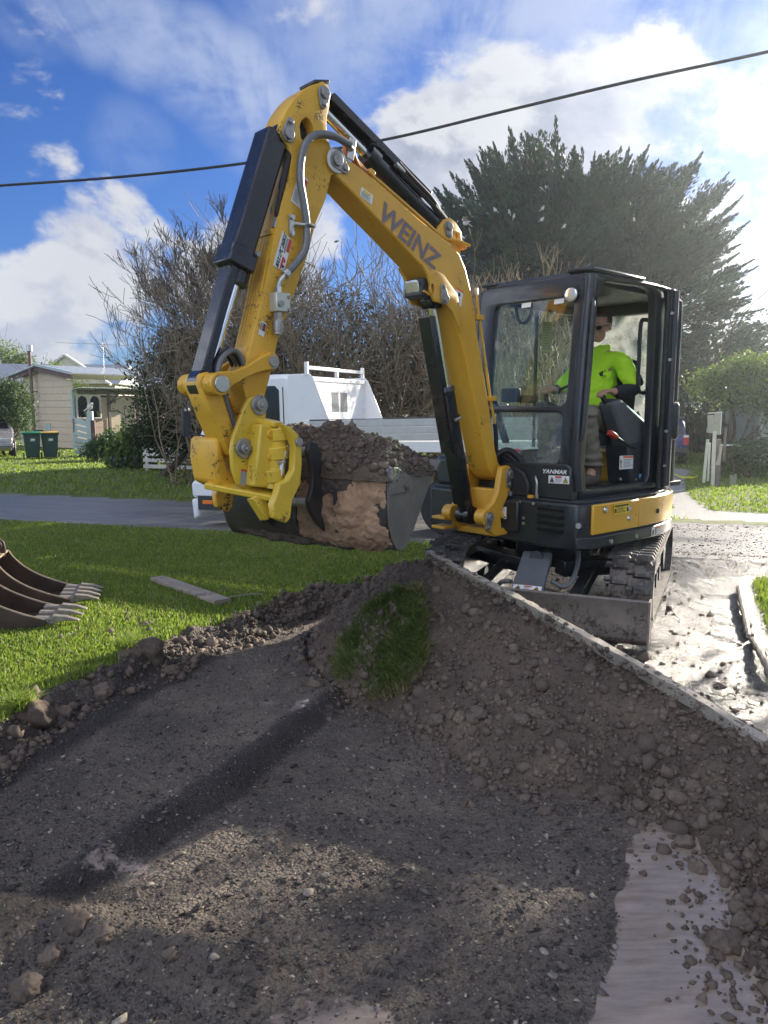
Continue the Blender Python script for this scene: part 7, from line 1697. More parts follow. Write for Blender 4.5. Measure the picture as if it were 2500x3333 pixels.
# --- evergreen with the leaning trunk -------------------------------------
def shrub(name,x,y,centres,n,size,mat,label,cat,trunks=3,seed=0,aspect=.5,shell=.45,tr=.05,clump=9,jit=.16):
    z=gz(x,y); root=empty(name,(x,y,z),0,label,cat); S=Segs(); r=random.Random(seed)
    for k in range(trunks):
        c=r.choice(centres); grow(S,r,Vector((r.uniform(-.15,.15),r.uniform(-.1,.1),0)),Vector((c[0]+r.uniform(-.3,.3),c[1],max(c[2],.5))),max(.4,c[2]*.8),tr,0,2,.03,.12,(2,4),(20,45),(.5,.7),.008)
    S.build('trunk',BARK,root,5); leafy('foliage',centres,n,size,mat,root,aspect,shell,.25,clump,jit,.02); return root
def leaning_tree():
    x,y=-5.5,18.8; z=gz(x,y); root=empty('evergreen_tree',(x,y,z),0,'dark green evergreen with a crooked leaning trunk in front of the house','tree')
    MB().tube(smoothpath([(0,0,-.05),(.18,0,.12),(.42,.05,.34),(.62,.05,.55),(.70,.05,.85),(.66,.05,1.3)]),.095,9).build('trunk',BARK,root,True)
    MB().tube(smoothpath([(.60,.05,.52),(.95,.05,.70),(1.5,.1,.86)]),.055,8).build('low_branch',BARK,root,True)
    S=Segs(); r=random.Random(17)
    for c in ((.3,0,1.2),(-.2,0,1.5),(.9,.1,1.3),(.1,.1,1.9),(-1.2,-.2,1.0)): grow(S,r,Vector((.66,.05,1.0)),Vector(c),1.5,.045,0,3,.03,.14,(2,4),(20,48),(.5,.7),.007)
    S.build('branches',BARK,root,4)
    leafy('foliage',[(.45,0,1.55,.95,.9,.75),(.15,0,2.35,.80,.8,.75),(.8,.1,2.7,.75,.7,.65),(.6,0,3.15,.65,.6,.5),(-.20,-.1,1.05,.55,.6,.45),(1.25,.2,1.8,.65,.6,.8),(.25,0,.85,.7,.7,.4)],18000,.085,LF_DK,root,.48,.35,.2,8,.2)
leaning_tree()
shrub('garden_shrub',-9.1,26.0,[(0,0,.50,.75,.6,.55),(.7,0,.40,.7,.5,.45),(-.5,0,.35,.6,.5,.4)],6500,.10,LF_MD,'low dark green ground cover shrub between the bins and the gate','shrub',2,61)
shrub('garden_shrub',-6.9,21.6,[(0,0,.62,.62,.5,.5),(.75,0,.75,.65,.5,.55),(1.3,.1,.6,.6,.5,.6),(-.45,0,.38,.5,.4,.4)],7500,.14,LF_LT,'bright green broad leaved shrub in front of the porch','shrub',2,62,.6,.4,.04,7,.22)
shrub('garden_shrub',-14.3,29.3,[(0,0,1.75,.95,.8,.75),(.35,0,2.3,.65,.6,.6),(-.5,0,2.2,.8,.7,.7),(.3,0,1.3,.7,.6,.5)],9000,.11,LF_MD,'bushy tree with several bare trunks beside the house wall','shrub',5,63,.35,.35,.06)
def silver_plants():
    for k,(u,v) in enumerate(((365,1512),(398,1520),(440,1508))):
        p=at(u,v,20.6); z=gz(p.x,p.y); root=empty('silver_plant',(p.x,p.y,z),0,'grey leaved rosette plant below the bright green shrub, '+['leftmost','middle one','nearest the slat fence'][k],'plant','grey leaved plants below the porch'); r=random.Random(k)
        for i in range(16):
            a=r.uniform(0,6.28); e=r.uniform(.2,1.1); L=r.uniform(.13,.24); h=r.uniform(.05,.34); d=Vector((math.cos(a)*math.cos(e),math.sin(a)*math.cos(e),math.sin(e))); s=Vector((-math.sin(a),math.cos(a),0))*.042; c=Vector((0,0,h))
            meshobj('leaf',[c,c+d*L*.55+s,c+d*L,c+d*L*.55-s],[(0,1,2,3)],LF_GY,root)
silver_plants()

# --- house on the left ------------------------------------------------------
def house():
    A=at(247,1425,34.0); A.z=0; a=math.atan2(.57,-.82)      # x axis along the gable wall, away from the corner
    g=gz(A.x,A.y); root=empty('weatherboard_house',(A.x,A.y,g),a,'small cream weatherboard house with a low gable roof and a porch','house')
    CREAM=paint('cream_cladding',(.58,.48,.35),.7,.06,3,dirt=(.30,.24,.18),dirt_amt=.07,dscale=1.5); PINK=paint('pink_cladding',(.50,.36,.28),.7,.05,3); TEAL=paint('pale_teal_trim',(.36,.46,.45),.6,.06,4); MAR=paint('maroon_trim',(.10,.045,.045),.55,.08,5)
    ROOF=paint('zinc_roof',(.40,.44,.47),.45,.08,4,metal=.4)
    W,E,ap=4.3,2.83-g,3.22-g
    def top(x): return E+(ap-E)*(1-abs(x-W*.55)/(W*.55 if x<W*.55 else W*.45))
    MB().box((W/2,-3.0-.06,1.2),(W-.1,5.9,2.2)).build('wall_core',CREAM,root)
    z=.05; k=0
    while z<ap-.02:
        z1=min(z+.30,ap); 
        # each board runs as far as the gable line lets it
        xs=[x for x in np.linspace(0,W,60) if top(x)>=z1-.05]
        if xs: 
            x0,x1=min(xs),max(xs); MB().prism([(x0,z),(x1,z),(x1,z1-.012),(x0,z1-.012)],.0,.032,1).build('cladding_board',CREAM,root)
        z=z1; k+=1
    MB().prism([(0,E-.3),(W,E-.3),(W*.55,ap-.02)],-.02,.01,1).build('gable_infill',CREAM,root)
    for x0,x1 in ((-.35,W*.55),(W*.55,W+.3)):
        z0,z1=top(0) if x0<0 else ap, ap if x0<0 else top(W)
        MB().bar((x0,.26,z0-.06 if x0<0 else z0-.02),(x1,.26,z1-.02 if x0<0 else z1-.08),.05,.20,(0,0,1)).build('barge_board',MAR,root)
        MB().bar((x0,-2.8,z0+.09),(x1,-2.8,z1+.13 if x0<0 else z1+.06),6.4,.05,(0,0,1)).build('roof',ROOF,root)
        MB().bar((x0,.28,z0+.10),(x1,.28,z1+.14 if x0<0 else z1+.07),.10,.12,(0,0,1)).build('barge_flashing',TEAL,root)
    MB().box((.05,.03,1.3),(.14,.10,2.6)).build('corner_board',TEAL,root)
    MB().box((2.0,.045,.75),(.35,.02,.75)).build('meter_box',TEAL,root)
    fl=MB().cyl((2.7,.32,.62),(2.7,.32,4.35),.075,None,14).build('flue',paint('rusty_flue',(.16,.10,.095),.5,.15,4),root,True)
    MB().cyl((2.7,.32,4.35),(2.7,.32,4.62),.15,None,16).build('flue_cap',STEEL,fl); MB().cyl((2.7,.32,.75),(2.45,.04,.75),.08,None,12).build('flue_elbow',BARK,fl,True)
    MB().box((2.7,.16,2.55),(.05,.32,.04)).build('flue_bracket',MAR,fl)
    # porch side: runs along -y from the corner at x=0
    for k in range(3): MB().box((-.03,-.72,.30+.33*k+.16),(.03,1.35,.315)).build('cladding_board',PINK,root)
    MB().box((-.06,-.74,1.33),(.12,1.5,.05)).build('window_sill',GTIMB,root)
    for y in (-.40,-1.02):
        arch=[(y-.25,1.40),(y+.25,1.40)]+[(y+.25*math.cos(t),2.10+.25*math.sin(t)) for t in [math.pi*i/10 for i in range(11)]]
        out=round_rect(y-.31,1.36,y+.31,2.42,.01,1)
        f=curve_plate('window_frame',out,[arch],.03,.004,lambda q,w,e:Vector((-.02+e,q,w)),WHTW,root)
        meshobj('window_pane',[(.03,q,w) for q,w in arch],[tuple(range(len(arch)))],DGL,root)
        for i in range(7):
            aa=i*.9; meshobj('pot_plant_leaf',[(-.07,y-.12,1.40),(-.09,y-.16+.05*math.cos(aa),1.62+.05*math.sin(aa*2)),(-.10,y-.12+.16*math.cos(aa),1.66),(-.09,y-.08,1.5)],[(0,1,2,3)],LF_LT,root)
    MB().box((-.02,-3.3,2.52),(.10,6.2,.20)).build('porch_beam',GTIMB,root)
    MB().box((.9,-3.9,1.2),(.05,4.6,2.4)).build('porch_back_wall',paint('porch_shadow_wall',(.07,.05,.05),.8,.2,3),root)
    for y in (-1.75,-3.3,-4.4,-5.9): MB().box((-.03,y,1.2),(.11,.11,2.5)).build('porch_post',GTIMB,root)
    MB().bar((-.03,-1.75,1.95),(-.03,-2.25,2.45),.07,.09).build('porch_brace',GTIMB,root)
    for i in range(46): MB().box((-.28,-.05-i*.135,2.66),(.72,.075,.03),(0,R(7),0)).build('roof_rib',ROOF,root)
    MB().box((-.27,-3.0,2.645),(.72,6.2,.02),(0,R(7),0)).build('porch_roof',ROOF,root)
    for y,z,s in ((-2.0,.45,.26),(-2.6,.42,.22),(-3.5,.45,.28)): leafy('porch_plant',[(-.25,y,z,s,s,s*.8)],220,.10,LF_GY,root)
    MB().box((-.35,-3.2,.62),(.03,3.4,.03)).build('porch_rail',STEEL,root)
    # aerial
    an=MB().cyl((2.25,-3.2,3.0),(2.25,-3.2,4.95),.022,None,8).build('aerial_mast',STEEL,root,True)
    MB().cyl((3.6,-2.4,4.93),(.95,-4.0,4.78),.016,None,6).build('aerial_boom',STEEL,an,True)
    for i in range(16):
        t=i/15; c=Vector((3.6,-2.4,4.93)).lerp(Vector((.95,-4.0,4.78)),t); L=(.75 if i<4 else .42 if i<9 else .20); d=Vector((.52,.86,0)); MB().cyl(c-d*L,c+d*L,.011,None,5).build('aerial_rod',STEEL,an)
house()
def second_house():
    p=at(70,1240,50); root=empty('grey_roofed_house',(p.x,p.y,gz(p.x,p.y)),R(8),'house with a grey metal roof and cream gable behind the weatherboard house','house')
    G=paint('grey_roof',(.30,.33,.37),.5,.05,2,metal=.3); C=paint('cream_gable',(.62,.58,.46),.7,.05,2)
    MB().box((0,0,1.6),(13.0,7.5,3.4)).build('wall',C,root)
    MB().prism([(-4.1,3.2),(4.1,3.2),(0,4.55)],-6.8,6.8,0).build('roof',G,root)
    MB().prism([(1.9,3.2),(6.2,3.2),(3.9,4.75)],-4.6,-4.2,1).build('gable',C,root)
    MB().bar((1.7,-4.4,3.25),(3.9,-4.4,4.85),.6,.12).build('gable_roof',WHTW,root); MB().bar((6.4,-4.4,3.15),(3.9,-4.4,4.85),.6,.12).build('gable_roof',WHTW,root)
second_house()
shrub('feathery_shrub',at(165,1230,40).x,40,[(0,0,2.9,.9,.8,.9),(-.6,0,2.5,.8,.7,.8),(.9,0,2.7,1.0,.8,.7),(.2,0,3.6,.5,.5,.6)],6500,.15,LF_LT,'feathery pale green shrub showing above the house roof','shrub',4,65,.2,.2,.04,7,.3)
shrub('gum_tree',at(40,1240,56).x,56,[(-1.0,0,5.4,1.6,1.2,1.0),(.4,0,4.6,1.0,1.0,.9),(-2.2,0,5.0,1.2,1.0,.9),(.9,0,5.1,.7,.7,.6)],4200,.24,LF_LT,'thin pale gum tree at the far left behind the roofs','tree',5,66,.3,.3,.09,8,.28)

# --- bins, cars, gate, fences ------------------------------------------------
BING=paint('bin_green',(.020,.060,.048),.5,.08,4)
def bin_(x,y,rz,lid,label):
    root=empty('wheelie_bin',(x,y,gz(x,y)),rz,label,'wheelie bin','wheelie bins in front of the house')
    V=[];F=[]
    for z,w,d in ((.06,.21,.26),(.30,.235,.285),(.86,.275,.335)):
        for a,b in ((-w,-d),(w,-d),(w,d),(-w,d)): V.append((a,b,z))
    for i in range(2):
        for k in range(4): F.append((i*4+k,i*4+(k+1)%4,i*4+4+(k+1)%4,i*4+4+k))
    F+=[(3,2,1,0),(8,9,10,11)]
    meshobj('body',V,F,BING,root,bevel=.03)
    MB().box((0,0,.885),(.61,.72,.05)).build('rim',BING,root,bevel=.012)
    L=MB().prism([(-.37,.91),(-.36,.935),(-.15,.965),(.20,.955),(.37,.93),(.37,.91)],-.30,.30,0); l=L.build('lid',paint('lid_'+lid,(.03,.30,.13) if lid=='green' else (.70,.42,.05),.45,.06,5),root,bevel=.012)
    MB().cyl((-.22,.40,.90),(.22,.40,.90),.022,None,10).build('handle',BING,root,True)
    for s in (1,-1): MB().cyl((s*.26,.27,.10),(s*.31,.27,.10),.10,None,18).build('wheel',RUB,root)
    sticker('bin_print',[(-.06,-.325,.72),(.10,-.325,.72),(.10,-.312,.62),(-.06,-.312,.62)],STWG,root,[(.2,.05,.95,.6,STW),(0,.75,1,.85,STW)])
    sticker('bin_print',[(-.277,.07,.80),(-.277,-.03,.80),(-.258,-.03,.48),(-.258,.07,.48)],BING,root,[(.2,.0,.8,.22,STW),([(.5,.28),(.8,.5),(.2,.5)],STW),(.1,.58,.9,.72,STW),(.1,.8,.9,.98,STW)])
bin_(at(108,1500,27.0).x,27.0,R(25),'green','dark green wheelie bin with a bright green lid')
bin_(at(160,1500,27.2).x,27.35,R(25),'yellow','dark green wheelie bin with a yellow lid')
def car(name,loc,rz,col,label,wagon=True,plate='598',front=False,group=None):
    root=empty(name,(loc[0],loc[1],gz(*loc)),rz,label,'car')
    P=paint(name+'_paint',col,.25,.05,3,coat=.5,metal=.3)
    # profile along x (nose towards +x), height in z
    if wagon: prof=[(-2.25,.45),(-2.28,.62),(-2.22,.95),(-1.95,1.38),(-1.75,1.45),(.3,1.46),(.55,1.42),(1.15,1.02),(2.0,.86),(2.18,.70),(2.20,.45),(2.1,.30),(-2.15,.30)]
    else: prof=[(-2.35,.50),(-2.32,.95),(-1.5,1.02),(-.95,1.36),(-.2,1.43),(.45,1.36),(1.1,1.0),(2.05,.80),(2.32,.66),(2.38,.45),(2.25,.28),(-2.25,.28)]
    V=[];F=[];n=len(prof)
    def half(z,x): return .86-(.17*max(0,(z-.92))/.5)-(.10 if abs(x)>2.1 else 0)
    for s in (1,-1):
        for x,z in prof: V.append((x,s*half(z,x),z))
    F.append(tuple(range(n))[::-1]); F.append(tuple(range(n,2*n)))
    for i in range(n):
        j=(i+1)%n; F.append((i,j,n+j,n+i))
    bm=bmesh.new(); vs=[bm.verts.new(v) for v in V]
    for f in F: bm.faces.new([vs[i] for i in f])
    bmesh.ops.recalc_face_normals(bm,faces=bm.faces); me=bpy.data.meshes.new('car_body'); bm.to_mesh(me); bm.free()
    body=finish('car_body',me,P,root,True,40,.05)
    for s in (1,-1):
        for x in (1.35,-1.35):
            w=MB().cyl((x,s*.70,.31),(x,s*.88,.31),.31,None,26).build('wheel',RUB,root,bevel=.02); MB().cyl((x,s*.85,.31),(x,s*.89,.31),.19,.16,18).build('rim',STEEL,w)
        q=[(-1.85,1.02),(-1.66,1.36),(.28,1.38),(.95,1.04)] if wagon else [(-1.25,1.04),(-.88,1.30),(.40,1.30),(.95,1.02)]
        meshobj('side_glass',[(x,s*(half(z,x)+.012),z) for x,z in q],[(0,1,2,3)],DGL,root)
    if wagon:
        meshobj('rear_window',[(-2.225,.66,.98),(-2.225,-.66,.98),(-2.00,-.60,1.34),(-2.00,.60,1.34)],[(0,1,2,3)],GLASSC,root)
        MB().box((-2.28,0,.50),(.10,1.60,.18)).build('bumper',BLKM,root,bevel=.03)
        for s in (1,-1):
            t=MB().box((-2.245,s*.71,.80),(.06,.16,.24)).build('tail_lamp',REDP,root,bevel=.01)
            MB().box((-2.25,s*.71,.95),(.05,.15,.07)).build('reversing_lamp',STW,root)
        sticker('number_plate',[(-2.291,.20,.74),(-2.291,-.20,.74),(-2.291,-.20,.60),(-2.291,.20,.60)],STW,root)
        text_obj('plate_lettering',plate,STK,root,(-2.294,.05,.635),(0,-1,0),(0,0,1),.22,.075,.001,.01)
        for k in range(3):
            z=1.06+k*.11; x=-2.225+(z-.98)*.625-.010
            MB().cyl((x,-.43+.03*k,z),(x-.006,-.43+.03*k,z-.0),.052,None,14).build('round_sticker',STW,root)
        MB().box((.60,-.92,1.02),(.12,.16,.11)).build('mirror',P,root,bevel=.02)
    else:
        for s in (1,-1): MB().box((2.22,s*.58,.66),(.20,.42,.15),(0,0,-s*.15)).build('headlight',paint('clear_headlight',(.55,.56,.55),.15,.05,10,metal=.3),root,bevel=.03)
        MB().box((2.30,0,.66),(.06,.62,.10)).build('grille',BLKM,root)
        MB().box((2.34,0,.47),(.14,1.66,.20)).build('bumper',P,root,bevel=.05)
        MB().box((2.40,0,.44),(.03,1.5,.03)).build('bumper_strip',BLKM,root)
        sticker('number_plate',[(2.425,-.19,.56),(2.425,.19,.56),(2.425,.19,.44),(2.425,-.19,.44)],STW,root)
        text_obj('plate_lettering',plate,STK,root,(2.428,-.13,.465),(0,1,0),(0,0,1),.28,.075,.001,.01)
        meshobj('windscreen',[(1.06,.70,1.02),(1.06,-.70,1.02),(.50,-.60,1.36),(.50,.60,1.36)],[(0,1,2,3)],DGL,root)
        MB().box((1.72,.45,.885),(.7,.012,.012)).build('bonnet_line',STK,root)
    return root
car('silver_sedan',(-14.95,29.2),R(-64.5),(.36,.34,.35),'silver sedan cut off by the left edge of the picture',False,'048N')
car('blue_wagon',(9.25,26.6),math.atan2(1,.20),(.035,.050,.16),'dark blue station wagon with round stickers on its rear window',True,'598')
def gate():
    p=at(268,1460,28.6); root=empty('garden_gate',(p.x,p.y,gz(p.x,p.y)),R(-12),'pale teal slatted gate sagging on its post','gate'); T=paint('pale_teal_timber',(.40,.50,.49),.7,.08,5)
    for k in range(6):
        z=.16+k*.215; MB().bar((-.30,0,z+.02*k+.02),(.24,0,z-.06+.005*k),.03,.17,(0,0,1)).build('slat',T,root)
    MB().box((.27,.01,.72),(.09,.05,1.5)).build('hinge_stile',T,root); MB().box((-.29,-.02,1.15),(.07,.02,.5)).build('latch_board',GTIMB,root)
    q=at(299,1460,28.4); o=empty('gate_post',(q.x,q.y,gz(q.x,q.y)),0,'square pale teal gate post with a white bird on it','post'); MB().box((0,0,.82),(.20,.16,1.72)).build('post_timber',T,o,bevel=.01)
    q2=at(307,1460,28.1); o2=empty('steel_post',(q2.x,q2.y,gz(q2.x,q2.y)),0,'dark reddish brown post beside the pale gate post','post'); MB().box((0,0,.66),(.15,.10,1.38)).build('post_steel',paint('brown_post',(.075,.038,.036),.6,.1,5),o2,bevel=.01)
    MB().box((.30,.2,.42),(.30,.10,.86)).build('letter_panel',WHTW,o2,bevel=.01)
    return q
GP=gate()
def cockatoo(loc,rz,label,group=None,s=1.0,fly=False):
    root=empty('cockatoo',loc,rz,label,'bird',group)
    W=paint('white_feathers',(.62,.61,.58),.8,.05,20); b=MB()
    b.ball((0,0,.12*s),.075*s,(1.25,.85,1.15),12,9).ball((.075*s,0,.215*s),.050*s,(1,.9,1),10,8); b.build('feathered_body',W,root,True)
    t=MB().bar((-.06*s,0,.10*s),(-.20*s,0,.0*s),.06*s,.018*s); t.build('tail',W,root)
    MB().cyl((.115*s,0,.215*s),(.142*s,0,.200*s),.018*s,.006*s,8).build('beak',STK,root)
    if fly:
        for sg in (1,-1): meshobj('wing',[(.06*s,sg*.04*s,.15*s),(.02*s,sg*.34*s,.24*s),(-.10*s,sg*.30*s,.22*s),(-.08*s,sg*.04*s,.14*s)],[(0,1,2,3)],W,root)
    else:
        for sg in (1,-1): MB().cyl((0,sg*.025*s,-.02*s),(0,sg*.025*s,.06*s),.008*s,None,6).build('leg',STK,root)
    return root
cockatoo((GP.x,GP.y,gz(GP.x,GP.y)+1.69),R(-10),'white cockatoo standing on the pale gate post',None,1.15)
for k,(u,v) in enumerate(((1612,679),(1658,686),(1673,700),(1766,674),(1764,710),(1837,732),(2064,710),(1780,606),(1763,612))):
    Y=FRONT(u,v)-.1; p=at(u,v,Y); cockatoo((p.x,p.y,p.z-.12),R(40*k+200),'white cockatoo perched in the cypress, '+['lowest left of the flock','left of the middle pair','just below the left pair','in the middle of the flock','below the middle bird','right of the middle bird','alone far to the right','highest of the flock','just left of the highest bird'][k],'cockatoos in the cypress',.62)
p=at(1516,738,19.5); cockatoo((p.x,p.y,p.z),R(160),'white cockatoo flying in front of the cypress with wings spread',None,.8,True)
def slat_fence():
    x0,y0,x1,y1=-6.55,20.9,-2.2,19.9; root=empty('slat_fence',(x0,y0,gz(x0,y0)),math.atan2(y1-y0,x1-x0),'low cream slat fence behind the leaning tree','fence'); L=math.hypot(x1-x0,y1-y0)
    for k in range(4): MB().box((L/2,0,.10+k*.165),(L,.03,.095),(0,R(.6),0)).build('slat',WHTW,root)
    for t in (.02,.34,.67,.98): MB().box((L*t,.04,.34),(.09,.07,.74)).build('post',WHTW,root)
slat_fence()
def right_side():
    # decayed gate post with loose white battens
    p=at(2310,1585,17.0); g=gz(p.x,p.y); root=empty('old_gate_post',(p.x,p.y,g),R(-8),'decayed white gate post with loose battens beside the gravel track','post')
    MB().tube([(.14,.03,-.05),(.15,.03,.35),(.13,.03,.75),(.15,.02,1.02)],[.085,.08,.075,.05],9).build('post_stump',GTIMB,root,True)
    for x,z0,z1,w,t in ((-.13,.06,1.02,.06,2),(-.06,.10,.95,.035,0),(.035,.0,1.20,.075,-1)): MB().box((x,-.05,(z0+z1)/2),(w,.035,z1-z0),(0,R(t),0)).build('batten',WHTW,root,bevel=.004)
    MB().bar((.13,-.06,.45),(.17,-.03,.92),.10,.03).build('split_slab',paint('split_timber',(.50,.48,.38),.8,.15,6),root,bevel=.01)
    MB().box((.27,.02,.90),(.05,.04,.70)).build('batten',GTIMB,root)
    for k,(x,z,w,h) in enumerate(((-.07,1.45,.13,.20),(.07,1.48,.13,.24),(-.05,1.26,.17,.20),(.08,1.24,.12,.24))): MB().box((x,-.03,z),(w,.05,h),(0,R((-4,3,6,-3)[k]),0)).build('loose_board',paint('cream_board',(.44,.43,.36),.75,.12,7),root,bevel=.006)
    MB().box((.145,-.05,1.38),(.02,.02,.50)).build('white_strip',WHT,root)
    MB().box((.0,-.02,1.60),(.27,.06,.02),(0,R(-5),0)).build('cap_board',WHT,root)
    # red brown panel, spade, tape on the grass
    q=at(2368,1492,22.5); r2=empty('garden_box',(q.x,q.y,gz(q.x,q.y)),R(-6),'dull red brown box with a pale rim behind the old gate post','box'); MB().box((0,0,.36),(.50,.40,.76)).build('box_side',paint('red_brown',(.12,.055,.045),.7,.1,5),r2,bevel=.01); MB().box((0,0,.755),(.56,.46,.03)).build('box_rim',WHTW,r2)
    q=at(2385,1580,16.6); r3=empty('spade',(q.x,q.y,gz(q.x,q.y)),R(20),'spade standing upright in the grass','spade'); MB().box((0,0,.12),(.17,.02,.28)).build('blade',STEELD,r3,bevel=.004); MB().cyl((0,0,.22),(0,0,.56),.016,None,8).build('shaft',BARK,r3); MB().bar((-.09,0,.57),(.05,0,.545),.02,.025).build('handle',BARK,r3)
    pts=[]
    for u,v in ((2140,1526),(2165,1527),(2195,1536),(2215,1550),(2232,1551),(2255,1552),(2268,1546)):
        a=at(u,v,17); k=(gz(a.x,a.y)+.03-1.55)/(a.z-1.55); a=Vector((a.x*k,a.y*k,1.55+(a.z-1.55)*k)); pts.append((a.x,a.y,gz(a.x,a.y)+.05))
    tag(MB().tube(smoothpath(pts),.020,8).build('yellow_hose',paint('yellow_plastic',(.70,.72,.05),.5,.05,9),None,True),'bright yellow hose lying across the gravel track','hose')
    # shed and paling fence
    q=at(2195,1420,36); r4=empty('garden_shed',(q.x,q.y,gz(q.x,q.y)),R(-12),'pale ribbed metal shed with a green roof behind the blue wagon','shed'); SH=paint('shed_wall',(.60,.64,.66),.5,.05,3)
    MB().box((-.35,1.5,.95),(1.9,3.0,1.95)).build('wall',SH,r4)
    for k in range(10): MB().box((-1.25+k*.2,-.01,.95),(.05,.03,1.9)).build('wall_rib',SH,r4)
    MB().prism([(-1.45,1.92),(.75,1.92),(.75,2.02),(-.35,2.45),(-1.45,2.02)],-.15,3.1,1).build('roof',paint('green_roof',(.11,.24,.19),.5,.06,4),r4)
    a,b=at(2232,1430,33),at(2460,1430,30); r5=empty('paling_fence',(a.x,a.y,gz(a.x,a.y)),math.atan2(b.y-a.y,b.x-a.x),'dark weathered paling fence behind the blue wagon','fence'); L=(b-a).length; PL=paint('dark_paling',(.055,.045,.040),.85,.3,3); r=random.Random(2); pm=None
    n=int(L/.13)
    for i in range(n):
        if pm is None: pm=MB().box((0,0,.80),(.115,.018,1.6)).build('paling',PL,r5); o=pm
        else: o=pm.copy(); COL.objects.link(o)
        o.location=(i*.13,r.uniform(-.006,.006),r.uniform(-.04,.04)); o.rotation_euler=(0,R(r.uniform(-1,1)),0)
    MB().box((L/2,.04,1.25),(L,.05,.09)).build('rail',PL,r5)
    # white cottage at the right edge and the one seen through the cab
    def cottage(u,Y,rz,w,d,h,label,roofh=1.5):
        q=at(u,1450,Y); rt=empty('white_cottage',(q.x,q.y,gz(q.x,q.y)),rz,label,'house'); WB=paint('white_weatherboard',(.62,.66,.62),.65,.05,3)
        MB().box((w/2,d/2,h/2),(w-.04,d-.04,h)).build('wall',WB,rt)
        for k in range(int(h/.18)):
            MB().box((w/2,-.005,.09+k*.18),(w,.03,.165),(R(4),0,0)).build('weatherboard',WB,rt); MB().box((-.005,d/2,.09+k*.18),(.03,d,.165),(0,R(-4),0)).build('weatherboard',WB,rt)
        MB().prism([(-.35,h-.02),(w+.35,h-.02),(w/2,h+roofh)],-.35,d+.35,1).build('roof',paint('cottage_roof',(.40,.43,.43),.5,.05,3,metal=.2),rt)
        MB().cyl((-.28,-.30,h-.05),(-.28,d+.3,h-.05),.06,None,8).build('gutter',WHT,rt); MB().cyl((.05,-.05,.1),(.05,-.05,h-.1),.04,None,8).build('downpipe',WHT,rt)
        wf=MB().box((.9,-.03,1.3),(.75,.05,1.1)).build('window_frame',WHT,rt); MB().box((.9,-.06,1.3),(.62,.02,.96)).build('window_pane',DGL,rt)
    cottage(2468,25.0,R(-14),4.0,6.0,2.25,'white weatherboard cottage at the right edge beyond the old gate post')
    cottage(1640,31.0,R(-25),5.0,5.0,2.6,'white cottage with a low gable seen through the cab windows',1.1)
right_side()
shrub('broadleaf_tree',at(2395,1300,24.5).x,24.8,[(.2,0,2.3,1.0,.9,.6),(-.8,0,2.65,.7,.6,.45),(.9,0,2.7,1.1,.9,.7),(.3,0,3.05,.9,.8,.5),(1.6,0,2.0,.8,.8,.8)],11000,.11,LF_LT,'sunlit pale green broadleaf tree behind the old gate post','tree',3,71,.55,.35,.08,9,.2)
shrub('garden_shrub',at(2190,1330,37).x,38,[(0,0,2.6,1.3,1.0,1.2),(1.2,0,3.2,1.0,.9,1.1),(-1.2,0,2.2,1.2,.9,1.0)],6000,.17,LF_LT,'yellow green shrub rising behind the metal shed','shrub',3,72,.5,.35,.06)
shrub('dark_tree',at(2440,1150,41).x,42,[(-1.5,0,3.6,2.4,1.6,2.2),(1.5,0,4.4,2.6,1.6,2.0),(-4.0,0,3.2,2.2,1.6,2.4),(4,0,4,2.4,1.5,2.4)],14000,.24,LF_DK,'dark rounded trees along the far right boundary','tree',5,73,.55,.3,.12,9,.22)
shrub('garden_shrub',at(2440,1480,19.5).x,19.5,[(0,0,.5,.7,.5,.5),(.7,0,.6,.7,.5,.6),(-.5,0,.35,.5,.4,.35)],3800,.085,LF_MD,'low tangled shrub at the right edge beside the cottage','shrub',3,74)
shrub('garden_shrub',at(1690,1300,24).x,22.5,[(0,0,1.3,.8,.6,1.0),(-1.0,0,1.0,.8,.6,.9),(1.0,0,1.1,.8,.6,.8)],7000,.10,LF_LT,'bright green shrub seen through the cab windscreen','shrub',3,75)
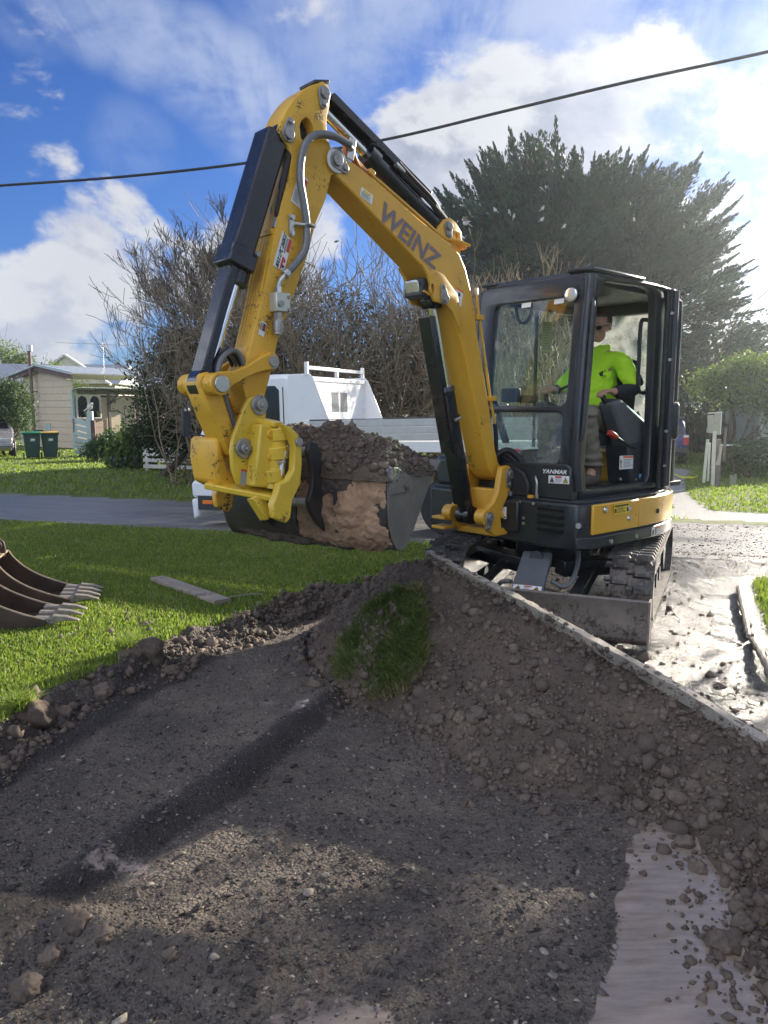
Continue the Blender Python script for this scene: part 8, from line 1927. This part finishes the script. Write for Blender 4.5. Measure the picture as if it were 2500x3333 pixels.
# unseen tree added beside the driveway, its crown shaped to shade the dug ground
shrub('broadleaf_tree',10.0,9.0,[(0,0,3.3,2.3,2.2,1.5),(.6,-.8,2.3,1.8,1.7,1.1),(.2,.9,4.3,1.5,1.5,1.0),(1.3,-1.6,3.2,1.7,1.6,1.3),(-.6,2.3,4.7,1.5,1.5,1.0)],17000,.20,LF_MD,'unseen leafy tree added beyond the right edge to shade the trench','tree',3,78,.6,.3,.12,9,.2)
# a belt of far trees and scrub closes the horizon
def treeline():
    C=[]
    r=random.Random(77)
    for x in np.arange(-75,80,3.4): C.append((x,78+r.uniform(-5,5)+abs(x)*-.15,2.2,2.8,2.0,r.uniform(2.0,3.6)))
    for y in np.arange(-30,75,4.0):
        for s in (-1,1): C.append((s*(62+r.uniform(-4,4)),y,2.4,2.4,2.8,r.uniform(2.4,4.2)))
    o=leafy('far_treeline',C,30000,.55,LF_DK,None,.6,.35,.2,9,.2); tag(o,kind='stuff')
treeline()
# --- overhead lines ----------------------------------------------------------
def wire(pts,r,label):
    P=[at(*q) for q in pts]; sm=smoothpath(P,14)
    tag(MB().tube(sm,r,6).build('power_line',RUB,None,True),label,'cable')
wire([(-500,640,16.6),(0,604,15.9),(400,575,15.3),(820,528,14.7),(1250,455,14.2),(1650,360,13.7),(2050,265,13.2),(2500,168,12.7),(2900,70,12.2)],.024,'thick black power line sagging across the sky above the excavator')
wire([(2380,1050,40),(2415,1018,38),(2500,945,36),(2700,780,32)],.02,'thin power line at the right edge beside the cypress')

# thin haze volume added to stand in for veiling lens glare
def haze():
    k=bpy.data.materials.new('glare_haze'); k.use_nodes=True; t=NT(k.node_tree); v=t.n('ShaderNodeVolumePrincipled')
    v.inputs['Color'].default_value=(.86,.94,1,1); v.inputs['Density'].default_value=.0012; v.inputs['Anisotropy'].default_value=.8
    o=t.n('ShaderNodeOutputMaterial'); t.t.links.new(v.outputs[0],o.inputs['Volume'])
    h=MB().box((0,190,6),(700,700,15)).build('haze',k); tag(h,kind='stuff')
haze()
